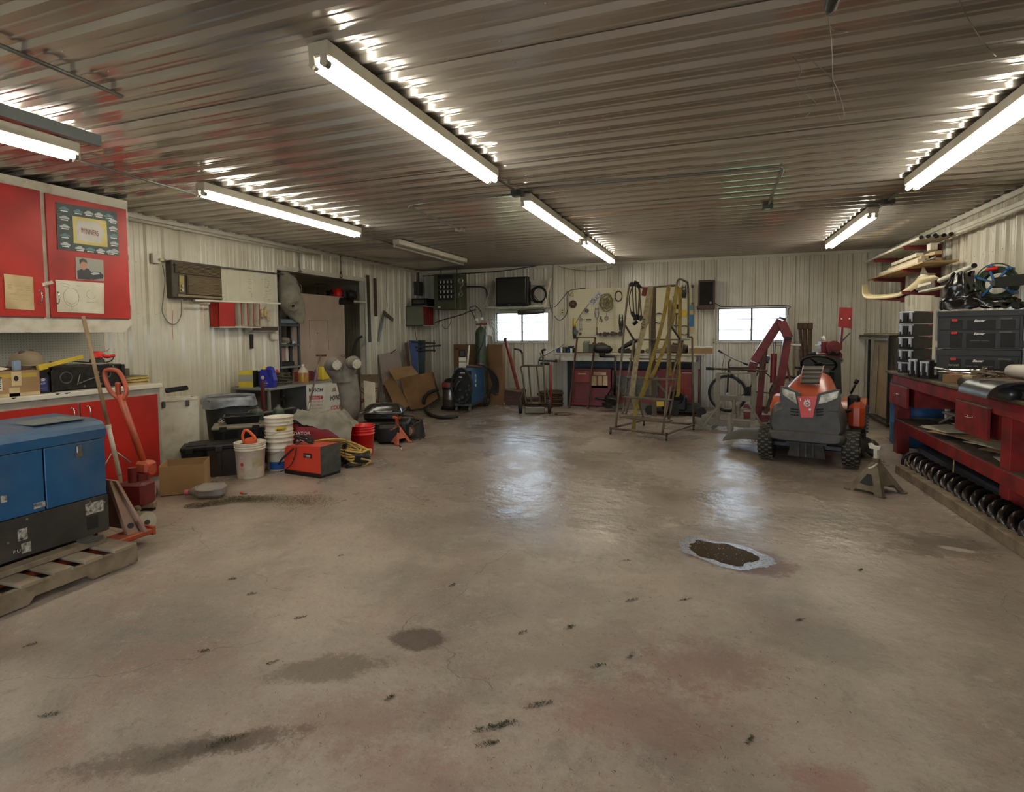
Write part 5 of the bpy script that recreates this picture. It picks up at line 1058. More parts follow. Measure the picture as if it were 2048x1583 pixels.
t=T('chain_hoist','rusty hand chain hoist with its chain heaped on the floor','hoist',fl(815,878)+V(0,.05,0),.4)
g=G();g.cyl((0,-.06,.12),(0,.05,.12),.085,n=20);P('drum',g,m_rust,t);g=G();g.cyl((0,-.085,.12),(0,-.06,.12),.06,n=18);g.bx((-.05,-.095,.09),(.05,-.085,.15),.01);P('cover',g,mat('dusty_pink_paint',(150,120,102)),t);g=G();g.tube(smoothpts([(.05,0,.17),(.1,0,.22),(.15,0,.235),(.16,0,.26),(.13,0,.27)],4),.010,6);P('hook',g,m_rust,t)
g=G()
for k in range(46):a=k*.55;r=.04+.0035*k;c=V(.05+r*math.cos(a),-.02+r*.7*math.sin(a),.012+.03*math.exp(-k/15));g.torus(c,(math.cos(a),math.sin(a),k%2),.013,.0035,8,4)
P('chain',g,m_rust,t,kind='stuff')
# ================================================================== ALCOVE: shelving, door, tarp
t=T('steel_shelving','grey steel shelving just inside the doorway','shelving',(-6.65,7.0,0));SX0,SX1,SY0,SY1=-6.72,XL-.08,7.02,7.46
SX0,SX1=-6.62,XL-.06;sy0=aX(560,700,SX1).y;sy1=aX(598,700,SX1).y
for x in(SX0,SX1):
    for y in(sy0,sy1):g=G();g.bx((x-.018,y-.018,0),(x+.018,y+.018,1.98));P('upright',g,m_dgrey,t,w=True)
for z in(.95,1.30,1.62,.45,.1):
    g=G();g.bx((SX0-.02,sy0-.02,z),(SX1+.02,sy1+.02,z+.035),.003);P('shelf_board',g,m_greypaint if z<1 else m_dgrey,t,w=True)
sm=(sy0+sy1)/2
g=G();g.cyl((SX1-.05,sy0+.03,1.70),(SX1-.05,sy1,1.70),.04,n=14);S('blue_roll',g,mat('pale_blue_plastic',(150,172,178),.5),'pale blue roll on the upper shelf of the grey shelving','roll')
g=G();g.sph((SX1-.1,sm,1.39),(.09,.10,.06),12,jit=.4);S('baseball_hat',g,m_canvas,'crumpled grey cap on the middle shelf of the shelving','cap')
g=G();g.bx((SX1-.1,sy0+.05,1.335),(SX1-.02,sy0+.18,1.36),.004);g.cyl((SX1-.03,sy1-.1,1.335),(SX1-.03,sy1-.1,1.38),.025,n=10);S('small_parts',g,m_chrome,'shiny small parts on the middle shelf of the shelving','parts')
g=G();g.bx((SX0+.03,sy0+.04,.985),(SX1-.02,sy1-.08,1.05),.01);S('black_tray',g,m_black,'flat black tray on the lower shelf of the shelving','tray')
for k,(y,w_,h_,mt) in enumerate(((sy0+.09,.10,.25,mat('faded_pink',(168,130,130))),(sy0+.22,.06,.27,m_white),(sy0+.31,.05,.24,mat('dark_spine',(50,44,44))))):
    g=G();g.bx((SX0+.02,y,1.055 if k else 1.055),(SX1-.08,y+w_,1.05+h_-.01),.004);S(('pink_folder','white_carton','dark_folder')[k],g,mt,('faded pink folder upright on the lower shelf','white carton upright between folders on the lower shelf','dark folder upright at the right of the lower shelf')[k],'folder')
t=T('door_1','pinkish plywood door standing open in the doorway','door',(-6.5,8.2,0));t['kind']='structure'
dA=fl(600,850);m_door=mat('pinkish_plywood',(176,156,140),.75,0,.06,sc=2,col2=(158,138,122))
XDr=-6.52;ya_=aX(586,700,XDr).y;yb_=aX(690,700,XDr).y;zt_=aX(688,594,XDr).z
g=G();g.bx((XDr-.035,ya_,.02),(XDr,yb_,zt_),.002);P('leaf',g,m_door,t,w=True)
g=G();g.bx((XDr-.037,yb_-.012,.02),(XDr+.002,yb_+.002,zt_));P('edge_strip',g,m_trim,t,w=True)
k0=aX(682,711,XDr);g=G();g.cyl(k0,k0+V(.03,0,0),.012,n=10);g.sph(k0+V(.05,0,0),.028,12);P('knob',g,m_chrome,t,w=True)
g=G();p=[aX(618,640,XDr+.001),aX(655,640,XDr+.001),aX(658,700,XDr+.001),aX(620,697,XDr+.001)]
for i in(0,1,3):g.tube([p[i],p[(i+1)%4]],.003,4)
P('pencilled_outline',g,m_oldwood,t,w=True);g=G();q_=aX(635,666,XDr+.001);g.cyl(q_,q_+V(.002,0,0),.01,n=8);P('hole',g,m_ink,t,w=True)
t=T('canvas_tarp','rolled grey canvas tarp hanging in the corner of the doorway','tarp',(XL-.02,7.05,1.9));tb=V(XL+.08,7.15,0)
cs=[(568,543,8),(575,556,17),(578,575,22),(580,595,25),(584,612,26),(590,626,21),(597,640,12),(602,647,5)]
g=G();vs=[];nn=26;dd=V(tb.x,tb.y,0).normalized();ux=V(dd.y,-dd.x,0);sp_=[]
cs2=[]
for i in range(len(cs)-1):
    for j in range(4):k_=j/4;cs2.append(tuple(cs[i][q]*(1-k_)+cs[i+1][q]*k_ for q in range(3)))
cs2.append(cs[-1])
for i,(x,y,hw) in enumerate(cs2):
    c=up(x,y,tb);rx=(up(x+hw,y,tb)-c).length
    for k in range(nn):
        a=k*2*PI/nn;f=1+.10*noise.noise(V(math.cos(a)*1.5,math.sin(a)*1.5,i*.35))+.05*math.sin(a*5+i*.5);vs.append(c+ux*(rx*math.cos(a)*f)+dd*(rx*.8*math.sin(a)*f))
kk=len(cs2);g.add(vs,[(i*nn+j,i*nn+(j+1)%nn,(i+1)*nn+(j+1)%nn,(i+1)*nn+j) for i in range(kk-1) for j in range(nn)],True);P('rolled_canvas',g,m_canvas,t,w=True)
g=G()
for k in range(3):c=up(586,611,tb-dd*.16);g.torus(c+V(0,0,-.005*k)-dd*.02*k,V(.35,-.8,.5),.085-.024*k,.014,18,6)
P('rolled_end',g,m_canvas,t,w=True);g=G();c=up(586,612,tb-dd*.17);g.cyl(c,c-V(.35,-.8,.5)*.02,.05,n=14);P('dark_core',g,m_ink,t,w=True)
g=G();g.tube(smoothpts([up(592,565,tb-dd*.05),up(603,572,tb-dd*.1),up(600,590,tb-dd*.1),up(596,600,tb-dd*.1)],4),.006,5);P('strap',g,m_oldwood,t,w=True)

pb=V(-6.30,8.9,0);t=T('upper_shelf','narrow shelf high in the right of the doorway','shelf',(-6.5,9.0,2.1));a=aY(688,606,9.1);g=G();g.bx((-7.0,8.75,2.08),(-6.30,9.24,2.11));P('board',g,m_dirtywhite,t,w=True)
for k,(dx,dy,r,mt,lb) in enumerate(((.12,.0,.10,m_black,'black helmet at the left of the shelf above the door'),(.28,-.02,.11,m_redplastic,'red plastic pack on the shelf above the door'),(.42,.03,.10,m_dgrey,'grey pack behind the red one above the door'),(.56,-.05,.09,m_black,'black pack at the right of the shelf above the door'))):
    c=V(-6.95+dx*1.05,8.9+dy,2.11+r*1.05);blob('helmet' if k==0 else 'plastic_pack',lb,'helmet' if k==0 else 'pack',c,(r*1.1,r*1.2,r*1.15),mt,0,.4,14)
g=G();c=V(-6.33,8.85,2.17);g.sph(c,(.045,.05,.06),10,jit=.4);S('yellow_tag',g,m_yellow,'yellow label pack hanging over the shelf edge','pack')
g=G();g.grid(lambda u,v:V(-6.92+.72*u,8.72,2.15-.12*v+.04*noise.noise(V(u*9,v*5,3)))+V(0,-.05*math.sin(v*3)*abs(noise.noise(V(u*6,v*2,1)))-.02,0),22,6);S('crumpled_bag',g,mat('gloss_black',(14,14,14),.16),'shiny crumpled plastic along the front of the upper shelf','bag')
g=G();a=aX(681,512,XL+.06);g.tube([a,a+V(0,0,-.02)],.012,6)
for k in range(16):c=a+V(0,0,-.02-.017*k);g.torus(c,(k%2,(k+1)%2,0),.010,.003,8,4)
q_=a+V(0,0,-.30);g.tube(smoothpts([q_,q_+V(0,.03,-.04),q_+V(0,.02,-.08),q_+V(0,-.02,-.08),q_+V(0,-.03,-.05)],4),.009,6);g.sph(q_,(.02,.03,.03),8);S('chain_and_hook',g,m_rust,'short chain with hook hanging above the doorway','chain')
g=G();g.tube(smoothpts([aX(596,497,XL+.04),aX(598,520,XL+.04),aX(600,545,XL+.03)],4),.010,6);q_=aX(600,543,XL+.03);g.box(q_,(.03,.04,.05));S('conduit',g,m_grey,'short conduit drop at the top of the doorway','conduit')

g=G();hb2=V(-6.3,8.85,0);g.tube(smoothpts([up(725,672,hb2),up(715,678,hb2),up(709,692,hb2),up(706,710,hb2),up(703,740,hb2)],5),.022,8);S('dark_hose',g,m_rubber,'dark curved hose standing in the right side of the doorway','hose')

def wbar(x0,y0,x1,y1,w_,mt,name,lab,cat):
    g=G();a=aX(x0,y0,XL+.035);b_=aX(x1,y1,XL+.035);g.bar(a,b_,w_,.012,upv=(1,0,0));return S(name,g,mt,lab,cat)
wbar(735.5,550,740,684,.085,mat('bar_dark',(78,68,52),.5,.3,.2),'straight_edge','longer of two metal bars hung right of the doorway','bar');wbar(750,556,752,632,.085,m_rust,'straight_edge','shorter brown bar hung beside the long one','bar')
t=T('framing_square','weathered square hung on the left wall near the corner','square',aX(767,640,XL+.04));g=G();g.bar(aX(768,622,XL+.04),aX(757,683,XL+.04),.07,.012,upv=(1,0,0));P('blade',g,m_steel,t,w=True);g=G();g.bar(aX(768,624,XL+.05),aX(786,640,XL+.05),.07,.02,upv=(1,0,0));P('tongue',g,m_rustgrey,t,w=True)
g=G();g.tube(smoothpts([aX(773,540,XL+.03),aX(774,560,XL+.03),aX(772,590,XL+.03),aX(776,612,XL+.03)],4),.0035,4);S('hanging_wire',g,m_ink,'thin wire hanging down the left wall above the square','wire')
# ================================================================== BACK LEFT CORNER
def U(base,*pts):return[up(x,y,base) for x,y in pts]
def off(p,d):q=V(p.x,p.y,0).normalized();return p-q*d
t=T('wall_box_cabinet','grey wall cabinet with an open dark red side near the back left corner','cabinet',(XL+.23,11.0,1.70))
cx1=XL+.46;cy0=10.75;a=aY(797,611,cy0);zt=aY(830,611,cy0).z;zb=aY(830,652,cy0).z
g=G();g.bx((XL+.03,cy0,zb),(cx1,cy0+.02,zt),.003);P('end_panel',g,mat('grey_green_board',(112,114,96),.6,0,.06),t,w=True)
g=G();g.bx((XL+.03,cy0,zb),(cx1,11.45,zb+.02));g.bx((XL+.03,cy0,zt-.02),(cx1,11.45,zt));g.bx((XL+.03,11.43,zb),(cx1,11.45,zt));g.bx((XL+.03,cy0,zb),(XL+.045,11.45,zt));P('box',g,m_dirtywhite,t,w=True)
g=G();g.bx((XL+.05,cy0+.02,zb+.02),(cx1-.02,cy0+.5,zt-.02));P('red_interior',g,m_redbench,t,w=True)
g=G();g.bx((XL+.15,10.80,zt),(cx1+.05,11.3,zt+.16),.008);st=T('stereo','black stereo set on top of the grey wall cabinet','stereo',(XL+.3,11.0,zt));P('case',g,m_black,st,w=True);g=G();g.bx((XL+.2,10.79,zt+.05),(cx1,10.80,zt+.12));P('dial_panel',g,m_dgrey,st,w=True)
g=G();p=aX(837,577,XL+.08);g.box(p,(.12,.22,.30),bev=.01);g.cyl(p+V(0,0,.15),V(p.x,p.y,ZC-.05),.02,n=8);S('switch_gear_box',g,m_dgrey,'dark electric box with conduit in the back left corner','electric box')
t=T('unit_heater','olive unit heater with a black louvred grille hung near the back left corner','heater',(-5.35,11.0,2.0));hy=10.85;a=aY(867,548,hy);b_=aY(911,618,hy)
g=G();g.bx((a.x,hy,b_.z),(b_.x,hy+.5,a.z),.01);P('casing',g,m_heater,t,w=True);g=G();g.bx((b_.x+.005,hy+.05,b_.z),(b_.x+.09,hy+.4,a.z),.008);P('side_panel',g,m_heater,t,w=True)
q0=aY(876,560,hy);q1=aY(908,600,hy);g=G();g.bx((q0.x,hy-.008,q1.z),(q1.x,hy,q0.z));gr=P('grille',g,m_ink,t,w=True)
for i in range(4):
    for j in range(4):x=q0.x+.03+(q1.x-q0.x-.04)*(i+.3)/4;z=q1.z+.03+(q0.z-q1.z-.02)*(j+.2)/4;g=G();g.bx((x,hy-.02,z),(x+.025,hy-.008,z+.055));P('louver',g,m_dirtywhite,gr,w=True)
for k in range(5):z=q1.z+(q0.z-q1.z)*k/4;g=G();g.bx((q0.x-.01,hy-.025,z-.008),(q1.x+.01,hy-.01,z+.008));P('grille_bar',g,m_dgrey,gr,w=True)
g=G();q_=aY(876,614,hy-.002);g.bx((q_.x,hy-.004,q_.z-.01),(q_.x+.06,hy-.001,q_.z+.015));P('name_plate',g,m_whiteink,t,w=True)
g=G();g.bx((a.x+.1,hy-.012,a.z-.11),(b_.x-.05,hy,a.z-.03));P('top_slot',g,m_ink,t,w=True)
g=G()
for x in(a.x+.08,b_.x-.05):g.cyl((x,hy+.2,a.z),(x,hy+.2,ZC),.01,n=6)
P('hanger',g,m_dgrey,t,w=True)
t=T('chain_pulley','grey pulley with looped chain hanging beside the olive heater','pulley',(-4.85,10.7,2.2));q_=up(921,556,(-4.9,10.6));g=G();g.tube([V(q_.x,q_.y,ZC-.03),q_],.004,5);P('cord',g,m_grey,t,w=True)
g=G();g.torus(q_-V(0,0,.05),(0,1,0),.05,.016,14,6);g.torus(q_-V(0,0,.33),(0,1,0),.04,.012,14,6);g.tube(smoothpts([q_-V(-.03,0,.08),q_-V(-.06,0,.13),q_-V(.01,0,.20),q_-V(-.03,0,.29)],4),.012,6);P('hook_and_loop',g,m_steel,t,w=True)
def wire(name,label,pts,r,mt=None,cat='cable'):g=G();g.tube(smoothpts(pts,6),r,5);return S(name,g,mt or m_black,label,cat)
YW=YB-.05
W_=lambda*p:[aY(x,y,YW) for x,y in p]
wire('conduit','conduit bending down beside the television',W_((926,573),(950,573),(966,574),(973,582),(974,600)),.016,m_dgrey,'conduit')
wire('power_cable','black cable sagging from the grey cabinet to the gas bottle',[V(-5.9,11.3,1.72)]+U((-5.0,10.9),(880,641),(920,630),(940,622),(952,619)),.012)
wire('loop_cable','thin cable looping under the sagging black cable',U((-5.0,11.1),(885,648),(888,655),(895,656),(901,645),(902,632)),.006)
wire('drop_cable','thin cable hanging below the grey wall cabinet',[aY(829,652,10.9),aY(831,665,10.9),aY(833,680,10.9)],.006)
wire('ceiling_cable','cable strung along the top of the back wall',W_((845,552),(900,548),(960,545),(1000,542),(1050,535),(1090,528),(1108,530)),.012,m_dgrey)
wire('painted_pipe','vertical painted pipe right of the television shelf',W_((1108,530),(1107.5,580),(1107,640),(1105,690)),.018,m_trim,'pipe')
wire('wall_cable','cable curving from the outlet up to the pegboard corner',W_((1099,560),(1099,600),(1104,622),(1118,640),(1134,625),(1137,585),(1155,578),(1172,576)),.007)
wire('wall_cable','cable swooping left of the yellowed outlet',W_((1062,585),(1090,612),(1108,614),(1122,600),(1136,582)),.007)

t=T('tv_shelf','white board shelf with diagonal braces over the left window','shelf',(-3.9,11.3,1.95));ys=11.12
a=aY(968,613,ys);b_=aY(1088,617,ys);g=G();g.bx((a.x,ys-.05,a.z-.04),(b_.x,YB-.03,a.z+.0),.003);P('shelf_board',g,m_dirtywhite,t,w=True)
g=G();g.bar(aY(1058,565,YW-.05),aY(1102,565,YW-.05),.04,.10);P('back_rail',g,m_dirtywhite,t,w=True)
for(q,r_) in(((1101,556),(1087,615)),((986,562),(972,613))):g=G();g.bar(aY(*q,YW-.12),aY(*r_,ys-.02),.04,.07);P('brace',g,m_dirtywhite,t,w=True)
t=T('television','old black television on the shelf over the left window','television',(-3.95,11.1,1.95));a=aY(991,555,11.0);b_=aY(1056,611,11.0)
g=G();g.bx((a.x,11.0,b_.z),(b_.x,11.12,a.z),.012);g.bx((a.x+.06,11.12,b_.z+.03),(b_.x-.06,11.4,a.z-.06),.02);P('case',g,m_black,t,w=True)
g=G();g.bx((a.x+.035,10.992,b_.z+.06),(b_.x-.05,11.0,a.z-.035),.003);P('screen',g,mat('dark_screen',(30,30,28),.18,0,.05),t,w=True);g=G();g.bx((a.x+.28,10.993,b_.z+.022),(a.x+.34,11.0,b_.z+.032));P('logo',g,m_steel,t,w=True)
t=T('black_cable_coil','coil of black cable hung right of the television','cable',aY(1079,589,11.2));g=G()
for k in range(6):g.torus((.01*math.sin(k*2),-.02*k,.012*math.cos(k*3)),(0.1*math.sin(k),1,.08*math.cos(k)),.15+.008*(k%3),.011,24,5)
P('coils',g,m_black,t)
g=G();a=aY(1036,625,11.15);b_=aY(1088,622,11.15);g.tube([a,a.lerp(b_,.5),b_],[.05,.056,.045],12);S('rolled_mat',g,m_dgrey,'rolled dark mat tucked under the television shelf','roll')
t=T('cobwebs','dusty cobwebs and clear tape strung around the left window','cobweb',(-4.6,11.4,1.6));g=G()
for k in range(26):
    a=aY(random.uniform(966,992),random.uniform(618,640),YW-.1);b_=aY(random.uniform(985,1000),random.uniform(640,690),YW-.03);g.tube([a,a.lerp(b_,.5)-V(0,0,.015),b_],.0022,3)
for k in range(14):a=aY(random.uniform(1090,1102),random.uniform(615,690),YW-.03);g.tube([a,a+V(random.uniform(-.05,.05),0,random.uniform(-.08,.08))],.0025,3)
for k in range(16):a=aY(random.uniform(992,1100),683,YW-.05);g.tube([a,a+V(random.uniform(-.06,.06),0,random.uniform(-.04,.03))],.003,3)
P('strands',g,m_whiteink,t,w=True,kind='stuff')
for nm,lb,x0,y0,x1,y1 in(('wall_outlet','yellowed outlet on the wall left of the tool pegboard',1121,617,1129,628),('wall_outlet','white outlet under the left end of the right window',1424,676,1431,688)):
    t=T(nm,lb,'outlet',aY(x0,y1,YW));a=aY(x0,y0,YW);b_=aY(x1,y1,YW);g=G();g.bx((a.x,YW-.02,b_.z),(b_.x,YW+.02,a.z),.004);P('cover_plate',g,mat('cream_plastic',(196,186,140)),t,w=True)
    for f in(.3,.7):g=G();g.cyl(((a.x+b_.x)/2,YW-.022,b_.z+(a.z-b_.z)*f),((a.x+b_.x)/2,YW-.02,b_.z+(a.z-b_.z)*f),.014,n=8);P('socket',g,m_ink,t,w=True)

def sheetU(name,label,cat,base,pts,mt,th=.012,bases=None,**k):
    bb=bases or[base]*len(pts);ps=[up(x,y,b_) for(x,y),b_ in zip(pts,bb)];c=sum(ps,V(0,0,0))/len(ps)
    n=V(0,0,0)
    for i in range(len(ps)):n+=ps[i].cross(ps[(i+1)%len(ps)])
    n.normalize()
    if n.dot(EYE-c)<0:ps=ps[::-1];n=-n
    g=G();g.poly(ps,th,n);return S(name,g,mt,label,cat,**k)
lean=lambda pts,b0,b1:[b0 if y>760 else b1 for x,y in pts]
BT=(-5.25,10.6);BB=(-5.15,10.15)
p=[(818.5,680),(836,681),(836,748),(822,800)];sheetU('blue_board','blue painted board leaning in the back left corner','board',BT,p,mat('slate_blue_paint',(66,92,146),.6,0,.12,sc=4),.02,bases=[(-5.72,10.85)]*4)
p=[(836,680),(851,680),(850,744),(837,800)];sheetU('teal_board','dark teal board beside the blue board','board',BT,p,mat('dark_teal_paint',(34,56,58),.6),.02,bases=[(-5.66,10.9)]*4)
for k,(x0,x1,yt) in enumerate(((805,810,700),(809,815,685),(813,818,682))):sheetU('edge_board',('narrow brown board, left one of three beside the blue board','middle one of three brown boards beside the blue board','brown board touching the blue board')[k],'board',(-6.05,11.1),[(x0,yt),(x1,yt),(x1+14,800),(x0+12,800)],(m_oldwood,m_darkwood,m_wood)[k],.02,bases=[(-5.86-.01*k,10.6+.05*k)]*4)
sheetU('wrapped_panel','pinkish grey wrapped panel with a tied strap leaning on the left wall','panel',BT,[(757,709),(796,701),(806,740),(776,760),(768,790),(763,752)],mat('pinkish_wrap',(150,134,126),.7,0,.08),.03,bases=[(-6.02,9.8),(-5.9,10.1),(-5.85,10.0),(-5.8,9.8),(-5.8,9.7),(-5.9,9.7)])
wire('tie_strap','black strap tied around the pinkish wrapped panel',[off(q,.05) for q in U((-6.0,10.0),(793,698),(782,706),(772,715),(770,725),(776,732),(760,718))],.008,cat='strap')
sheetU('dark_plank','dark plank edge leaning left of the cardboard','board',BT,[(761,755),(767,757),(792,822),(780,822)],m_darkwood,.03,bases=[(-6.0,9.8)]*2+[(-5.5,9.35)]*2)
sheetU('cardboard_sheet','flattened carton with two slots leaning at the left of the pile','cardboard',BT,[(766,762),(787,752),(806,785),(819,811),(794,822)],m_card,.01,bases=[(-5.9,9.75)]*2+[(-5.6,9.6),(-5.3,9.35),(-5.4,9.3)])
sheetU('cardboard_sheet','flattened carton with pale printing on top of the pile','cardboard',BT,[(777,737),(824,731),(838,749),(806,756),(790,760)],m_card,.01,bases=[(-5.75,9.75),(-5.5,10.0),(-5.45,9.95),(-5.5,9.75),(-5.6,9.7)])
sheetU('cardboard_sheet','wide flattened carton at the right of the pile','cardboard',BT,[(801,756),(837,748),(864,744),(876,796),(846,815),(822,819),(808,787)],m_cardd,.01,bases=[(-5.45,9.68),(-5.4,9.75),(-5.3,9.85),(-5.0,9.75),(-5.1,9.5),(-5.15,9.4),(-5.35,9.5)])
sheetU('cardboard_sheet','dark brown flattened carton behind the wide one','cardboard',BT,[(840,748),(866,743),(882,800),(860,815)],m_darkwood,.01,bases=[(-5.3,9.95),(-5.25,10.0),(-4.95,9.9),(-5.0,9.8)])
t=T('tall_carton','tall flat brown cardboard carton leaning on the back wall','cardboard',(-4.6,10.7,0));a=V(-5.17,10.72,0);b_=V(-4.02,10.62,0);zt_=up(940,688.5,(-4.6,10.67)).z;g=G();g.bar(a+V(0,.06,zt_/2),b_+V(0,.06,zt_/2),.11,zt_);P('carton',g,m_cardd,t,w=True)
g=G();q_=up(914,697,(-4.83,10.69));g.poly([off(q_,.012)+V(.05*math.cos(k*PI/6),0,.022*math.sin(k*PI/6)) for k in range(12)]);P('hand_hole',g,mat('dark_red_brown',(84,34,26)),t,w=True)

t=T('wooden_folding_chair','worn brown folding chair by the left wall behind the grey duct','chair',(-5.9,8.75,0));chb=(-5.75,8.55);m_ch=mat('worn_brown_steel',(104,86,62),.6,.2,.15)
g=G();p=U(chb,(723,749),(757,748),(757,765),(723,765));g.poly(p[::-1],.02);P('backrest',g,m_ch,t,w=True)
for x in(721.5,757):g=G();p=U(chb,(x,748),(x-.5,812));g.tube(p,.013,8);P('leg',g,m_ch,t,w=True)
g=G();p=U(chb,(722,776),(757,776));g.bar(p[0],p[1],.03,.02);p=U(chb,(722,800),(757,800));g.bar(p[0],p[1],.3,.02);P('seat',g,m_redfaded,t,w=True)
g=G();p=U(chb,(722,806),(755,780));g.tube(p,.009,6);p=U(chb,(722,782),(755,806));g.tube(p,.009,6);P('cross_brace',g,m_ch,t,w=True)
g=G();p=[off(q,.2) for q in U(chb,(722,770),(752,812))];g.tube(p,.012,6);S('green_stick',g,mat('pale_green_paint',(110,128,96)),'pale green stick leaning across the folding chair','stick')

t=T('bike_rack','black bar rack with three arms hung in the back left corner','rack',(-5.6,10.95,1.3));kb=(-5.55,10.9)
for(x0,y0,x1,y1) in((823,683.5,871,686.5),(830,694,882,690.5),(833,700.5,871,700.5)):g=G();p=U(kb,(x0,y0),(x1,y1));g.bar(p[0],p[1],.03,.035,.004);P('arm',g,m_black,t,w=True)
for x in(841,868):g=G();p=U(kb,(x,680),(x,704));g.tube(p,.014,8);P('upright',g,m_black,t,w=True)
# ================================================================== WELDING CART, TANK, VACUUM
t=T('welding_machine','blue and black wheeled welding machine with looped cables','welder',(-4.2,9.5,0));f0=fl(909,823);f1=fl(943,824);fu=(f1-f0).normalized();fn=V(-fu.y,fu.x,0);Wd=(f1-f0).length;dl=(fl(978,818)-f1);dp=.80;base=(f1.x,f1.y)
z1=up(942,736,base).z;z0=.16
def FB(a,b_,z):return f0+fu*a+fn*b_+V(0,0,z)
g=G();bxf(f0,fu,fn,Wd,.03,z0,z1-.06,g);g.poly([FB(0,-.002,z1-.06),FB(Wd,-.002,z1-.06),FB(Wd,.1,z1),FB(0,.1,z1)]);P('front_panel',g,m_black,t,w=True)
g=G();g.add([FB(Wd,0,z0),FB(Wd,dp,z0),FB(Wd,dp,z1),FB(Wd,.08,z1),FB(Wd,0,z1-.05),FB(0,0,z0),FB(0,dp,z0),FB(0,dp,z1),FB(0,.08,z1),FB(0,0,z1-.05)],[(0,1,2,3,4),(9,8,7,6,5),(1,6,7,2),(2,7,8,3),(3,8,9,4),(0,5,6,1)]);P('blue_cover',g,m_blue,t,w=True)
sR=FB(Wd+.003,.27,z0+.46);g=G();g.poly([sR+fn*(.035*math.cos(k*PI/8))+V(0,0,.08*math.sin(k*PI/8)) for k in range(16)]);em=P('oval_logo',g,m_whiteink,t,w=True);g=G();g.poly([sR+fu*.002+fn*(.018*math.cos(k*PI/6))+V(0,0,.04*math.sin(k*PI/6)) for k in range(12)]);P('logo_mark',g,m_blueink,em,w=True)
g=G();q_=sR-V(0,0,.13);g.poly([q_-fn*.03-V(0,0,.03),q_+fn*.03-V(0,0,.03),q_+fn*.03+V(0,0,.02),q_-fn*.03+V(0,0,.02)]);P('logo_plate',g,m_whiteink,t,w=True)
g=G();bxf(f0,fu,fn,Wd,dp+.28,.11,.16,g);P('cart_frame',g,m_dgrey,t,w=True)
for a in(.04,Wd-.04):g=G();c=FB(a,.03,.05);g.cyl(c-fu*.015,c+fu*.015,.05,n=14);g.bar(c,c+V(0,0,.08),.03,.03);P('caster',g,m_grey,t,w=True)
for a in(-.06,Wd+.03):g=G();c=FB(a,dp+.06,.125);g.cyl(c-fu*.035,c+fu*.035,.125,n=24);wl_=P('rear_wheel',g,m_rubber,t,w=True);g=G();g.cyl(c+fu*.036,c+fu*.042,.06,n=16);g.cyl(c+fu*.042,c+fu*.055,.02,n=10);P('hub',g,m_dgrey,wl_,w=True)
g=G();cc_=FB(Wd/2,-.05,.50);pts=[]
for k in range(64):a=k*2*PI/21;r=1+.05*math.sin(k*1.1);pts.append(cc_+fu*(.20*r*math.cos(a))+V(0,0,.32*r*math.sin(a))-fn*(.012*(k//21)))
g.tube(pts,.013,6);P('gun_cable',g,m_rubber,t,w=True)
g=G();g.tube([FB(.02,-.07,.35),FB(.10,-.08,.55),FB(.13,-.07,.60)],.016,6);P('welding_gun',g,m_dgrey,t,w=True)
g=G()
for(a,z,s_) in((.12,.42,.02),(.24,.40,.015),(.16,.28,.03),(.26,.33,.022),(.3,.5,.012),(.3,.46,.012),(.3,.42,.012),(.1,.24,.02)):g.cyl(FB(a,-.002,z),FB(a,-.02,z),s_,n=10)
P('dial',g,m_dgrey,t,w=True,kind='stuff');g=G();g.box(FB(Wd/2,-.004,.74),(.10,.004,.015),Matrix((fu,fn,V(0,0,1))).transposed());g.box(FB(Wd/2-.04,-.004,.66),(.06,.004,.02),Matrix((fu,fn,V(0,0,1))).transposed());P('printing',g,m_dirtywhite,t,w=True,kind='stuff')
g=G()
for k in range(6):g.tube(smoothpts([FB(Wd-.05,dp-.1,z1+.03),FB(Wd+.06+.012*k,dp+.02,z1-.02-.01*k),FB(Wd+.13+.02*k,dp+.12+.02*k,z1-.3),FB(Wd+.14+.015*k,dp+.15+.02*k,.42-.04*k),FB(Wd+.06,dp+.12,.22+.02*k)],5),.012,6)
P('hanging_cables',g,m_rubber,t,w=True)
tk=T('gas_cylinder','tall green gas bottle with gauges strapped behind the blue welder','gas cylinder',FB(Wd/2+.04,dp+.16,.15));tb_=FB(Wd/2+.08,dp+.14,0);zt_=up(963,653,tb_).z;g=G();g.lathe([(.115,.165),(.118,.2),(.118,zt_-.14),(.105,zt_-.08),(.07,zt_-.03),(.035,zt_)],at=(tb_.x,tb_.y,0),n=28);P('body',g,m_tankgreen,tk,w=True)
g=G();g.cyl(tb_+V(0,0,zt_-.01),tb_+V(0,0,zt_+.08),.02,n=10);g.cyl(tb_+V(-.1,-.02,zt_+.05),tb_+V(.14,.02,zt_+.06),.018,n=8);P('valve',g,m_redfaded,tk,w=True)
for dx,dz in((-.09,.14),(.02,.16)):g=G();q_=off(tb_+V(dx,0,zt_+dz),.05);dv=V(tb_.x,tb_.y,0).normalized();g.cyl(q_,q_-dv*.03,.03,n=14);P('gauge',g,m_whiteink if dx<0 else m_steel,tk,w=True)
g=G();g.tube(smoothpts([tb_+V(-.1,0,zt_+.1),tb_+V(-.2,0,zt_+.3),tb_+V(-.25,0,zt_+.38),tb_+V(-.12,0,zt_+.42),tb_+V(.0,0,zt_+.3),tb_+V(0,0,zt_+.15)],5),.009,6);g.tube(smoothpts([off(tb_+V(.1,0,zt_-.0),.1),off(tb_+V(.05,0,zt_-.3),.14),off(tb_+V(-.08,0,zt_-.55),.14),off(tb_+V(-.15,0,zt_-.8),.12)],5),.009,6);P('hose',g,m_rubber,tk,w=True)
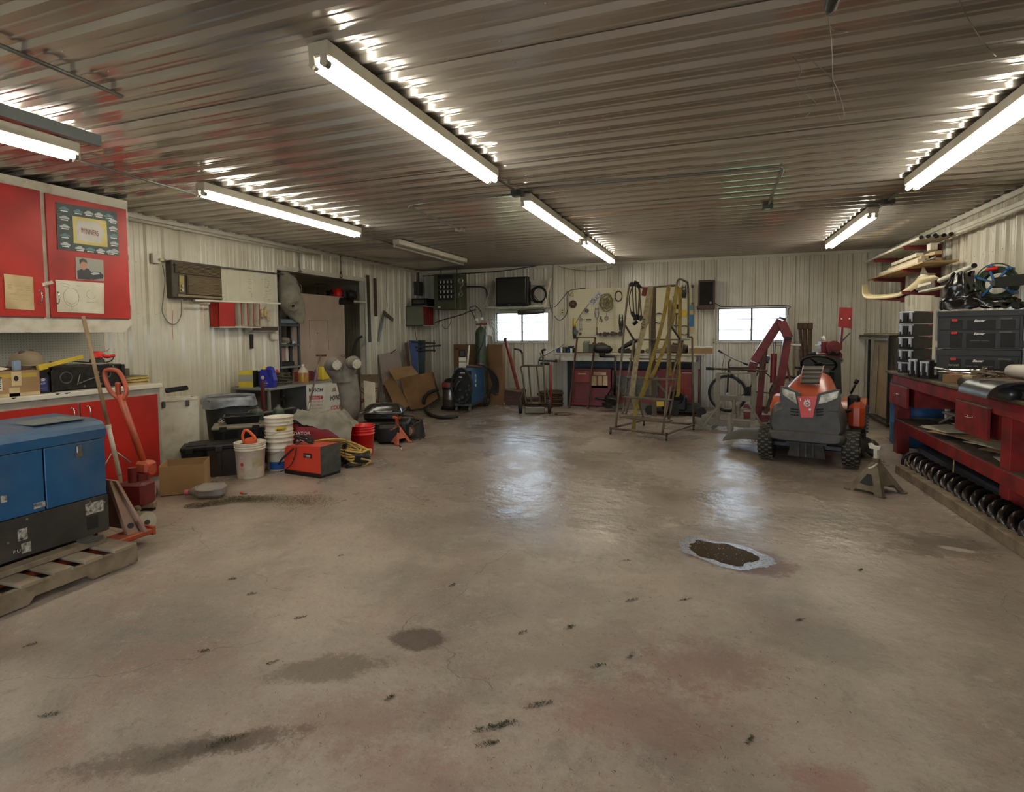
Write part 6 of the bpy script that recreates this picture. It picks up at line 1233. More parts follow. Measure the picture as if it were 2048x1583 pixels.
g=G();p=[off(q,-.02) for q in U((tb_.x,tb_.y),(974,648),(984,660),(983,672),(975,668))];g.poly(p,.006);S('welding_clipboard',g,m_steel,'shiny plate tucked by the gauges of the green gas bottle','plate')
g=G();q_=FB(.12,.15,z1);g.box(q_+V(0,0,.10),(.13,.10,.20),rotm(0,0,.3),.006);sb_=T('supply_box','small white box with black strap on the blue welder','box',q_);P('box',g,m_dirtywhite,sb_,w=True);g=G();g.box(q_+V(0,0,.27),(.13,.10,.14),rotm(0,0,.3),.02);P('black_top',g,m_black,sb_,w=True);g=G();g.box(q_+V(0,0,.11),(.134,.104,.012),rotm(0,0,.3));P('strap',g,m_ink,sb_,w=True)
g=G();a,b_=U((base[0],base[1]+.35),(934,736),(938,690));g.bar(a,b_,.05,.02);S('white_strip',g,m_dirtywhite,'upright white strip standing on the blue welder','board')
g=G();q_=FB(.3,.3,z1+.02);g.box(q_,(.3,.2,.03),rotm(.05,.05,.4),.01);g.box(q_+V(.12,.05,.03),(.12,.1,.05),rotm(.1,.1,.8),.02);S('brown_gloves',g,m_darkwood,'brown leather gloves on top of the blue welder','gloves')
t=T('shop_vacuum','steel shop vacuum with fat black hose beside the welder','vacuum',(-4.72,9.75,0));vb=V(-4.80,9.80,0);z_=up(890,778,vb).z
g=G();g.lathe([(.15,.05),(.155,.06),(.155,.2),(.16,.21),(.155,.22),(.155,z_)],at=vb,n=28);P('tank',g,mat('dull_stainless',(120,112,104),.3,.8,.15,sc=8),t,w=True)
g=G();g.lathe([(.165,z_),(.168,z_+.04),(.15,z_+.12),(.12,z_+.16),(.1,z_+.2),(0,z_+.22)],at=vb,n=28);P('motor_head',g,m_black,t,w=True);g=G();g.lathe([(.169,z_+.05),(.172,z_+.11),(.16,z_+.14)],at=vb,n=28);P('red_band',g,m_redfaded,t,w=True)
g=G();g.torus(vb+V(0,0,.05),(0,0,1),.16,.025,24,6);
for k in range(4):g.sph(vb+V(.17*math.cos(k*PI/2+.6),.17*math.sin(k*PI/2+.6),.028),.028,10)
P('caster_ring',g,m_black,t,w=True);g=G();h_=smoothpts(U((vb.x-.05,vb.y-.15),(877,778),(858,785),(848,800),(851,818))+[fl(862,829,.03),fl(880,834,.03),fl(900,834,.03),fl(915,832,.03)],8);rr_=[.030+.004*(i%2) for i in range(len(h_))];g.tube(h_,rr_,8);P('hose',g,m_rubber,t,w=True)

g=G();a=V(-4.02,10.9,0);b_=up(1001,690,(-4.0,10.95));g.bar(V(-4.03,10.7,.01),b_,.07,.03);S('white_angle',g,m_dirtywhite,'long white angle strip leaning at the right edge of the tall carton','strip')
t=T('red_post','faded red post leaning under the left window','post',(-3.8,11.0,0));a=V(-3.72,10.95,0);b_=up(1012,682,(-3.98,11.1));g=G();g.bar(a,b_,.06,.05,.004);P('post',g,m_redfaded,t,w=True);g=G();q_=up(1010,677,(-3.98,11.05));g.bar(b_,q_,.07,.07,.01);P('end_cap',g,m_steel,t,w=True)
t=T('wooden_crate','reddish brown wooden crate on the floor under the left window','crate',(-3.85,10.9,0));g=G();g.bx((-4.02,10.72,0),(-3.68,11.1,.30),.006);P('box',g,m_darkwood,t,w=True)
for z in(.06,.14,.22):g=G();g.bx((-4.02,10.71,z),(-3.68,10.722,z+.06));P('slat',g,mat('red_brown_wood',(84,48,34),.6),t,w=True)
g=G();g.bar((-4.05,10.75,.33),(-3.62,10.6,.30),.08,.02);P('loose_lid_board',g,m_oldwood,t,w=True)
# ================================================================== hand truck
t=T('hand_truck','two-wheeled bronze hand truck with curved handles under the left window','hand truck',(-3.05,9.75,0));h0=(-3.30,9.70);h1=(-2.80,9.84);hl=lambda x,y:up(x,y,(h0[0]+(h1[0]-h0[0])*(x-1041)/58,h0[1]+(h1[1]-h0[1])*(x-1041)/58));m_bz=mat('bronze_paint',(84,74,52),.4,.3,.15,sc=8,dust=.25)
for pts in([(1053,806),(1050,790),(1045,750),(1041.5,735),(1046,729),(1044.5,705)],[(1091,806),(1090,790),(1088,750),(1087,735),(1087,728),(1085.5,705)]):g=G();g.tube(smoothpts([hl(*q) for q in pts],4),.017,8);P('side_rail',g,m_bz,t,w=True)
for pts in([(1044.5,706),(1040,699.5),(1029,697)],[(1085.5,706),(1085,700),(1091,698.5)]):g=G();g.tube(smoothpts([off(hl(*q),.05*i) for i,q in enumerate(pts)],3),.019,8);P('grip',g,m_black,t,w=True)
for x0,y0,x1,y1 in((1057,732,1063,806),(1073,732,1080.5,806)):g=G();g.bar(hl(x0,y0),hl(x1,y1),.035,.02,.003);P('slat',g,m_bz,t,w=True)
g=G();g.tube([hl(1044,731),hl(1088.5,730.5)],.018,8);g.tube([hl(1050,806),hl(1092,806)],.018,8);P('cross_bar',g,m_bz,t,w=True);g=G();q_=[hl(1052,816),hl(1090,816)];g.box((q_[0]+q_[1])/2-V(0,.04,.03),(.36,.14,.10),rotm(0,0,.27),.01);P('toe_plate',g,m_bz,t,w=True)
for x in(1041,1099):g=G();c=hl(x,813);c.z=.125;ax=V(.96,.26,0);g.lathe([(.09,-.03),(.12,-.028),(.128,0),(.12,.028),(.09,.03)],at=c,R=Matrix((V(0,0,1),ax.cross(V(0,0,1)),ax)).transposed(),n=24);w2=P('wheel',g,m_rubber,t,w=True);g=G();g.cyl(c-ax*.032,c+ax*.032,.085,n=18);P('hub',g,m_dgrey,w2,w=True)
for x,s_ in((1047,-1),(1094,1)):g=G();g.tube(smoothpts([hl(x,776),hl(x-s_*3+s_*6,790),hl(x+s_*8,800)],4),.012,6);P('fender_rod',g,m_bz,t,w=True)

t=T('pipe_vise_stand','pipe vise on a dark red post with a long steel bar','vise',(-2.95,10.6,0));vb=(-2.93,10.55);g=G();p=U(vb,(1101,728),(1102,782));g.tube([p[0],V(p[1].x,p[1].y,0)],.028,10);P('post',g,m_redfaded,t,w=True);g=G();g.tube(U(vb,(1078,720),(1112,722)),.018,8);g.box(U(vb,(1090,727))[0],(.18,.08,.06),bev=.01);g.sph(U(vb,(1112,721))[0],.032,8);P('vise_head',g,m_blackmetal,t,w=True);g=G();g.tube(U(vb,(1079.5,716),(1128,688)),.012,8);P('bar_handle',g,m_steel,t,w=True);g=G();g.tube(smoothpts(U(vb,(1078,732),(1077,722),(1082,712),(1080,705)),4),.01,6);P('hook',g,m_dgrey,t,w=True)
t=T('stacked_rims','stack of dusty brown flat rims on the floor beside the workbench','rims',(-3.1,10.9,0))
for k in range(7):g=G();g.lathe([(.22,0),(.27,.0),(.27,.035),(.22,.035)],at=(-3.08+.03*math.sin(k*2.3),10.95,.0+.042*k),n=26);P('rim',g,m_rust,t,w=True)
for k in range(4):g=G();g.lathe([(.13,0),(.17,0),(.17,.035),(.13,.035)],at=(-3.42+.02*math.sin(k),10.75,.042*k),n=22);P('small_rim',g,m_rust,t,w=True)
g=G();q_=fl(1126,828);g.torus(q_+V(0,0,.008),(0,0,1),.155,.007,32,5);S('floor_ring',g,m_rust,'thin metal ring lying flat on the floor right of the hand truck','ring')
# ================================================================== WORKBENCH along the back wall
t=T('long_workbench','long workbench with pale top against the back wall','workbench',(-1.6,11.2,0));yb0=10.78;a=aY(1106,704,yb0);b_=aY(1411,705,yb0);zt=1.075
g=G();g.bx((a.x,yb0,zt-.035),(b_.x,YB-.05,zt),.005);P('top',g,mat('worn_cream_top',(186,176,154),.55,0,.1,sc=4),t,w=True);c=aY(1122,712,yb0+.03);d=aY(1392,712,yb0+.03)
g=G();g.bx((c.x,yb0+.03,zt-.15),(d.x,yb0+.07,zt-.04));P('apron',g,m_dirtywhite,t,w=True)
for x in(c.x+.02,d.x-.05):g=G();g.bx((x,yb0+.08,0),(x+.09,yb0+.17,zt-.15));P('leg',g,m_greypaint,t,w=True)
g=G();g.bx((c.x-.1,YB-.12,.0),(d.x,YB-.08,zt-.15));P('back_panel',g,mat('blue_grey_board',(74,84,90),.6),t,w=True)

def chest(name,label,x0,y0,x1,y1,cy,panels):
    t=T(name,label,'chest',(0,cy,0));a=aY(x0,y0,cy);b_=aY(x1,y1,cy);a.z=min(a.z,.9);g=G();g.bx((a.x,cy,.03),(b_.x,cy+.35,a.z),.01);P('body',g,m_redmetal,t,w=True)
    g=G();g.bx((a.x-.01,cy-.02,a.z-.03),(b_.x+.01,cy+.02,a.z+.01),.004);g.bx((a.x-.01,cy-.02,.02),(b_.x+.01,cy+.02,.08),.004);P('rim',g,m_redmetal,t,w=True)
    for(u0,v0,u1,v1,mt) in panels:
        p=aY(u0,v0,cy);q=aY(u1,v1,cy);g=G();g.bx((p.x,cy-.012,q.z),(q.x,cy,p.z),.003);P('panel',g,mt,t,w=True)
    return t
ch=chest('red_steel_chest','long dusty red steel chest under the left half of the workbench',1143,737,1222,812,10.98,[(1149,741,1180,765,m_redfaded),(1149,768,1216,800,m_redmetal),(1183,741,1216,776,m_redfaded)])
g=G()
for(u0,v0,u1,v1) in((1187,743,1212,750),(1183,752,1193,771),(1196,752,1204,771),(1206,752,1215,771),(1156,746,1172,748.5)):
    p=aY(u0,v0,10.964);q=aY(u1,v1,10.964);g.bx((p.x,10.962,q.z),(q.x,10.968,p.z))
P('instruction_label',g,m_oldpaper,ch,w=True,kind='stuff')
for k in range(6):p=aY(1185+.2,756+k*2.4,10.96)
ch2=chest('red_steel_chest','right end of the long red chest beside the engine stand',1319,738,1398,812,10.98,[(1330,748,1355,770,m_redfaded),(1361,743,1392,806,m_redfaded)])
g=G();p=aY(1364,744,10.96);q=aY(1388,746.5,10.96);g.bx((p.x,10.955,q.z),(q.x,10.965,p.z));P('label',g,m_oldpaper,ch2,w=True)
t=T('grey_panelled_chest','grey fronted middle section between the two red chests','chest',(-1.5,11,0));a=aY(1228,752,10.93);b_=aY(1316,792,10.93);g=G();g.bx((a.x,10.93,b_.z),(b_.x,11.2,a.z),.006);P('panel',g,m_dgrey,t,w=True);g=G();g.bx((a.x-.05,10.98,.05),(b_.x+.03,11.3,a.z+.12),.006);P('red_body',g,m_redmetal,t,w=True)

t=T('push_mower_engine','black small engine with yellow sticker low behind the rolling ladder','engine',(-.9,10.5,0));eb=V(-.62,10.35,0);g=G();g.box(eb+V(0,0,.22),(.42,.36,.26),bev=.03);g.cyl(eb+V(-.3,0,.16),eb+V(.42,0,.14),.09,n=14);g.box(eb+V(0,.05,.10),(.85,.4,.12),bev=.03);P('engine_block',g,m_black,t,w=True)
a,b_=U((eb.x-.2,eb.y-.24),(1312,802),(1328,812));g=G();g.poly([off(q,.02) for q in U((eb.x-.2,eb.y-.24),(1312,812),(1328,812),(1328,802),(1312,802))]);P('yellow_sticker',g,m_yellow,t,w=True)
for dx in(-.42,.0,.45):g=G();g.cyl(eb+V(dx,-.2,.09),eb+V(dx,-.14,.09),.085,n=18);P('wheel',g,m_rubber,t,w=True)
g=G();g.torus(eb+V(.02,-.2,.33),(0,1,.3),.12,.02,20,6);g.cyl(eb+V(.02,-.2,.33),eb+V(.02,-.12,.36),.10,n=16);P('fan_shroud',g,m_blackmetal,t,w=True)
t=T('hydraulic_jack_parts','heap of black linkage and hooks in front of the red chest','machine parts',(-1.75,10.3,0));jb=(-1.75,10.35)
for pts,r in(([(1231,712),(1229,790)],.024),([(1229,765),(1216,812)],.012),([(1229,765),(1242,790)],.012),([(1210,800),(1226,770),(1232,765)],.012),([(1190,796),(1222,800)],.02)):g=G();g.tube(U(jb,*pts),r,8);P('link',g,m_blackmetal,t,w=True)
g=G();g.box(U(jb,(1222,800))[0],(.2,.2,.14),rotm(.2,.2,.5),.02);g.box(U(jb,(1214,814))[0]+V(0,0,.04),(.1,.3,.08),rotm(0,0,.5),.01);P('base_casting',g,m_blackmetal,t,w=True)
g=G();q_=fl(1270,815);g.grid(lambda u,v:q_+V((u-.5)*1.0,(v-.5)*.5,.01+.13*math.sin(PI*u)*math.sin(PI*v)*(1+.5*noise.noise(V(u*6,v*6,2)))),20,12);S('dark_canvas_heap',g,m_dgrey,'dark dusty heap of canvas on the floor under the bench','cloth')

t=T('leaning_ladder','brown steel ladder-like frame leaning against the workbench','frame',(-2.4,10.65,0));fb=(-2.50,10.62)
for(x0,y0,x1,y1) in((1154.5,674,1138.5,814),(1190.5,674,1175,816)):g=G();a,b_=up(x0,y0,(-2.45 if x0<1160 else-2.1,10.7)),up(x1,y1,(-2.6 if x0<1160 else-2.25,10.62));b_.z=.0;g.bar(a,b_,.035,.03,.003);P('rail',g,m_rust,t,w=True)
for(x0,x1,y) in((1154,1190,674),(1150,1187,705),(1144,1180,767)):g=G();g.bar(up(x0,y,(-2.48,10.66)),up(x1,y,(-2.16,10.66)),.03,.02);P('cross_bar',g,m_rust,t,w=True)
t=T('air_tank','small black horizontal air tank on the workbench edge','tank',(-2.0,10.6,1.1));ab=(-1.98,10.62);a,b_=U(ab,(1189,697),(1220,698.5));d_=(b_-a).normalized();g=G();R_=Matrix((V(0,0,1),d_.cross(V(0,0,1)),d_)).transposed();L_=(b_-a).length
g.lathe([(.0,-.03),(.05,-.02),(.075,.02),(.08,.05),(.08,L_-.05),(.07,L_),(.03,L_+.035),(.012,L_+.05)],at=a,R=R_,n=20);P('tank_body',g,m_black,t,w=True);g=G();g.box((a+b_)/2-V(0,0,.10),(.12,.08,.10),bev=.02);g.cyl((a+b_)/2-V(.05,.0,.14),(a+b_)/2-V(-.25,0,.14),.02,n=8);P('bracket',g,m_black,t,w=True)

pa=aY(1137,578,YW);pbx=aY(1396,573,YW)
pgb=pegboard('pegboard',(pa.x,YW,zt),(1,0,0),(0,0,1),(0,-1,0),pbx.x-pa.x,pa.z-zt,.0381,'large cream tool pegboard above the long workbench',mat('cream_pegboard',(204,196,166),.6,0,.04,sc=2),m_oldwood,.004)
YT=YW-.025;tl=lambda*p:[aY(x,y,YT) for x,y in p]
def tool(name,label,cat='tool'):return T(name,label,cat,(0,YT,0))
t=tool('saw_blade','round brown saw blade hung at the upper left of the pegboard');c,=tl((1146,608));MW[t.name];g=G();g.cyl(c,c-V(0,.004,0),.083,n=30);P('disc',g,m_rust,t,w=True);g=G();g.cyl(c-V(0,.005,0),c-V(0,.008,0),.012,n=10);P('bore',g,m_steel,t,w=True)
g=G();a,=tl((1144,588));g.tube([a+V(-.05,0,-.03),a+V(.02,0,.08),a+V(.03,0,-.05),a+V(-.05,0,-.03)],.006,5);S('triangle_wrench',g,m_steel,'small triangular tool above the round saw blade','tool')
t=T('license_plate','old license plate hung tilted on the pegboard','license plate',tl((1192,597))[0]);c=tl((1192,597))[0];R_=rotm(0,-.86,0);ux_=R_@V(1,0,0);uz_=R_@V(0,0,1);g=G();g.box(c,(.31,.003,.155),R_,.004);P('plate',g,mat('plate_white',(190,190,186),.4,0,.1,sc=9),t,w=True);text('lettering','50RACE',c-V(0,.003,0),ux_,uz_,.075,m_ink,t,width=.25,depth=.001)
g=G();g.box(c+uz_*.05-ux_*.08-V(0,.003,0),(.09,.001,.02),R_);P('teal_print',g,cb,t,w=True)
t=T('rope_coil','tangled coil of tan rope hung on the pegboard','rope',tl((1213,600))[0]);c=tl((1213,600))[0];g=G();pts=[]
for k in range(110):a=k*.41;r=.075+.05*math.sin(k*.23)+.02*math.sin(k*.9);pts.append(c+V(r*math.cos(a)*1.05,-.02-.02*abs(math.sin(k*.5)),r*math.sin(a)*1.25-.03))
g.tube(pts,.008,5);g.tube(smoothpts([c+V(-.12,-.02,.04),c+V(-.10,-.02,-.12),c+V(-.04,-.02,-.22),c+V(.04,-.02,-.22),c+V(.12,-.02,-.15),c+V(.13,-.02,.0)],4),.009,5);P('rope',g,mat('tan_rope',(128,116,72),.85,0,.15,sc=20),t,w=True)
g=G();c,=tl((1213,634));g.bar(c+V(0,0,.12),c,.012,.012);g.torus(c-V(0,0,.02),(0,1,0),.035,.01,14,5);S('hanging_hook',g,m_steel,'steel hook hanging under the rope coil','hook')
g=G();c,=tl((1237,592));g.torus(c,(0,1,0),.075,.006,24,5);g.torus(c+V(0,.01,0),(0,1,0),.066,.005,24,5);g.v=[V(v.x,v.y,c.z+(v.z-c.z)*1.4) for v in g.v];S('wire_loop',g,m_rust,'oval loop of thin cable right of the rope coil','cable')
g=G();pts=[]
x0=tl((1229,540))[0];x1=tl((1229,690))[0]
for k in range(60):f=k/59;p=x0.lerp(x1,f);pts.append(p+V((.030 if k%2 else-.030),-.01,0))
g.tube(pts,.005,5);S('spiral_air_hose',g,mat('tan_coil',(170,158,110),.6),'spiral yellow air hose hanging from the ceiling light down the pegboard','hose')
t=T('angle_grinder','yellow and grey angle grinder hung at the left of the pegboard','tool',tl((1149,650))[0]);a,b_,c,d=tl((1148,636),(1149,653),(1149,664),(1150,677));g=G();g.tube([a,b_],[.022,.03],10);P('yellow_grip',g,m_yellow,t,w=True);g=G();g.tube([b_,c,d],[.034,.042,.03],10);g.cyl(c+V(.03,0,0),c+V(.04,-.04,0),.05,n=16);P('motor_body',g,m_dgrey,t,w=True)
MT_=[m_steel,m_blackmetal,m_dgrey,m_rust]
def simple(name,label,kind,x,y,L,mt,ang=0.,cat='tool'):
    c=tl((x,y))[0];g=G();R_=rotm(0,ang,0);f=lambda a,b_:c+R_@V(a,-.012,b_)
    if kind=='wrench':g.bar(f(0,-L/2),f(0,L/2),.014,.006);g.torus(f(0,-L/2),(0,1,0),.016,.005,10,4);g.torus(f(0,L/2),(0,1,0),.02,.006,10,4)
    if kind=='pliers':g.tube([f(-.02,-L/2),f(-.025,-L*.1),f(0,L*.12),f(.012,L/2)],.007,5);g.tube([f(.02,-L/2),f(.025,-L*.1),f(0,L*.12),f(-.012,L/2)],.007,5);g.cyl(f(0,L*.12)+V(0,.01,0),f(0,L*.12)-V(0,.01,0),.013,n=8)
    if kind=='disc':g.cyl(f(0,0),f(0,0)-V(0,.03,0),L/2,n=18);g.cyl(f(0,0)-V(0,.03,0),f(0,0)-V(0,.04,0),L/5,n=10)
    if kind=='ring':g.torus(f(0,0),(0,1,0),L/2,.010,18,5)
    if kind=='driver':g.tube([f(0,-L/2),f(0,L*.1)],.004,5);g.tube([f(0,L*.1),f(0,L/2)],.012,8)
    if kind=='hammer':g.tube([f(0,-L/2),f(0,L*.4)],.010,6);g.bar(f(-.05,L*.42),f(.05,L*.42),.03,.03,.005)
    if kind=='goggles':
        for s_ in(-1,1):g.cyl(f(s_*.045,0),f(s_*.045,0)-V(0,.05,0),.04+.008*s_,n=14)
        g.tube([f(-.075,0),f(-.11,.02)],.01,6)
    if kind=='clamp':g.tube([f(-.03,L/2),f(-.04,0),f(-.02,-L/2)],.009,5);g.tube([f(.03,L/2),f(.04,0),f(.02,-L/2)],.009,5);g.torus(f(0,L*.2),(0,1,0),.035,.008,12,5);g.box(f(0,-L*.2),(.05,.03,L*.5),R_)
    return S(name,g,mt,label,cat)
for args in(('grinding_disc','round grinding disc right of the rope cable line','disc',1174,621,.08,m_dgrey),('tin_snips','tin snips hung in the middle of the pegboard','clamp',1194,625,.2,m_steel),('long_screwdriver','long thin screwdriver below the tin snips','driver',1194,650,.4,m_rustgrey,PI),
    ('pliers','small dark pliers left of the rope tail','pliers',1202,638,.12,m_blackmetal),('wrench','shiny wrench, left one of the pair','wrench',1160,646,.26,m_chrome),('wrench','shorter wrench right of the shiny one','wrench',1163.5,648,.2,m_steel),('tool_hook_bar','horizontal rod with dark knobs above the wrenches','driver',1170,639,.26,m_rust,PI/2),
    ('washer','small brown washer low on the pegboard','ring',1161,667,.035,m_rust),('metal_shears','dark shears with open blades right of the spiral hose','clamp',1242,645,.32,m_blackmetal),('pry_tool','dark pry tool under the shears','hammer',1243.5,658,.2,m_blackmetal),
    ('goggles','dark red goggles, left of the three pairs','goggles',1206,668,.1,m_darkwood),('goggles','dark red goggles, middle of the three pairs','goggles',1221,667,.1,m_darkwood),('goggles','dark red goggles, right of the three pairs','goggles',1237,667,.1,m_darkwood),
    ('tape_roll','yellow oval sanding block hung near the ladder rail','disc',1368,626,.13,m_yellow),('black_pliers','black pliers near the top right of the pegboard','clamp',1368,583,.26,m_blackmetal),('black_wrench','black wrench at the top right corner of the pegboard','wrench',1385,590,.34,m_blackmetal),('cutting_disc','black disc tool under the black pliers','disc',1356,613,.10,m_black),
    ('bolt_cutter','bolt cutter hung right of the yellow strap','pliers',1347,605,.26,m_blackmetal),('steel_hook','steel hook hung by the second yellow strap','hammer',1352,640,.3,m_rust),('wire_bundle','bundle of grey wire hung low at the right of the pegboard','ring',1369,660,.18,m_dgrey),('hack_saw','curved black hose piece between the straps','ring',1318,636,.2,m_black),('dark_scraper','dark scraper near the foot of the ladder platform','hammer',1352,658,.18,m_dgrey)):simple(*args)
t=T('blue_card','blue and white header card hung at the right end of the pegboard','card',tl((1382,640))[0]);a,b_=tl((1378,605),(1387,665));g=G();g.bx((a.x,YT-.01,b_.z),(b_.x,YT,a.z));P('card',g,m_oldpaper,t,w=True);a,b_=tl((1378,629),(1387,653));g=G();g.bx((a.x-.001,YT-.012,b_.z),(b_.x+.001,YT-.0099,a.z));P('blue_print',g,mat('sky_blue_print',(40,110,160)),t,w=True);a,b_=tl((1378,610),(1387,620));g=G();g.bx((a.x-.001,YT-.012,b_.z),(b_.x+.001,YT-.0099,a.z));P('teal_print',g,cb,t,w=True)
t=T('speaker','brown wooden loudspeaker on a small bracket left of the right window','speaker',aY(1415,620,YW));a,b_=aY(1397,560,11.3),aY(1430,611,11.3);g=G();g.bx((a.x,11.3,b_.z),(b_.x,YB-.03,a.z),.005);P('cabinet',g,mat('speaker_walnut',(72,46,28),.5),t,w=True);g=G();g.bx((a.x+.025,11.285,b_.z+.02),(b_.x-.04,11.3,a.z-.04),.003);P('grille_cloth',g,mat('black_brown_cloth',(26,17,13),.9),t,w=True);g=G();q_=aY(1421,605,11.28);g.bx((q_.x-.016,11.28,q_.z-.016),(q_.x+.016,11.285,q_.z+.016));P('badge',g,m_steel,t,w=True);g=G();g.bx((a.x-.03,11.25,b_.z-.06),(b_.x,YB-.03,b_.z));P('bracket_shelf',g,m_darkwood,t,w=True)
t=T('long_carton','long brown carton with a white lid on the right end of the workbench','box',(-.2,11.0,zt));a,b_=aY(1378,703,10.85),aY(1425,703,10.85);g=G();g.bx((a.x,10.85,zt),(b_.x,11.25,zt+.10));P('carton',g,m_card,t,w=True);g=G();g.bx((a.x-.01,10.84,zt+.10),(b_.x+.01,11.26,zt+.125));P('lid',g,m_paper,t,w=True)

for k,(x,s_,mt,nm,lb) in enumerate(((1125,(.24,.2,.08),m_dgrey,'tool_heap','heap of dark small tools at the left end of the workbench'),(1142,(.16,.2,.10),m_black,'black_drill','black power drill lying at the left of the bench'),(1172,(.12,.25,.20),mat('grey_green_metal',(92,94,78),.5,.3),'grinder_motor','grey green bench grinder body'),(1195,(.30,.25,.17),m_dgrey,'metal_toolbox','grey metal toolbox behind the air tank'),(1262,(.5,.3,.06),m_black,'black_belt','black rubber belts and hoses piled behind the ladder'),(1310,(.3,.25,.09),m_canvas,'cloth_bundle','pale cloth bundle on the bench behind the straps'),(1336,(.22,.2,.12),m_dgrey,'wire_basket','grey wire basket on the bench behind the yellow strap'),(1358,(.3,.22,.16),m_darkwood,'parts_bin','brown parts bin near the right end of the bench'))):
    q_=aY(x,700,11.1);t=T(nm,lb,'tools',(q_.x,11.1,zt),.2*((-1)**k));g=G();g.box((0,0,s_[2]/2),s_,bev=.02 if k not in(2,3) else.006);P('body',g,mt,t)
    g=G()
    for j in range(5):g.box((random.uniform(-.4,.4)*s_[0],random.uniform(-.4,.4)*s_[1],s_[2]+.012),(random.uniform(.04,.14),.03,.03),rotm(random.uniform(-.3,.3),random.uniform(-.3,.3),random.uniform(0,3)),.006)
    P('loose_parts',g,[m_dgrey,m_blackmetal,m_steel,m_rust][k%4],t,kind='stuff')
g=G();p=U((-1.55,11.0),(1237,700),(1250,692),(1266,683),(1275,680));g.tube(p,[.02,.04,.05,.03],8);S('black_hood',g,m_black,'black folded hood shape sloping up behind the ladder','hood')
t=T('blue_bottles','small bright bottles and papers at the left end of the workbench','bottles',(-2.95,11.0,zt))
for k in range(5):g=G();x=-2.95+.07*k;g.cyl((x,10.95+.03*(k%2),zt),(x,10.95+.03*(k%2),zt+.07+.02*(k%3)),.022,n=10);P('bottle',g,(m_blueink,m_whiteink,m_dgrey)[k%3],t,w=True)
wire('string_line','thin string hanging in front of the bench end',W_((1136,690),(1140,710),(1144,730),(1146,742)),.004,m_whiteink,'string')
wire('wall_conduit','vertical conduit right of the speaker',W_((1426,500),(1428,560),(1428,600),(1428,676)),.012,m_trim,'conduit')
wire('wall_line','thin cord curving from the speaker to the right window',W_((1430,606),(1440,611),(1452,613),(1570,611),(1576,620),(1575,635)),.006)
wire('wall_line','thin cord from the ceiling light down across the wall above the pegboard',W_((1115,530),(1130,536),(1170,541),(1200,540),(1225,535)),.004)
wire('grinder_line','grinder cord curving over the pegboard from the plate',[aY(x,y,YT-.01) for x,y in((1152,645),(1160,630),(1170,617),(1178,607))],.005,m_dgrey)
# ================================================================== ROLLING LADDER with straps
FLb,FRb,RRb,RLb=fl(1221,868),fl(1333,881),fl(1387,860),fl(1288,851)
t=T('rolling_ladder','rusty rolling warehouse ladder draped with tow straps in front of the workbench','ladder',(FLb+FRb+RRb+RLb)/4);m_ld=mat('brown_ladder_steel',(92,78,58),.55,.3,.15,sc=10,col2=(66,54,40),dust=.2)
hz=.09
def rail(*p,r=.016,n='rail',mt=None):g=G();g.tube(smoothpts(p,5) if len(p)>2 else p,r,8);return P(n,g,mt or m_ld,t,w=True)
z_=lambda p,z:V(p.x,p.y,z)
for a,b_ in((FLb,FRb),(FRb,RRb),(RRb,RLb),(RLb,FLb)):rail(z_(a,hz),z_(b_,hz),n='base_bar')
for p in(FLb,FRb,RRb,RLb):g=G();g.cyl(z_(p,hz+.02),z_(p,.05),.014,n=8);g.cyl(z_(p,.035)-V(.012,0,0),z_(p,.035)+V(.012,0,0),.035,n=14);P('caster',g,m_blackmetal,t,w=True)
Lm=lambda x,y,f=.0:up(x,y,FLb.lerp(RLb,f));Rm=lambda x,y,f=.0:up(x,y,FRb.lerp(RRb,f))
rail(Lm(1231.5,855,.05),Lm(1237,790,.15),Lm(1249,647,.6),Lm(1256,585,.72),Lm(1259,568,.76),Lm(1266,565,.8),Lm(1275,572,.95),Lm(1279,586,1),Lm(1276,640,1),n='handrail')
rail(Rm(1325,866,.0),Rm(1332,800,.1),Rm(1340,647,.6),Rm(1352,580,.75),Rm(1355,562,.8),Rm(1361,558,.85),Rm(1370,562,.92),Rm(1376,570,1),Rm(1377,620,1),Rm(1376.5,672,1),n='handrail')
rail(Lm(1284,574.5,1),Rm(1352,570.5,.9),n='top_rail');rail(Rm(1374,673,1),Rm(1385,674,1));rail(Rm(1384.5,675,1),z_(RRb,.06),n='rear_post')
rail(Lm(1262,568,.8),Lm(1284,575,1),n='top_rail');rail(Lm(1249,648,.6),Lm(1268,679,.8),n='brace');rail(Rm(1341,650,.6),Rm(1360,678,.9),n='brace')
rail(Lm(1268,680,.95),Lm(1257,750,.6),Lm(1245,827,.2),n='stringer',mt=m_rustgrey);rail(Rm(1360,680,.95),Rm(1344,760,.55),Rm(1331,832,.15),n='stringer',mt=m_rustgrey)
rail(Lm(1268,680,1),Lm(1270,760,1),z_(RLb,hz),n='rear_post');rail(Rm(1366,680,1),Rm(1352,760,.9),Rm(1338,838,.8),n='rear_stringer',mt=m_rustgrey);rail(Lm(1276,690,1),Lm(1262,780,.95),Lm(1252,828,.9),n='rear_stringer',mt=m_rustgrey)
rail(Lm(1237,768,.3),Lm(1243,792,.3),n='brace');rail(Rm(1316,766,.6),Rm(1336,792,.4),n='brace')
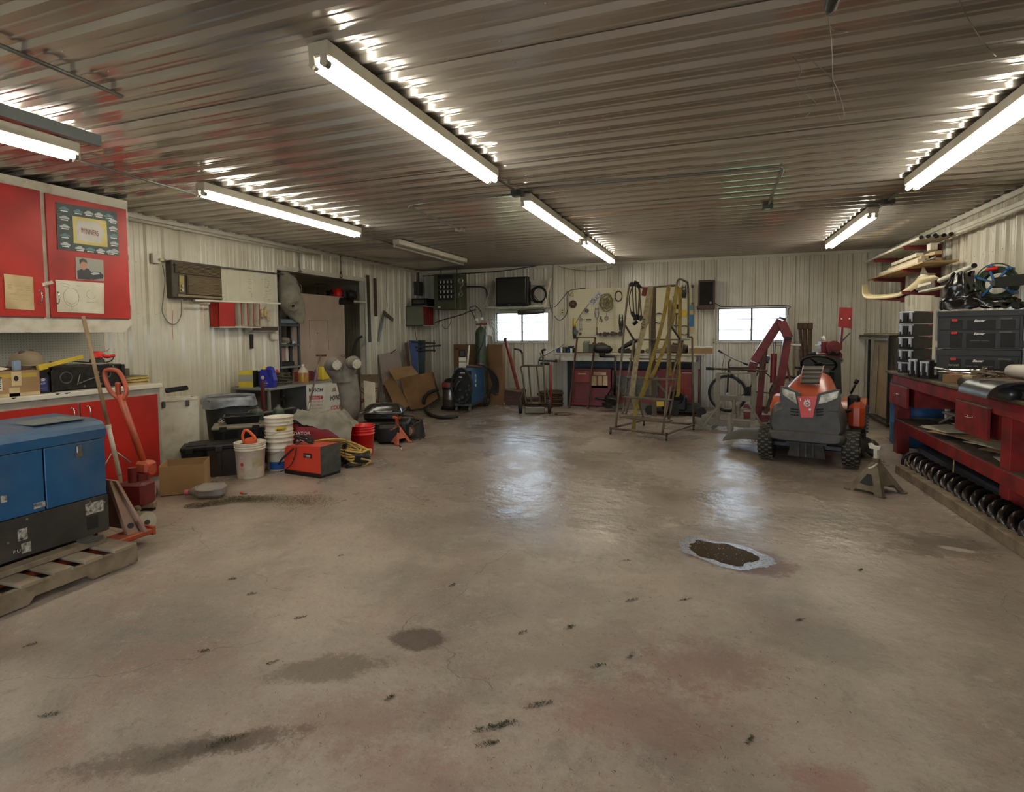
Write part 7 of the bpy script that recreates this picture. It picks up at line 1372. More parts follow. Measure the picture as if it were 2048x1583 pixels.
for k,(y,x0,x1,f,dp) in enumerate(((833,1239,1332,.10,.20),(793,1243,1337,.28,.18),(754,1250,1345,.48,.18),(716,1258,1352,.66,.18),(678,1268,1362,.84,.42))):
    a,b_=Lm(x0,y,f),Rm(x1,y+(4 if k<2 else 0),f);b_.z=a.z;d=V(-(b_-a).y,(b_-a).x,0).normalized();g=G();g.add([a,b_,b_+d*dp,a+d*dp]+[p-V(0,0,.018) for p in(a,b_,b_+d*dp,a+d*dp)],[(0,1,2,3),(7,6,5,4),(0,4,5,1),(1,5,6,2),(2,6,7,3),(3,7,4,0)]);st=P('step',g,m_ld,t,w=True)
    g=G();n=22
    for j in range(n):p=a.lerp(b_,(j+.5)/n);g.cyl(p+d*.03+V(0,0,.0),p+d*.03+V(0,0,.006),.014,.006,6)
    P('tread_studs',g,m_ld,st,w=True,kind='stuff')
def strap(name,label,pts,base,w_,mt,lay=1,d0=.1,tw=0.):
    ps=smoothpts([off(up(x,y,base),d0+.004*i) for i,(x,y) in enumerate(pts)],5);g=G();dd=V(base[0],base[1],0).normalized();ux=V(dd.y,-dd.x,0)
    for l_ in range(lay):
        vs=[];o_=-dd*(.008*l_)+ux*(w_*.75*l_)
        for i,p in enumerate(ps):a=tw*math.sin(i/len(ps)*PI);u_=ux*math.cos(a)+dd*math.sin(a);q=p+o_+dd*.006*math.sin(i*.7+l_);vs+=[q-u_*w_/2,q+u_*w_/2,q+u_*w_/2+dd*.004,q-u_*w_/2+dd*.004]
        n=len(ps);g.add(vs,[(4*i+j,4*i+(j+1)%4,4*i+4+(j+1)%4,4*i+4+j) for i in range(n-1) for j in range(4)]+[(3,2,1,0),(4*n-4,4*n-3,4*n-2,4*n-1)],False)
    return S(name,g,mt,label,'strap')
lb=(-1.0,8.35);m_ys=mat('yellow_webbing',(150,128,58),.85,0,.1,sc=14,col2=(120,100,44));m_bs=mat('beige_webbing',(160,146,112),.85,0,.1,sc=14,col2=(124,110,82));m_gs=mat('brown_webbing',(96,82,62),.85,0,.1,sc=14)
s1=strap('beige_strap','wide doubled beige tow strap hanging from the left rail of the ladder',[(1299,573),(1294,600),(1284,660),(1272,710),(1262,780),(1263,790),(1272,815)],(-1.0,8.55),.045,m_bs,2)
strap('beige_strap','beige strap hanging straight down beside the top of the doubled one',[(1303,573),(1301,610),(1297,640),(1289,655),(1277,700)],(-1.0,8.6),.06,m_bs)
strap('brown_strap','grey brown strap hanging straight down behind the ladder steps',[(1308,574),(1307,640),(1307,740),(1309,830)],(-.85,8.95),.07,m_gs,1);strap('beige_strap','beige strap beside the grey brown one behind the steps',[(1301,600),(1301,690),(1302,780),(1304,785)],(-.9,9.0),.05,m_bs)
strap('yellow_strap','longest yellow tow strap crossing the ladder down to the floor',[(1338,571),(1330,620),(1316,680),(1300,730),(1284,785),(1275,800),(1270,830),(1266,870)],lb,.058,m_ys,tw=.5,d0=.0)
strap('yellow_strap','yellow strap looping from the right handrail to join the longest one',[(1354,572),(1345,640),(1330,690),(1310,740),(1293,770),(1284,792)],(-.85,8.45),.055,m_ys,d0=.02);strap('yellow_strap','olive strap hanging down inside the right handrail',[(1360,575),(1360,640),(1358,720),(1357,780),(1353,792)],(-.6,8.8),.055,m_ys)
strap('yellow_strap','short yellow strap hanging behind the right stringer',[(1340,600),(1338,680),(1340,740),(1341,750)],(-.75,9.0),.055,m_ys)
text('lettering','M2A',off(up(1286,648,(-1.0,8.55)),.135),V(-.10,.02,-1),V(1,.1,-.1),.05,m_ink,s1,width=.16)
t2=T('ratchet_bundle','bundle of dark ratchets and short straps on the left top of the ladder','straps',up(1270,640,(-1.15,8.6)))
for k,pts in enumerate(([(1264,566),(1266,600),(1268,640)],[(1271,566),(1272,600),(1273,636)],[(1277,566),(1280,600),(1283,634)],[(1265,572),(1258,600),(1264,632)])):
    g=G();ps=smoothpts([off(up(x,y,(-1.15,8.6)),.03*k) for x,y in pts],4);g.tube(ps,.02 if k%2 else.03,6,flat=.35);P('strap',g,(m_gs,m_blackmetal,m_gs,m_blackmetal)[k],t2,w=True)
for k,(x,y) in enumerate(((1263,570),(1272,567),(1277,572),(1266,628),(1273,634),(1281,636),(1270,645))):g=G();g.box(off(up(x,y,(-1.15,8.6)),.08),(.08,.05,.05),rotm(k,.4*k,.3),.006);P('ratchet',g,m_blackmetal,t2,w=True)
g=G();g.box(off(up(1289,583,(-1.1,8.7)),.05),(.07,.04,.14),rotm(.1,.2,0),.01);P('red_handle',g,m_redfaded,t2,w=True)
# ================================================================== ENGINE STAND
t=T('engine_stand','dusty grey engine cradle stand between the ladder and the red hoist','stand',(.5,9.0,0));m_es=mat('dusty_grey_paint',(134,126,112),.75,.1,.1,sc=6,col2=(104,96,82));eb=(.38,8.95)
def eb_(n,a,b_,w_,h_=None,base=eb,mt=None):g=G();p=U(base,a,b_);g.bar(p[0],p[1],w_,h_ or w_,.004);return P(n,g,mt or m_es,t,w=True)
eb_('upright',(1436,747),(1435,838),.065);eb_('upright',(1508,746),(1505.5,840),.065);eb_('top_rail',(1433,746.5),(1513,746),.02);eb_('cross_beam',(1431,795),(1507,797),.05,.075)
eb_('base_beam',(1386,841),(1500,847),.08,.10);eb_('diagonal_brace',(1441,805),(1405,853),.035,.03,base=(.3,8.8));eb_('diagonal_brace',(1497,805),(1522,848),.035,.03,base=(.5,8.8));eb_('rear_leg',(1404,834),(1436,822),.06);eb_('front_leg',(1392,843),(1420,855),.07,base=(.1,8.85));eb_('front_leg',(1424,856),(1440,845),.05,base=(.2,9.0))
g=G();a,b_=fl(1460,873),up(1459,826,(.25,8.4));g.cyl(a,V(b_.x,b_.y,b_.z),.035,n=12);g.cyl(V(a.x,a.y,.1),V(a.x,a.y,.2),.045,n=12);g.cyl(a,a+V(0,0,.03),.05,n=12);P('screw_jack',g,m_es,t,w=True)
for x,y0,y1 in((1468,802,826),(1476,813,835)):g=G();p=U(eb,(x,y0),(x,y1));g.cyl(p[1],p[0],.028,n=10);g.sph(p[0],.035,8);P('post_knob',g,m_es,t,w=True)
g=G();p=U((.4,9.2),(1412,736.5),(1535,741));g.tube(p,.016,8);g.mi=1;g.tube([p[0],p[0].lerp(p[1],.14)],.022,8);S('crossing_pipe',g,[m_rust,m_black],'brown pipe with black grip laid across the engine stand','pipe')
# ================================================================== BICYCLE
t=T('bicycle','dark mountain bicycle parked against the back wall under the right window','bicycle',(.75,11.0,0));yb_=11.0;wc1=V(.27,yb_,.34);wc2=V(1.32,yb_+.08,.34);m_fr=mat('dark_frame_paint',(40,40,42),.35,.2,.2)
for c in(wc1,wc2):
    g=G();g.torus(c,(.15,1,0) if c is wc1 else(0,1,0),.32,.025,40,8);wh=P('tyre',g,m_rubber,t,w=True);g=G();g.torus(c,(.15,1,0) if c is wc1 else(0,1,0),.292,.010,36,5);g.cyl(c-V(0,.05,0),c+V(0,.05,0),.02,n=8)
    for k in range(16):a=k*PI/8;g.tube([c,c+V(.29*math.cos(a),0,.29*math.sin(a))],.0015,3)
    P('rim',g,m_steel,t,w=True)
hd=aY(1457,735,yb_-.05);bb=aY(1497,782,yb_);sttop=aY(1520,735,yb_)
for a,b_,r in((hd,wc1,.016),(hd+V(0,0,-.06),bb,.022),(hd,sttop,.016),(sttop,bb,.016),(bb,wc2,.011),(sttop,wc2,.010)):g=G();g.tube([a,b_],r,8);P('frame_tube',g,m_fr,t,w=True)
g=G();g.tube([hd,hd+V(-.0,0,.1),aY(1461,718,yb_-.15)],.016,8);P('stem',g,m_steel,t,w=True);g=G();h_=[aY(1437,701,yb_-.15),aY(1450,708,yb_-.2),aY(1466,716,yb_-.22),aY(1480,722,yb_-.25),aY(1495,729,yb_-.35)];g.tube(smoothpts(h_,3),.013,8);P('handlebar',g,m_steel,t,w=True)
for a,b_ in((h_[0],h_[1]),(h_[4],h_[3])):g=G();g.tube([a,a.lerp(b_,.55)],.019,8);P('grip',g,m_black,t,w=True)
g=G();g.cyl(bb-V(0,.05,0),bb-V(0,.03,0),.09,n=20);g.tube([bb-V(0,.06,0),bb+V(-.13,-.07,-.08)],.010,6);g.box(bb+V(-.15,-.11,-.08),(.09,.07,.02));P('crankset',g,m_blackmetal,t,w=True);g=G();g.sph(sttop+V(.02,0,.10),(.13,.07,.03),12);g.tube([sttop,sttop+V(0,0,.1)],.014,6);P('saddle',g,m_black,t,w=True)
g=G();g.tube(smoothpts([h_[1],h_[1]+V(-.03,0,-.14),hd+V(-.1,0,-.1),hd],5),.004,4);P('brake_cable',g,m_black,t,w=True)
# ================================================================== ENGINE HOIST
t=T('engine_hoist','dark red folding engine hoist with hydraulic ram left of the mower','hoist',(1.1,9.9,0));hb=(1.0,9.75)
def hbar(n,a,b_,w_,h_=None,base=hb,mt=None,bev=.004):g=G();p=U(base,a,b_);g.bar(p[0],p[1],w_,h_ or w_,bev,upv=(0,1,0));return P(n,g,mt or m_redmetal,t,w=True)
hbar('mast',(1530,681),(1516,838),.09,.08);hbar('boom',(1562,640),(1508,722),.13,.10,base=(1.02,9.6));hbar('boom_extension',(1562,642),(1577,676),.13,.10,base=(1.05,9.55));hbar('leg',(1575,676),(1551,826),.11,.09,base=(1.1,9.6));hbar('boom_plate',(1508,724),(1502,748),.12,.06)
g=G();p=U((1.02,9.55),(1562,638),(1566,640));g.box(p[0]+V(0.02,0,.01),(.10,.085,.03),rotm(0,.35,0));P('open_tube_end',g,m_ink,t,w=True);g=G();g.box(U((1.05,9.5),(1576,676))[0],(.10,.10,.04),rotm(0,.2,0));P('open_tube_end',g,m_ink,t,w=True)
g=G();p=U((1.05,9.6),(1548,706),(1546,765));g.cyl(p[0],p[1],.045,n=14);g.mi=1;q=U((1.05,9.6),(1549.5,682))[0];g.cyl(q,p[0],.016,n=8);P('hydraulic_ram',g,[m_redmetal,m_steel],t,w=True)
hbar('brown_lean_bar',(1556,752),(1531,826),.05,.04,base=(1.0,9.45),mt=m_rust);hbar('brown_lean_bar',(1532,683),(1520,760),.05,.04,base=(.95,9.6),mt=m_rust)
hbar('base_leg',(1520,836),(1562,836),.12,.10);hbar('base_foot',(1487,829),(1503,829),.12,.10,base=(.7,9.7));hbar('thin_link',(1573,725),(1580,762),.03,.03)
hbar('base_leg',(1487,811),(1540,818),.07,.04,base=(.8,10.0));g=G();g.tube(U((1.2,9.9),(1552,689),(1602,690)),.018,8);P('white_push_bar',g,m_dirtywhite,t,w=True);g=G();g.cyl(*[off(q,d) for q,d in zip(U((.95,9.9),(1534,716),(1534,716)),(0,.15))],.045,n=12);P('blue_grip',g,mat('dark_blue_plastic',(22,24,90)),t,w=True)

for k,(x0,x1) in enumerate(((1599,1604),(1609,1611),(1620,1619))):
    t=T('tee_bar',('brown steel T-bar leaning on the back wall, left of three','middle one of three brown T-bars on the back wall','brown T-bar nearest the red shield')[k],'bar',(1.5+.1*k,11.2,0));tb2=(1.55+.1*k,11.2);a=up(x0,652,tb2);b_=up(x1,725,tb2);d=(b_-a).normalized();bt=a+d*((a.z-.05)/-d.z) if d.z<-.01 else b_;g=G();g.tube([a,bt],.034,8);P('bar',g,m_rust,t,w=True);g=G();g.box(a+V(0,-.02,.0),(.085,.05,.12),bev=.01);P('head',g,m_rust,t,w=True)
g=G();a,b_=U((1.35,11.3),(1587,692),(1588,830));b_.z=0.01;g.bar(a,b_,.09,.03);S('wood_plank',g,m_oldwood,'upright weathered plank behind the red hoist','plank')
# ================================================================== RED MACHINE, SHIELD, SHEET RACK
t=T('red_tire_machine','dark red bench machine with motor behind the mower seat','machine',(2.0,9.9,0));rb_=(1.92,9.75);g=G();a,b_=U(rb_,(1641,682),(1672,704));g.bx((a.x,rb_[1],b_.z),(b_.x,rb_[1]+.3,a.z),.01);P('gear_case',g,m_redmetal,t,w=True)
g=G();c=U((rb_[0]+.1,rb_[1]-.05),(1665,694))[0];g.cyl(c,c-V(0,.12,0),.10,n=20);g.cyl(c-V(0,.12,0),c-V(0,.15,0),.05,n=14);P('pulley',g,m_redmetal,t,w=True)
g=G();a,b_=U(rb_,(1634,705),(1683,722));g.bx((a.x,rb_[1]-.05,b_.z),(b_.x,rb_[1]+.35,a.z),.012);P('bed',g,m_redmetal,t,w=True);g=G();g.bx((a.x+.08,rb_[1],0),(b_.x-.08,rb_[1]+.3,b_.z));P('pedestal',g,m_redbench,t,w=True)
g=G();c=off(U(rb_,(1681,720))[0],.06);g.torus(c,(0,1,0),.03,.012,14,6);P('eye_bolt',g,m_steel,t,w=True)
for a,b_,n in(((1645,672),(1651,682),'white_lever'),((1630,690),(1641,690),'white_rod')):g=G();g.tube(U(rb_,a,b_),.025 if n=='white_lever' else.012,8);P(n,g,m_whiteink,t,w=True)
g=G();g.tube(U((rb_[0]-.1,rb_[1]-.2),(1617,709),(1632,706)),.025,8);P('black_grip',g,m_black,t,w=True);g=G();g.box(U((rb_[0],rb_[1]-.1),(1668,706))[0],(.18,.1,.06),rotm(.1,.1,.3),.015);P('black_grip',g,m_black,t,w=True)
t=T('red_shield','square dark red shield plate on a post above the red machine','shield',(2.1,9.8,0));sbb=(2.15,9.85);g=G();p=U(sbb,(1679,614),(1705,615),(1703,657),(1676,653));g.poly(p[::-1],.02);P('plate',g,m_redbench,t,w=True);g=G();g.bar(*U(sbb,(1684,654),(1681,700)),.05,.03);P('post',g,m_redmetal,t,w=True)
g=G()
for x,y in((1683,637),(1699,637)):q=off(U(sbb,(x,y))[0],.02);g.cyl(q,off(q,.02),.012,n=8)
P('bolt',g,m_steel,t,w=True,kind='stuff');g=G();g.tube(U((2.1,9.8),(1684,682),(1700,665)),.012,6);P('stay_rod',g,m_dgrey,t,w=True)
t=T('sheet_rack','black steel rack holding upright glass and panel sheets by the right wall','rack',(2.5,10.5,0));RX=2.50;yn,yf=9.75,11.35;zt=aX(1780,673,RX).z
def rk(n,a,b_,w_=.035,mt=m_blackmetal):g=G();g.bar(a,b_,w_,w_);return P(n,g,mt,t,w=True)
ys_=[aX(x,760,RX).y for x in(1777,1737,1706,1692)]
rk('top_bar',V(RX,ys_[0]-.05,zt),V(RX,ys_[-1]+.02,zt),.04);rk('top_rail_face',V(RX-.01,ys_[0],zt-.04),V(RX-.01,ys_[-1],zt-.04),.03,m_steel);rk('bottom_bar',V(RX,ys_[0]-.05,.05),V(RX,ys_[-1],.05));rk('rear_top_bar',V(RX+.34,ys_[0],zt),V(RX+.34,ys_[-1],zt));rk('end_bar',V(RX,ys_[-1],zt),V(RX+.36,ys_[-1],zt));rk('end_bar',V(RX,ys_[0],zt),V(RX+.36,ys_[0],zt))
for y in ys_:rk('post',V(RX,y,0.02),V(RX,y,zt))
for y in(ys_[0],ys_[-1]):rk('rear_post',V(RX+.34,y,.02),V(RX+.34,y,zt))
for k,(x0,x1,yt0,yt1,dx,mt,nm,lb) in enumerate(((1746,1775,676,676,.12,mat('tan_film',(150,126,92),.35,0,.15,sc=3,col2=(176,158,126)),'tan_sheet','tall tan translucent sheet in the rack'),(1711,1733,753,753,.14,mat('pink_board',(168,148,128),.7),'pink_board','low pinkish board at the far end of the sheet rack'),(1738,1752,740,690,.10,mat('pale_board',(172,158,138),.6),'pale_board','slanted pale board in the middle of the sheet rack'),(1700,1722,735,735,.20,m_oldwood,'wood_sheet','old wood sheet behind the pink board'),(1705,1718,680,700,.24,m_dirtywhite,'white_strip','pale strips standing in the far bay of the rack'))):
    X=RX+dx;a=aX(x1,yt1,X);b_=aX(x0,yt0,X);g=G();g.add([V(X,a.y,.07),V(X,b_.y,.07),V(X+.03,b_.y,min(b_.z,zt-.01)),V(X+.03,a.y,min(a.z,zt-.01)),V(X+.012,a.y,.07),V(X+.012,b_.y,.07),V(X+.042,b_.y,min(b_.z,zt-.01)),V(X+.042,a.y,min(a.z,zt-.01))],[(3,2,1,0),(4,5,6,7),(0,1,5,4),(1,2,6,5),(2,3,7,6),(3,0,4,7)]);S(nm,g,mt,lb,'sheet')
g=G();g.bx((RX+.0,ys_[0]-.0,zt+.022),(RX+.3,ys_[1]+.4,zt+.045));S('top_plank',g,m_wood,'wooden plank lying on top of the sheet rack','plank')
# ================================================================== RIDING MOWER
M0=V(1.02,6.97,0);rz=-.25;t=T('riding_mower','orange and grey riding lawn mower facing the camera','lawn mower',M0,rz);MM=MW[t.name];MI=MM.inverted()
m_mo=mat('mower_orange',(190,70,24),.3,0,.08,sc=3,col2=(164,60,24),dust=.15);m_mg=mat('mower_grey_plastic',(54,52,46),.5,0,.12,sc=5,dust=.28,dustc=(120,112,95))
def ml(x,y,yl):
    n=MM.to_3x3()@V(0,1,0);p0=MM@V(0,yl,0);d=ray(x,y);return MI@(EYE+d*((p0-EYE).dot(n)/d.dot(n)))

def tyre(c,R_,w_,n,nm='front_tyre',lug=True,rows=4):
    g=G();ax=Matrix((V(0,0,1),V(0,1,0),V(-1,0,0))).transposed()
    g.lathe([(R_*.52,-w_*.42),(R_*.8,-w_*.5),(R_*.93,-w_*.44),(R_*.965,-w_*.3),(R_*.975,0),(R_*.965,w_*.3),(R_*.93,w_*.44),(R_*.8,w_*.5),(R_*.52,w_*.42)],at=c,R=ax,n=36);o=P(nm,g,m_rubber,t)
    if lug:
        g=G()
        for i in range(n):
            for j in range(rows):
                a=(i+.5*(j%2))*2*PI/n;u=(j-(rows-1)/2)/rows*w_*.95;s_=V(c[0]+u,c[1]+R_*.975*math.cos(a),c[2]+R_*.975*math.sin(a));Rm_=Matrix.Rotation(a-PI/2,3,'X');
                for sg in(-1,1):g.box(s_+V(sg*w_*.052,0,0),(w_*.12,R_*.075,R_*.05),Rm_@Matrix.Rotation(sg*.55,3,'Z'))
        P('tread_lugs',g,mat('dusty_lug',(98,90,74),.85,0,.1),o,kind='stuff')
    g=G();s_=1 if c[0]>0 else-1;g.cyl(V(c)+V(s_*w_*.36,0,0),V(c)+V(s_*w_*.40,0,0),R_*.53,n=22);g.cyl(V(c)+V(s_*w_*.38,0,0),V(c)+V(s_*w_*.5,0,0),R_*.14,n=12);P('rim',g,mat('pale_rim',(150,144,128),.5),o)
    return o
for c in((-.42,.02,.2),(.42,.02,.2)):tyre(c,.2,.165,20)
for c in((-.40,1.22,.26),(.40,1.22,.26)):tyre(c,.26,.23,22,'rear_tyre')

def loft(rows,nm,mt,par=t,cap=True):
    g=G();n=len(rows[0]);vs=[V(p) for r in rows for p in r];g.add(vs,[(i*n+j,i*n+(j+1)%n,(i+1)*n+(j+1)%n,(i+1)*n+j) for i in range(len(rows)-1) for j in range(n)],True)
    if cap:g.add(vs[:n],[tuple(range(n))[::-1]]);g.add(vs[-n:],[tuple(range(n))])
    return P(nm,g,mt,par)
def sect(y,hw,z0,z1,tw,r=.06):
    pts=[]
    for k in range(24):
        a=-PI/2+k*2*PI/24;cx,sx_=math.cos(a),math.sin(a);v=(math.copysign(abs(sx_)**.5,sx_)+1)/2;w_=hw+(tw-hw)*max(0,v-.35)/.65;pts.append(V(math.copysign(abs(cx)**.45,cx)*w_,y,z0+(z1-z0)*v))
    return pts
loft([sect(-.20,.27,.46,.66,.24),sect(-.16,.335,.40,.74,.25),sect(-.05,.35,.38,.83,.255),sect(.15,.345,.38,.90,.245),sect(.42,.30,.42,.975,.20),sect(.55,.27,.46,.99,.18)],'hood',m_mo)
loft([sect(-.295,.33,.295,.385,.33),sect(-.28,.37,.28,.40,.36),sect(-.15,.385,.27,.41,.375),sect(.02,.365,.28,.47,.35)],'front_bumper',m_mg)
loft([sect(-.262,.335,.36,.64,.30),sect(-.25,.36,.34,.67,.33),sect(-.16,.374,.33,.70,.35),sect(-.02,.376,.33,.71,.362),sect(.15,.37,.36,.66,.36)],'grille_surround',m_mg)
def plate(nm,pix,yl,mt,th=.02,par=t,yls=None):ps=[ml(x,y,(yls[i] if yls else yl)) for i,(x,y) in enumerate(pix)];g=G();g.poly(ps[::-1],th,V(0,-1,0));return P(nm,g,mt,par)
zp=lambda zx,zy:(1460+zx/4.947,640+zy/4.947)
plate('nose_panel',[zp(700,640),zp(940,640),zp(850,755),zp(690,755)] if False else[zp(668,755),zp(862,755),zp(820,962),zp(705,962)],-.285,mat('mower_red',(196,46,22),.3),.03)
for pix,bz in(([zp(515,672),zp(640,715),zp(664,830),zp(600,790),zp(520,735)],[zp(498,655),zp(560,655),zp(695,722),zp(712,800),zp(700,900),zp(520,900),zp(492,780)]),([zp(1075,700),zp(900,742),zp(872,830),zp(950,815),zp(1060,770)],[zp(1092,686),zp(1020,688),zp(868,730),zp(838,800),zp(850,900),zp(1070,900),zp(1094,790)])):
    hl_=plate('headlight_bezel',bz,-.262,m_mg,.05);plate('headlight',pix,-.272,mat('headlight_lens',(196,190,172),.12,.2,.1,sc=14,col2=(104,98,84)),.012,hl_)
pw=MM.to_3x3()@V(1,0,0)
c=ml(*zp(763,825),-.30);g=G();g.torus(c,(0,1,0),.029,.006,20,5);
for dx,h in((-.018,.03),(0,.034),(.018,.03)):g.cyl(c+V(dx,0,.030),c+V(dx*1.15,0,h+.014),.005,n=6)
P('crown_emblem',g,m_whiteink,t);text('lettering','H',MM@(c+V(0,-.003,0)),pw,(0,0,1),.034,m_whiteink,t,bold=.02)
g=G();q=ml(*zp(790,884),-.30);g.box(q,(.022,.004,.02),rotm(0,.3,0));q=ml(*zp(697,785),-.30);g.box(q,(.01,.004,.03),rotm(0,-.1,0));P('chipped_paint',g,m_whiteink,t)

for k,zy in enumerate((880,905,935)):
    for sx_ in(-1,1):g=G();a=ml(*zp(763+sx_*90,zy+5),-.275);b_=ml(*zp(763+sx_*280,zy-22),-.20);g.bar(a,b_,.03,.012,.003);P('grille_slot',g,m_ink,t)

a=[ml(*zp(728,478),.35),ml(*zp(930,478),.35),ml(*zp(885,640),.02),ml(*zp(700,640),.02)]
g=G();g.poly([p+V(0,-.03,.03) for p in a][::-1],.02,V(0,-.4,.9));P('hood_vent',g,m_mg,t)
for k in range(3):g=G();u=.25+.25*k;g.bar(a[0].lerp(a[3],u)+V(0,-.035,.035),a[1].lerp(a[2],u)+V(0,-.035,.035),.01,.008);P('vent_rib',g,m_ink,t)
for s_ in(0,1):g=G();g.tube([a[s_]+V(0,-.03,.032),a[3-s_]+V(0,-.035,.034)],.006,5);P('vent_edge',g,m_mo,t)

g=G();g.box((0,.68,.80),(.40,.22,.46),rotm(-.15,0,0),.05);P('dash',g,m_black,t)
g=G();cst=ml(1637,728,.80);R3=rotm(-.6,0,0);g.torus(cst,R3@V(0,0,1),.19,.016,32,8)
for a_ in(0,2.1,4.2):g.tube([cst,cst+R3@V(.18*math.cos(a_),.18*math.sin(a_),0)],.013,6)
g.sph(cst,(.05,.05,.025),10,R3);P('steering_wheel',g,m_black,t);g=G();g.tube([cst,cst+V(0,-.10,-.25)],.022,8);P('steering_column',g,m_black,t)
g=G();g.grid(lambda u,v:V(.25*(2*u-1)*(1-.12*v),1.22+.10*v+.05*abs(2*u-1)**2*-1+.05*v,.72+.44*v-.03*(2*u-1)**2),12,8,.06);g.box((0,1.05,.70),(.46,.42,.09),bev=.04);P('seat',g,m_black,t)
for s_ in(-1,1):
    g=G();g.grid(lambda u,v:V(s_*(.26+.26*v),1.22-.42*math.cos(PI*u),.40+.24*math.sin(PI*u)**.7),14,4,.012);P('fender',g,m_mo,t)
    g=G();g.box((s_*.38,.62,.36),(.24,.36,.03),rotm(.12,0,0),.01);P('footrest',g,m_black,t)
g=G();g.box((0,.9,.42),(.5,.9,.18),bev=.03);P('rear_body',g,m_mo,t);g=G();g.box((.40,.78,.60),(.13,.10,.24),rotm(.1,0,0),.03);P('lever_console',g,m_black,t)
g=G();g.tube([ml(*zp(1195,725),.62),ml(*zp(1240,640),.58)],.012,6);q=ml(*zp(1240,630),.58);g.tube([q,q+V(.02,0,.05)],.022,8);P('height_lever',g,m_black,t)
g=G();q0,q1=ml(*zp(640,468),.62),ml(*zp(705,470),.65);g.tube([q0,q1],.014,8);P('throttle_lever',g,m_black,t)
g=G();q0,q1=ml(*zp(1110,900),.50),ml(*zp(1235,885),.55);g.tube([q0,q1,q1+V(.02,.25,0)],.02,8);P('side_guard_bar',g,m_black,t)
g=G();sd_=[V(.34,.5,.36),V(.52,.5,.36),V(.52,.9,.36),V(.34,.9,.36)];g=G();g.box((.44,.72,.49),(.16,.44,.31),bev=.05);P('side_fender',g,m_mo,t)
g=G()
for k in range(9):g.box((.545,.52+.012*k,.33+.035*k),(.03,.03,.02))
P('fender_teeth',g,m_black,t,kind='stuff')
loft([[V(.62*math.cos(a)*1.0,.72+.40*math.sin(a),.09) for a in[k*PI/14 for k in range(28)]],[V(.60*math.cos(a),.72+.38*math.sin(a),.20) for a in[k*PI/14 for k in range(28)]],[V(.5*math.cos(a),.72+.30*math.sin(a),.25) for a in[k*PI/14 for k in range(28)]]],'cutting_deck',mat('deck_grey',(44,44,38),.6,.1,.12,dust=.15))
dsh=[ml(*zp(80,1120),.30),ml(*zp(100,1065),.34),ml(*zp(230,1030),.40),ml(*zp(420,1040),.5),ml(*zp(440,1180),.4),ml(*zp(250,1215),.2),ml(*zp(120,1165),.22)]
dsh=[V(-.98,.30,.12),V(-.95,.36,.19),V(-.80,.44,.235),V(-.42,.5,.27),V(-.42,.3,.06),V(-.62,.14,.05),V(-.86,.2,.08)]
g=G();ctr=V(-.68,.30,.28);vs=dsh+[p+V(0,.35,-.02) for p in dsh];n=len(dsh)
g.grid(lambda u,v:V(-.98+.56*u,.12+.62*v+.20*(1-u)*(1-v)*.6,.05+(.20+.05*u)*math.sin(PI*min(1,.15+.85*v)*.9)**.6*(1-.45*(1-u)**4)),16,12,.006);P('discharge_chute',g,mat('deck_grey',(44,44,38)),t)
for k in range(6):g=G();x=-.62+.035*k;g.bar(V(x,.18,.16),V(x-.03,.34,.262),.012,.01);P('chute_rib',g,m_mg,t)
g=G();g.box((0,.0,.2),(.72,.07,.06),bev=.01);g.box((0,.1,.3),(.4,.5,.12));P('front_axle',g,m_blackmetal,t)
g=G();g.add([V(-.13,-.16,.31),V(.15,-.16,.31),V(.19,-.12,.09),V(-.19,-.12,.09),V(-.13,-.10,.31),V(.15,-.10,.31),V(.19,-.06,.09),V(-.19,-.06,.09)],[(3,2,1,0),(4,5,6,7),(0,1,5,4),(1,2,6,5),(2,3,7,6),(3,0,4,7)])
for x in(-.07,.0,.07):g.box((x,-.155,.2),(.018,.02,.2))
P('skid_guard',g,mat('guard_grey',(56,52,44),.7,.1,.1,dust=.2),t)
g=G();g.box((.60,.62,.13),(.12,.34,.16),bev=.05);P('deck_spindle_cover',g,mat('deck_grey',(58,58,50)),t)
# ================================================================== JACK STAND (near)
jackstand('jack_stand','dusty steel jack stand on the open floor beside the auger',fl(1753,984)+V(0,.04,0),mat('dusty_steel',(108,96,76),.7,.2,.12,sc=7,col2=(80,68,52),bump=.2),.44,-.80,.165,m_dirtywhite)
# ================================================================== RIGHT WORKBENCH
t=T('red_workbench','dark red heavy workbench with drawers and lower shelf on the right','workbench',(2.5,6.4,0));BX=2.10;y0b,y1b=4.2,8.08;zt=.985
m_top=mat('scuffed_bench_top',(98,84,66),.75,0,.2,sc=7,col2=(66,54,42),bump=.3)
g=G();g.bx((BX-.05,y0b,zt-.03),(XR-.04,y1b+.12,zt),.006);P('bench_top',g,m_top,t,w=True)
g=G();g.bx((BX,y0b,zt-.16),(BX+.04,y1b,zt-.03),.003);P('front_apron',g,m_redbench,t,w=True);g=G();g.bx((BX,y1b-.03,zt-.16),(XR-.06,y1b,zt-.03),.003);P('end_apron',g,m_redbench,t,w=True)
for(y,w_) in((7.86,.13),(5.16,.15)):
    for x in(BX+.012,XR-.2):g=G();g.bx((x,y,0),(x+.13,y+w_,zt-.03),.004);P('leg',g,m_redbench,t,w=True)
g=G();g.bx((BX-.004,y0b,.30),(BX+.05,7.9,.42),.004);P('shelf_rail',g,m_redbench,t,w=True);g=G();g.bx((BX+.01,y0b,.385),(XR-.06,7.98,.425));P('lower_shelf',g,m_top,t,w=True)
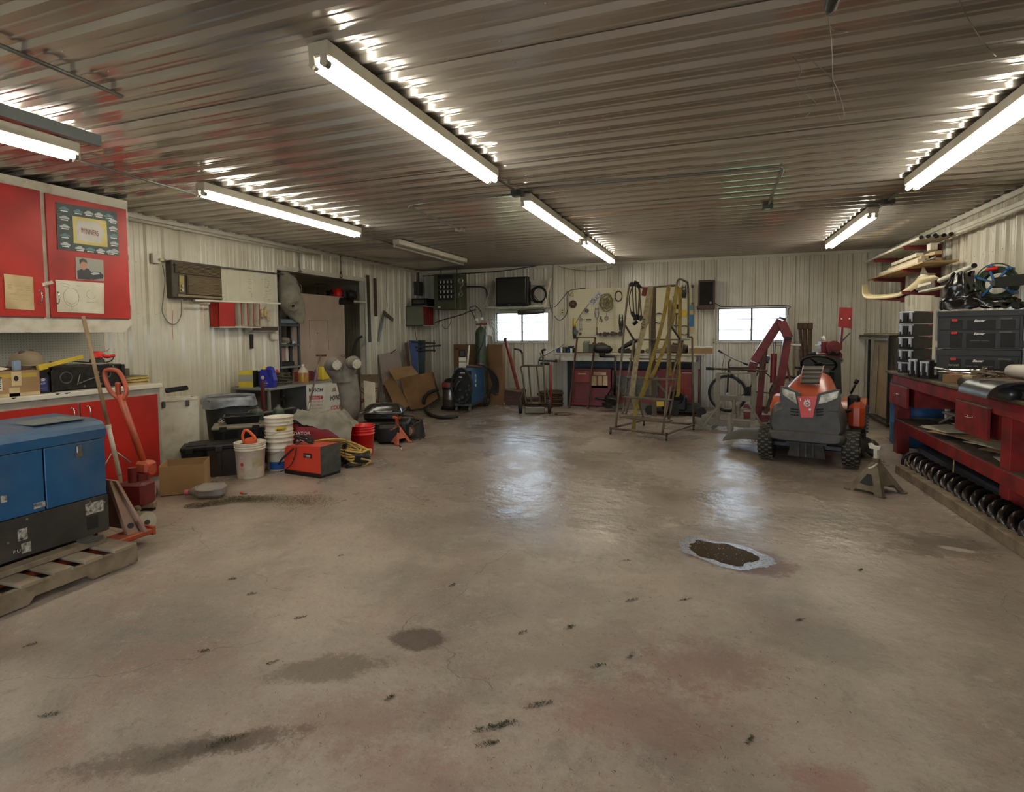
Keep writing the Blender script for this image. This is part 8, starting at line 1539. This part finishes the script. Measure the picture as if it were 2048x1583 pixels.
for(ya,yb2,za,zb2) in((7.40,8.04,.60,.83),(5.44,6.06,.60,.86)):
    g=G();g.bx((BX+.05,ya+.01,za+.01),(BX+.5,yb2-.01,zb2-.01));P('drawer_box',g,m_redbench,t,w=True);g=G();g.bx((BX-.03,ya,za),(BX-.005,yb2,zb2),.003);d=P('drawer_front',g,m_redbench,t,w=True);handle(d,(BX-.03,(ya+yb2)/2,(za+zb2)/2+.02),(0,1,0),.09,out=(-1,0,0),r=.004)
    g=G();g.bx((BX-.03,ya,zb2),(BX,yb2,zb2+.012));P('drawer_lip',g,m_oldwood,d,w=True)
g=G();g.bx((BX+.55,4.3,.45),(BX+.57,7.9,zt-.1));P('back_board',g,m_redbench,t,w=True)

g=G();g.bar((2.25,6.6,.45),(2.32,7.3,.455),.03,.03);S('dark_bar',g,m_blackmetal,'dark metal bar lying on the lower shelf of the red bench','bar')
pp=T('paper_pile','loose sheets of paper and glass spread on the lower shelf','papers',(2.4,6.1,.425))
for k in range(12):g=G();g.box((random.uniform(-.16,.2),-.6+.13*k+random.uniform(-.06,.06),.01+.006*k),(random.uniform(.25,.4),random.uniform(.28,.42),.003),rotm(random.uniform(-.03,.03),random.uniform(-.03,.03),random.uniform(-.8,.8)));P('sheet',g,[m_paper,m_oldpaper,m_dgrey,m_card,m_paper][k%5],pp)
g=G();q=aX(1893,855,2.45);g.cyl((2.45,6.75,.43),(2.45,6.75,.47),.13,n=20);g.cyl((2.45,6.75,.47),(2.45,6.75,.48),.14,n=20);S('round_tin',g,m_dgrey,'flat round dark tin on the lower shelf','tin')
fc=T('folding_chair','beige metal folding chair behind the red workbench','chair',(2.75,7.6,0));m_fc=mat('beige_chair_paint',(158,150,132),.5,.1,.08)
g=G();g.box((2.62,7.28,.56),(.36,.40,.03),rotm(0,.05,.1),.012);P('seat',g,m_fc,fc,w=True)
for y in(7.1,7.48):g=G();g.tube([V(2.40,y,.43),V(2.62,y,.60),V(2.80,y,.95)],.013,8);P('leg',g,m_fc,fc,w=True);g=G();g.tube([V(2.85,y,.43),V(2.55,y,.58)],.013,8);P('leg',g,m_fc,fc,w=True)
g=G();g.box((2.80,7.29,.88),(.02,.4,.14),bev=.01);P('backrest',g,m_fc,fc,w=True)
g=G();g.lathe([(.26,0),(.285,.02),(.285,.28),(.292,.29),(.285,.30),(.285,.56),(.292,.57),(.285,.58),(.285,.84),(.25,.86),(0,.86)],at=(2.50,8.52,0),n=28);S('blue_barrel',g,mat('blue_barrel_plastic',(44,92,140),.5,0,.1),'blue plastic barrel standing just beyond the red workbench','barrel')
g=G();g.bx((2.70,5.5,.45),(2.86,7.3,.80),.02);S('blue_sheet',g,mat('deep_blue_paint',(22,56,84),.6),'dark blue panel standing behind the folding chair','panel')

t=T('timber','long weathered timber lying on the floor along the red workbench','beam',(1.9,5.3,0));g=G();a,b_=fl(1790,945),fl(2048,1118);d=(b_-a).normalized();b_=b_+d*1.2;n_=V(-d.y,d.x,0);g.bar(a+n_*.045+V(0,0,.045),b_+n_*.045+V(0,0,.045),.09,.088,.004);P('plank',g,m_oldwood,t,w=True)
t=T('grain_auger','dark steel grain auger screw lying on the timber beside the bench','auger',(1.98,5.3,.09));a2=a+n_*.17+V(0,0,.115);b2=b_+n_*.17+V(0,0,.115);L_=(b2-a2).length
g=G();g.cyl(a2,b2,.028,n=12);P('shaft',g,m_blackmetal,t,w=True)
g=G();ux=n_;uz=V(0,0,1);vs=[];N_=12;turns=int(L_/.135);tot=turns*N_
for i in range(tot+1):an=i*2*PI/N_;c=a2+(b2-a2)*(i/tot);e=ux*math.cos(an)+uz*math.sin(an);vs+=[c+e*.026,c+e*.108,c+e*.108+d*.006,c+e*.026+d*.006]
g.add(vs,[(4*i+j,4*i+(j+1)%4,4*i+4+(j+1)%4,4*i+4+j) for i in range(tot) for j in range(4)],True);P('flighting',g,mat('oiled_steel',(72,68,64),.22,.8,.25,sc=7,col2=(46,38,32)),t,w=True)
g=G();e0=a2;g.torus(a2-d*.01,d,.105,.014,28,6);P('end_ring',g,m_black,t,w=True)
g=G();g.bx((2.25,4.8,.05),(2.6,7.6,.16),.02);S('grey_pipe_bundle',g,mat('grey_blue_steel',(72,78,86),.4,.5),'grey duct sections on the floor under the red bench','pipe');g=G();g.tube(smoothpts([V(2.05,6.0,.2),V(2.12,6.2,.3),V(2.2,6.5,.35)],4),.006,5);S('thin_hook_wire',g,m_wood,'thin curved wire rising from the auger','wire')
# ------------------------------------------------------------------ tool cases on the bench
m_cs=mat('case_black',(19,18,17),.45,0,.15,dust=.06);m_rl=mat('red_latch',(190,32,22),.4)
BB_=V(2.14,6.02,0)
t=T('tool_case','x','x',(0,0,0));bpy.data.objects.remove(t)
cA=aX(1871,770,2.20);cu=V(.52,-.85,0).normalized()

pL=up(1872,772,(2.17,6.62));pL.z=0;dd=V(pL.x,pL.y,0).normalized();fu=V(.80,-.60,0).normalized();fu=V(dd.y,-dd.x,0).normalized()*.985+dd*-.17;fu.normalize();fn=V(-fu.y,fu.x,0)
d2=ray(2041,770);
k_=(pL.x*d2.y-pL.y*d2.x)/(fu.y*d2.x-fu.x*d2.y);Wb=abs(k_);Db=.33
zof=lambda y:up(1950,y,pL+fu*Wb*.5).z
lev=[(620,646,'lid'),(648,674,'drawer'),(674,697,'drawer'),(699,711,'lid'),(712,742,'drawer'),(742,770,'base')]
for i,(ya,yb2,kd,lab) in enumerate(((620,698,0,'upper big black tool chest with two drawers, on the bench stack'),(699,740,1,'lower big black tool chest marked in chalk, under the two-drawer chest'),(741,774,2,'narrow black case at the bottom of the big chest stack'))):
    z1,z0=zof(ya),max(zof(yb2),zt+.002) if kd<2 else zt+.002
    t=T('tool_chest',lab,'tool case',pL+V(0,0,z0)+fu*Wb/2,0,'black tool chests stacked on the red bench');w0,w1=(0,Wb) if kd<2 else(.02,Wb*.42)
    g=G();o=pL+fu*w0;bxf(o,fu,fn,w1-w0,Db,z0+.003,z1-.003,g);P('shell',g,m_cs,t,w=True)
    def fp(n,x0,x1,ya_,yb_,mt,th=.008,par=t):g=G();a_,b2_=zof(yb_),zof(ya_);g.box(pL+fu*((x0+x1)/2*Wb)-fn*th/2+V(0,0,(a_+b2_)/2),((x1-x0)*Wb,th,b2_-a_),Matrix((fu,fn,V(0,0,1))).transposed(),.002);return P(n,g,mt,par,w=True)
    rows=[(634,672),(674,696)] if kd==0 else([(713,738)] if kd==1 else[])
    if kd==0:fp('lid_rim',-.01,1.01,622,632,m_cs,.014)
    if kd==1:fp('lid_rim',-.01,1.0,700,711,m_cs,.014)
    for(r0,r1) in([(634,660),(660,697)] if kd==0 else rows):
        d=fp('drawer_front',.03,.97,r0+1,r1-1,m_cs,.012)
        fp('recess',.36,.70,r0+6,r1-2,m_ink,.014,d);fp('side_panel',.16,.31,r0+5,r1-3,m_ink,.014,d);fp('side_panel',.76,.92,r0+6,r1-3,m_ink,.014,d)
        fp('red_latch',.175,.25,r0+3,r0+8,m_rl,.03,d);fp('grey_catch',.74,.89,r0+2,r0+6,m_dgrey,.018,d)
        text('lettering','Bauer',pL+fu*(.515*Wb)-fn*.017+V(0,0,zof(r0+7 if kd==0 else r0+8)),fu,(0,0,1),.024,m_whiteink,d,width=.085,shear=.35,bold=.03)
        if kd==1:
            text('lettering','IMPACT SOCKETS',pL+fu*(.22*Wb)-fn*.017+V(0,0,zof(731)),fu,V(.0,0,1)+fu*.0,.018,m_dirtywhite,d,width=.08);text('lettering','METRIC DEEP',pL+fu*(.44*Wb)-fn*.017+V(0,0,zof(732)),fu,(0,0,1),.01,m_greypaint,d,width=.09);text('lettering','DRIVE BITS',pL+fu*(.63*Wb)-fn*.017+V(0,0,zof(732)),fu,(0,0,1),.01,m_greypaint,d,width=.08)
        elif r0>650:text('lettering','WRENCHES - SOCKETS',pL+fu*(.52*Wb)-fn*.017+V(0,0,zof(r0+21)),fu,(0,0,1),.009,m_greypaint,d,width=.14)
    if kd==2:fp('red_latch',.17,.25,746,750,m_rl,.03)
    for s_ in((0,) if kd==2 else(0,1)):g=G();q=pL+fu*(Wb*s_)+fu*(.012 if s_ else-.012)+fn*.1+V(0,0,(z0+z1)/2+.04);g.box(q,(.03,.08,.07),Matrix((fu,fn,V(0,0,1))).transposed(),.004);q2=q-fn*.07;g.box(q2,(.02,.03,(z1-z0)*.8),Matrix((fu,fn,V(0,0,1))).transposed(),.003);P('side_clip',g,m_grey,t,w=True)

sL=up(1795,748,(2.14,7.3));sL.z=0;sdd=V(sL.x,sL.y,0).normalized();su=V(sdd.y,-sdd.x,0);sfn=V(su.x*.55+sdd.x*.83,su.y*.55+sdd.y*.83,0).normalized();sfu=V(sfn.y,-sfn.x,0)
def edge(px,u,o):d_=ray(px,700);return abs((o.x*d_.y-o.y*d_.x)/(u.y*d_.x-u.x*d_.y))
fu2=(su*.90-sdd*.42).normalized();fn2=V(-fu2.y,fu2.x,0);Ws=edge(1827,fu2,sL);zs=lambda y:up(1810,y,sL).z
def orgcase(lab,o,z0,z1,W_,D_,n_latch=1):
    t=T('organizer_case',lab,'tool case',o+fu2*W_/2+V(0,0,z0),0,'small black organiser cases beside the big chests');RM=Matrix((fu2,fn2,V(0,0,1))).transposed()
    g=G();bxf(o,fu2,fn2,W_,D_,z0+.002,z1-.002,g);P('shell',g,m_cs,t,w=True);h=z1-z0;m_cl=mat('daylit_grey_clip',(196,202,210),.3,.2,.1)  # clip grey lifted toward blue-white, daylight from the door put into the colour
    g=G()
    for u in(.10,.72):g.box(o+fu2*W_*(u+.09)-fn2*.012+V(0,0,z0+h*.55),(W_*.20,.024,h*.78),RM,.004)
    g.box(o+fu2*W_*.5-fn2*.008+V(0,0,z1-h*.10),(W_*1.0,.016,h*.12),RM,.004);P('corner_block',g,m_cl,t,w=True)
    g=G();g.box(o+fu2*W_*.5-fn2*.014+V(0,0,z0+h*.42),(W_*.26,.02,h*.5),RM,.004);P('carry_handle',g,m_ink,t,w=True);g=G()
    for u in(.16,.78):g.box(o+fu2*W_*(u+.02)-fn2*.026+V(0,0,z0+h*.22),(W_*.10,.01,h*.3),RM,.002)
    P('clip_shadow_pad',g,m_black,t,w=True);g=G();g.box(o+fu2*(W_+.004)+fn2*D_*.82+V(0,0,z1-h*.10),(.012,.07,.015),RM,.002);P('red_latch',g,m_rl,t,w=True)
names=['top case of the small organiser stack','second case from the top of the small organiser stack','third case from the top of the small organiser stack','fourth case from the top, with a blue tag','bottom case of the small organiser stack']
for i,(ya,yb2) in enumerate(((622,647),(647.5,672),(672.5,697),(697.5,722),(722.5,746))):orgcase(names[i],sL,max(zs(yb2),zt+.002),zs(ya),Ws,.42)
for k,(xa,xb,lab) in enumerate(((1817,1836,'first upright organiser case leaning beside the small stack'),(1839,1860,'second upright organiser case next to the big chest'))):
    o=up(xa,756+5*k,(2.15,7.0-.15*k));o.z=0;orgcase(lab,o,zt+.002,up(xa,716+4*k,o).z,edge(xb,fu2,o),.25)

t=T('black_trash_bag','crumpled black plastic bag on top of the big tool chests','bag',pL+fu*Wb*.5+V(0,0,zof(620)));zb_=zof(619);m_bag=mat('bag_plastic',(16,15,14),.16,0,.2,spec=.7)
def bagf(u,v):
    a=u*2*PI;ph=v;r=1+.22*noise.noise(V(math.cos(a)*2,math.sin(a)*2,v*2))+.05*math.sin(a*9+v*6);h=.215*math.sin(PI*.5*min(1,(1-v)*1.6))**.7 if v>.0 else 0
    rr=math.sin(PI*.5*min(1,v*1.25))**.6 if v<.8 else 1-(v-.8)*.15
    return pL+fu*(Wb*.48+Wb*.52*rr*math.cos(a)*r)+fn*(.16+.17*rr*math.sin(a)*r)+V(0,0,zb_+.02+max(0,(.16 if math.cos(a)<.0 else.10)*(1-v)**.55)+.03*noise.noise(V(math.cos(a)*4,math.sin(a)*4,v*6)))
g=G();g.grid(bagf,60,22);P('bag_body',g,m_bag,t,w=True)
nk=up(1914,600,pL+fu*Wb*.25+fn*.12)
def nkf(u,v):a=u*2*PI;r=.062*(1+.45*math.sin(PI*v)+.25*noise.noise(V(math.cos(a)*2,math.sin(a)*2,v*4))+.12*math.sin(a*7+v*5));return nk+fu*(r*1.25*math.cos(a)+.03*v)+fn*(r*math.sin(a))+V(0,0,-.07+.32*v+.03*math.sin(a*3)*v)
g=G();g.grid(nkf,40,14);P('bag_neck',g,m_bag,t,w=True)

q0=lambda x,y,z=zt+.02:fl(x,y,z)
g=G();g.tube([off(up(x,y,(2.2,5.9)),0) for x,y in((1868,736),(1905,740),(1955,740.5),(1975,736))],.010,8);g.tube([up(x,y,(2.22,5.85)) for x,y in((1870,742),(1940,746),(1958,746))],.008,6);S('breaker_bar',g,m_chrome,'long chrome breaker bar lying across clutter before the tool chests','tool')
g=G();a,b_=up(1925,762,(2.22,5.6)),up(2030,790,(2.2,4.95));g.tube([a,b_],.045,14);S('steel_pipe',g,mat('grey_pipe_steel',(92,94,92),.3,.7,.15),'long grey steel pipe lying diagonally on the bench top','pipe')
t=T('curved_steel_plate','curved dark sheet steel piece at the right edge on the bench','steel',(2.3,4.8,zt));pc=up(2085,800,(2.22,4.9))
g=G();g.grid(lambda u,v:pc+V(-.16+.32*math.cos(PI*u)*-.5,.0+.5*v,.02-.0+.12*math.sin(PI*u)-.02),14,3,.006);P('plate',g,mat('grey_pipe_steel',(92,94,92)),t,w=True)
def blk(name,label,x,y,base,size,rz_,mt,cat='box',bev=.003,z=None):q=up(x,y,base);zz=z if z is not None else zt;t=T(name,label,cat,(q.x,q.y,zz),rz_);g=G();g.box((0,0,size[2]/2),size,bev=bev);P('body',g,mt,t);return t
k1=blk('flat_carton','flat brown carton with tape under the steel scraps on the bench',1962,765,(2.4,5.55),(.46,.22,.07),-.75,m_cardd,z=zt+.055);g=G();g.box((-.05,-.001,.035),(.07,.224,.0705));P('tape',g,m_oldpaper,k1)
blk('wood_block','pale wood block under the flat carton',1945,780,(2.3,5.5),(.14,.10,.05),-.6,m_wood,'block');blk('dark_brown_carton','dark brown carton at the right end of the bench clutter',2030,768,(2.5,5.0),(.35,.25,.13),-.7,m_darkwood)
t=T('metal_scraps','tangle of small steel scraps and chain on the flat carton','scrap',up(1980,755,(2.45,5.5)))
g=G()
for k in range(26):p=up(random.uniform(1955,2015),random.uniform(741,757),(2.45,5.5-.3*random.random()));d_=V(random.uniform(-1,1),random.uniform(-1,1),random.uniform(-.3,.3)).normalized()*random.uniform(.03,.08);g.tube([p-d_,p+d_],.007,5)
P('scrap_rods',g,m_rustgrey,t,w=True,kind='stuff')
g=G();a,b_=up(2024,742,(2.55,5.2)),up(2075,742,(2.6,4.9));g.tube([a,b_],.052,18);S('white_canister',g,m_dirtywhite,'white canister lying at the right edge behind the scraps','canister')
g=G();p=up(2005,770,(2.3,5.05));g.tube(smoothpts([p,p+V(.05,-.1,-.01),p+V(.13,-.25,.0),p+V(.2,-.5,.02)],4),[.03]*4+[.05]*4+[.035]*4+[.02],10,flat=.5);S('black_hose_end',g,m_rubber,'black rubber hose end over the steel pipe','hose')
g=G();g.bx((XR-.30,5.0,zt),(XR-.06,5.9,zt+.25),.004);S('plywood_box',g,m_ply,'plywood box against the right wall at the picture edge','box')
# ================================================================== WALL RACK, PIPES, BUMPER, REEL
t=T('pipe_rack','red steel wall rack with three tiers of arms on the right wall','rack',(XR,9.8,2.1))
for yv in(9.13,10.60):
    g=G();g.bx((XR-.075,yv-.03,1.93),(XR-.025,yv+.03,2.64),.003);up_=P('upright',g,m_redmetal,t,w=True)
    for z,L_ in((2.60,.46),(2.29,.46),(1.99,.46)):g=G();g.poly([(XR-.06,yv,z+.035),(XR-.06,yv,z-.04),(XR-L_,yv,z-.01),(XR-L_-.01,yv,z+.035)],.045,(0,1,0));P('arm',g,m_redmetal,up_,w=True)
for k in range(7):
    x=XR-.44+.055*k;yn_=8.5-.06*(k%3) if k<6 else 6.2;g=G();z=2.66+.001*k;pp_=T('white_pipe',('outermost white pipe on the top tier of the red rack','second white pipe from the outside on the top tier','third white pipe on the top tier','fourth white pipe on the top tier','fifth white pipe, next to the long one','sixth white pipe tight behind the fifth','long white pipe nearest the wall running off to the right')[k],'pipe',(x,9.5,z));g.cyl((x,yn_,z),(x,11.3,z),.022,n=12);P('tube',g,m_white,pp_,w=True)
    g=G();g.cyl((x,yn_-.02,z),(x,yn_+.01,z),.019 if k==6 else.023,n=12);P('black_end',g,m_ink,pp_,w=True)
g=G();g.bx((XR-.09,5.6,2.70),(XR-.03,9.0,2.75),.005);S('white_gutter',g,m_white,'long white trim length over the pipes along the right wall','trim')
g=G();g.bx((XR-.46,8.35,2.325),(XR-.08,10.95,2.345));S('plywood_shelf',g,m_ply,'plywood board lying on the middle tier of the red rack','board')
for k,(x,y0_,y1_,z,h) in enumerate(((.40,8.6,10.5,2.345,.06),(.33,8.7,10.3,2.405,.05),(.25,8.75,10.4,2.345,.05),(.20,8.65,9.8,2.455,.05),(.36,8.8,10.0,2.455,.05),(.15,8.8,10.4,2.345,.09))):g=G();g.bar((XR-x,y0_,z+h/2),(XR-x+.03,y1_,z+h/2),.08,h-.004,.003);S('white_board',g,m_oldpaper if k%2 else m_dirtywhite,('cream board at the front edge of the plywood shelf','second cream board resting on the front one','pale board in the middle of the plywood shelf','short pale board on top of the shelf pile','upper cream board bridging the pile','thick pale board against the wall on the shelf')[k],'board')
g=G();g.bx((XR-.3,8.62,2.51),(XR-.22,8.75,2.60),.004);S('pipe_fitting',g,m_white,'boxy white fitting on the near end of the shelf pile','fitting')
g=G();a,b_=aX(1880,561,XR-.35),aX(1948,531,XR-.30);g.cyl(a,b_,.028,n=12);g.mi=1;g.cyl(b_,b_+(b_-a).normalized()*.012,.026,n=12);S('white_pipe',g,[m_white,m_ink],'single white pipe poking out under the plywood shelf','pipe')
t=T('car_bumper','cream plastic car bumper cover laid on the lowest rack tier','bumper',(2.3,9.3,2.0));m_bmp=mat('cream_bumper',(204,190,150),.4,0,.06,sc=2)
A=[up(1727,571,(2.0,9.9)),up(1728,596,(1.98,9.85)),up(1760,598,(2.15,9.6)),up(1800,592,(2.3,9.3)),up(1835,575,(2.45,9.0)),up(1858,565,(2.5,8.8)),up(1880,556,(2.55,8.6))]
Bq=[up(1734,568,(2.05,9.95)),up(1740,587,(2.05,9.95)),up(1768,588,(2.2,9.75)),up(1802,583,(2.35,9.5)),up(1832,560,(2.5,9.2)),up(1838,552,(2.6,9.0)),up(1872,547,(2.65,8.75))]
A2=smoothpts(A,5);B2=smoothpts(Bq,5);nA=len(A2)
g=G();g.grid(lambda u,v:(lambda i:A2[i].lerp(B2[i],v)+V(-.05*math.sin(PI*v),-.05*math.sin(PI*v),.0))(min(nA-1,int(round(u*(nA-1))))),nA-1,6,.006);P('cover',g,m_bmp,t,w=True)
W3=[up(1838,553,(2.6,8.95)),up(1835,575,(2.45,8.95)),up(1862,567,(2.5,8.75)),up(1857,549,(2.6,8.8)),up(1849,535,(2.62,8.85)),up(1846,531,(2.62,8.88))]
g=G();g.poly(W3,.008,V(-.3,-.9,0));P('wing',g,m_dirtywhite,t,w=True)
g=G();q=[up(1790,593,(2.35,9.45)),up(1830,578,(2.5,9.1)),up(1836,583,(2.5,9.1)),up(1795,598,(2.35,9.4))];g.poly(q,.01,V(0,-1,0));P('black_underside',g,m_black,t,w=True)
g=G();g.bar(aX(1845,583,XR-.35),aX(1905,570,XR-.25),.10,.02);S('grey_board',g,m_dirtywhite,'thin pale board lying beside the bumper on the lowest tier','board')
g=G();a,b_=aX(1905,548,XR-.06),aX(1962,548,XR-.06);g.bar(aX(1880,566,XR-.08),aX(1948,543,XR-.08),.02,.03);S('toothed_strip',g,m_dgrey,'toothed metal strip on the wall beside the single pipe','strip')

t=T('hose_reel','green garden hose on a blue steel reel on the right wall','hose reel',(XR-.2,7.5,1.9));rc=up(1992,566,(XR-.42,6.9));rn=V(-rc.x,-rc.y,0).normalized();rn=(rn+V(-.25,0,0)).normalized();ru=V(-rn.y,rn.x,0)
RR=(up(2036,567,rc)-rc).length;m_gh=mat('green_hose',(46,66,38),.5,0,.15,dust=.15)
g=G()
for k in range(5):
    for j in range(4):g.torus(rc-rn*(.025*k)+V(0,0,0),rn,RR*(.97-.09*j),RR*.055,44,6)
g.torus(rc+rn*.02+V(0,0,.04),rn,RR*.93,RR*.04,44,6);P('hose',g,m_gh,t,w=True)
m_rb=mat('blue_reel_paint',(24,96,152),.4,.1,.1,dust=.1)
for k in range(5):
    a=math.radians(128+72*k) if False else math.radians((25,75,128,215,305)[k]);d_=ru*-math.cos(a)+V(0,0,math.sin(a));g=G();e=rc+rn*.06;g.bar(e,e+d_*RR*.9,.035,.018);g.bar(e+d_*RR*.9,e+d_*RR*1.12,.07,.03,.01);P('reel_arm',g,m_rb,t,w=True)
    g=G();g.bar(e+d_*RR*1.05,e+d_*RR*1.05-rn*.16,.03,.03);P('reel_spoke_bar',g,m_rb,t,w=True)
g=G();g.cyl(rc+rn*.08,rc-rn*.2,.03,n=12);P('hub',g,m_dgrey,t,w=True);g=G();q=rc+rn*.04;g.bar(q,V(XR-.02,q.y-.9,q.z+.01),.05,.10);P('wall_arm',g,m_black,t,w=True);g=G();d_=ru*-math.cos(1.15)+V(0,0,math.sin(1.15));g.tube([rc+rn*.08+d_*RR*.9-ru*.0,rc+rn*.08+d_*RR*.95-ru*-.09],.02,8);P('red_nozzle',g,m_redplastic,t,w=True)
# ================================================================== PUDDLES
def puddle(name,label,px,py,rx,ry,ang,wob,mt,rim=None,k0=0,par=None):
    q=fl(px,py);pts=[]
    for k in range(72):a=k*PI/36;r=1+wob*noise.noise(V(math.cos(a)*1.6+k0,math.sin(a)*1.6,3))+wob*.3*noise.noise(V(math.cos(a)*7+k0,math.sin(a)*7,5));x,y=rx*r*math.cos(a),ry*r*math.sin(a);pts.append(V(q.x+x*math.cos(ang)-y*math.sin(ang),q.y+x*math.sin(ang)+y*math.cos(ang),.0015))
    g=G()
    if rim:
        c=V(q.x,q.y,.0015);inner=[c+(p-c)*(.74+.22*noise.noise(p*6)) for p in pts];n=72;g.add(pts+inner,[(i,(i+1)%n,n+(i+1)%n,n+i) for i in range(n)]);o=S(name,g,rim,label,'puddle');g2=G();g2.poly([V(p.x,p.y,.002) for p in inner]);P('water',g2,mt,o,w=True)
    else:g.poly(pts);o=S(name,g,mt,label,'puddle')
    return o
pd=puddle('puddle','large muddy puddle with a shiny rim coloured pale like a window reflection on the floor',1446,1104,.33,.20,-.42,.30,m_water,m_sheen)
g=G();
for k in range(60):a=random.uniform(0,2*PI);r=random.random()**.5*.85;x,y=.30*r*math.cos(a),.18*r*math.sin(a);q=fl(1446,1104);p=V(q.x+x*math.cos(-.42)-y*math.sin(-.42),q.y+x*math.sin(-.42)+y*math.cos(-.42),.0022);g.sph(p,(.0022,.0022,.0012),6)
P('bubbles',g,mat('bubble',(200,200,200),.1),pd,w=True,kind='stuff')
puddle('puddle','small puddle coloured pale as if reflecting, left of the muddy one',1019,1022,.11,.065,.1,.4,m_sheen,None,4)  # whole surface takes the pale reflection colour
# ================================================================== CEILING SERVICES
zc=ZC-.03
def cpipe(name,label,pts,r=.011,mt=m_grey,z=zc,cat='conduit'):g=G();g.tube([fl(x,y,z) for x,y in pts],r,8);return S(name,g,mt,label,cat)
def cbox(name,label,x,y,mt=m_dgrey,s_=(.11,.11,.05)):t=T(name,label,'junction box',fl(x,y,zc));g=G();g.box((0,0,-.01),s_,bev=.004);P('box',g,mt,t);g=G();g.cyl((0,0,-.034),(0,0,-.040),.03,n=12);P('knockout',g,m_steel,t);return t
cpipe('conduit','short conduit between the two middle ceiling lights',[(992,356),(1035,384),(1056,407)]);cbox('junction_box','ceiling junction box beyond the nearest middle light',1035,385)
cpipe('conduit','conduit crossing the ceiling right of the junction box to an elbow',[(1040,378),(1290,358),(1545,333),(1563,334),(1565,342),(1538,407)]);cbox('junction_box','ceiling junction box at the end of the elbow conduit',1535,411)
cpipe('conduit','conduit running left from the junction box and turning back',[(1030,388),(900,399),(822,410),(818,414),(918,458)]);cbox('junction_box','small ceiling box above the unlit light',920,459,m_steel);cpipe('conduit','thin conduit left of the small ceiling box',[(915,461),(790,471)],.006)
cpipe('conduit','conduit between the two left row lights',[(712,470),(760,480),(797,492)]);cpipe('conduit','conduit from the left light to the light over the red cabinet',[(160,322),(280,356),(404,392)]);cpipe('conduit','conduit joining the two right row lights',[(1802,380),(1775,402),(1742,427)]);cbox('junction_box','junction box between the two right ceiling lights',1776,402)
cpipe('copper_pipe','thin tan pipe running across the ceiling toward the right wall',[(1100,437),(1300,418),(1560,398),(1800,378),(2048,368)],.009,mat('tan_pipe',(146,118,90),.5),cat='pipe')
cpipe('conduit','conduit beside the farthest middle light',[(1120,443),(1165,468),(1215,512),(1228,523)]);cpipe('conduit','thin conduit left of the right junction box',[(1776,404),(1600,414)],.006)
t=T('steel_channel','long galvanised channel hanging below the ceiling at the upper left','channel',fl(100,250,2.84));a,b_=fl(-40,205,2.82),fl(203,282,2.82);d=(b_-a).normalized();g=G();g.bar(a,b_,.004,.07);g.bar(a+V(-.02,0,.035),b_+V(-.02,0,.035),.04,.004);g.bar(a+V(-.02,0,-.035),b_+V(-.02,0,-.035),.04,.004);P('channel_web',g,mat('galvanised',(132,138,140),.35,.8,.1),t,w=True)
cpipe('ceiling_angle','thin metal angle strip on the ceiling at the upper left',[(-30,78),(245,193)],.012,m_grey,ZC-.02,'strip')
t=T('hanging_wires','thin hair-like wires dangling from the ceiling at the upper right','wire',fl(1600,100,2.85));g=G()
for pts in([(1655,30),(1662,75),(1664,120),(1666,170),(1672,200),(1672,212)],[(1584,112),(1600,107),(1640,135),(1668,165),(1682,200),(1688,230),(1682,238),(1676,230)],[(1584,112),(1603,140),(1592,165),(1610,188),(1630,203),(1628,215),(1612,233)],[(1918,0),(1940,45),(1968,85),(1985,105),(1992,112)],[(1655,30),(1663,58),(1696,64)]):g.tube(smoothpts([fl(x,y,2.80-.02*(i%2)) for i,(x,y) in enumerate(pts)],4),.0022,3)
P('strands',g,m_grey,t,w=True,kind='stuff');g=G();q=fl(1662,12,2.85);g.tube([q+V(0,-.2,.03),q,q+V(0,.06,.0)],[.03,.028,.008],8);S('wire_splice',g,m_dgrey,'taped wire splice hanging at the top edge of the picture','wire')
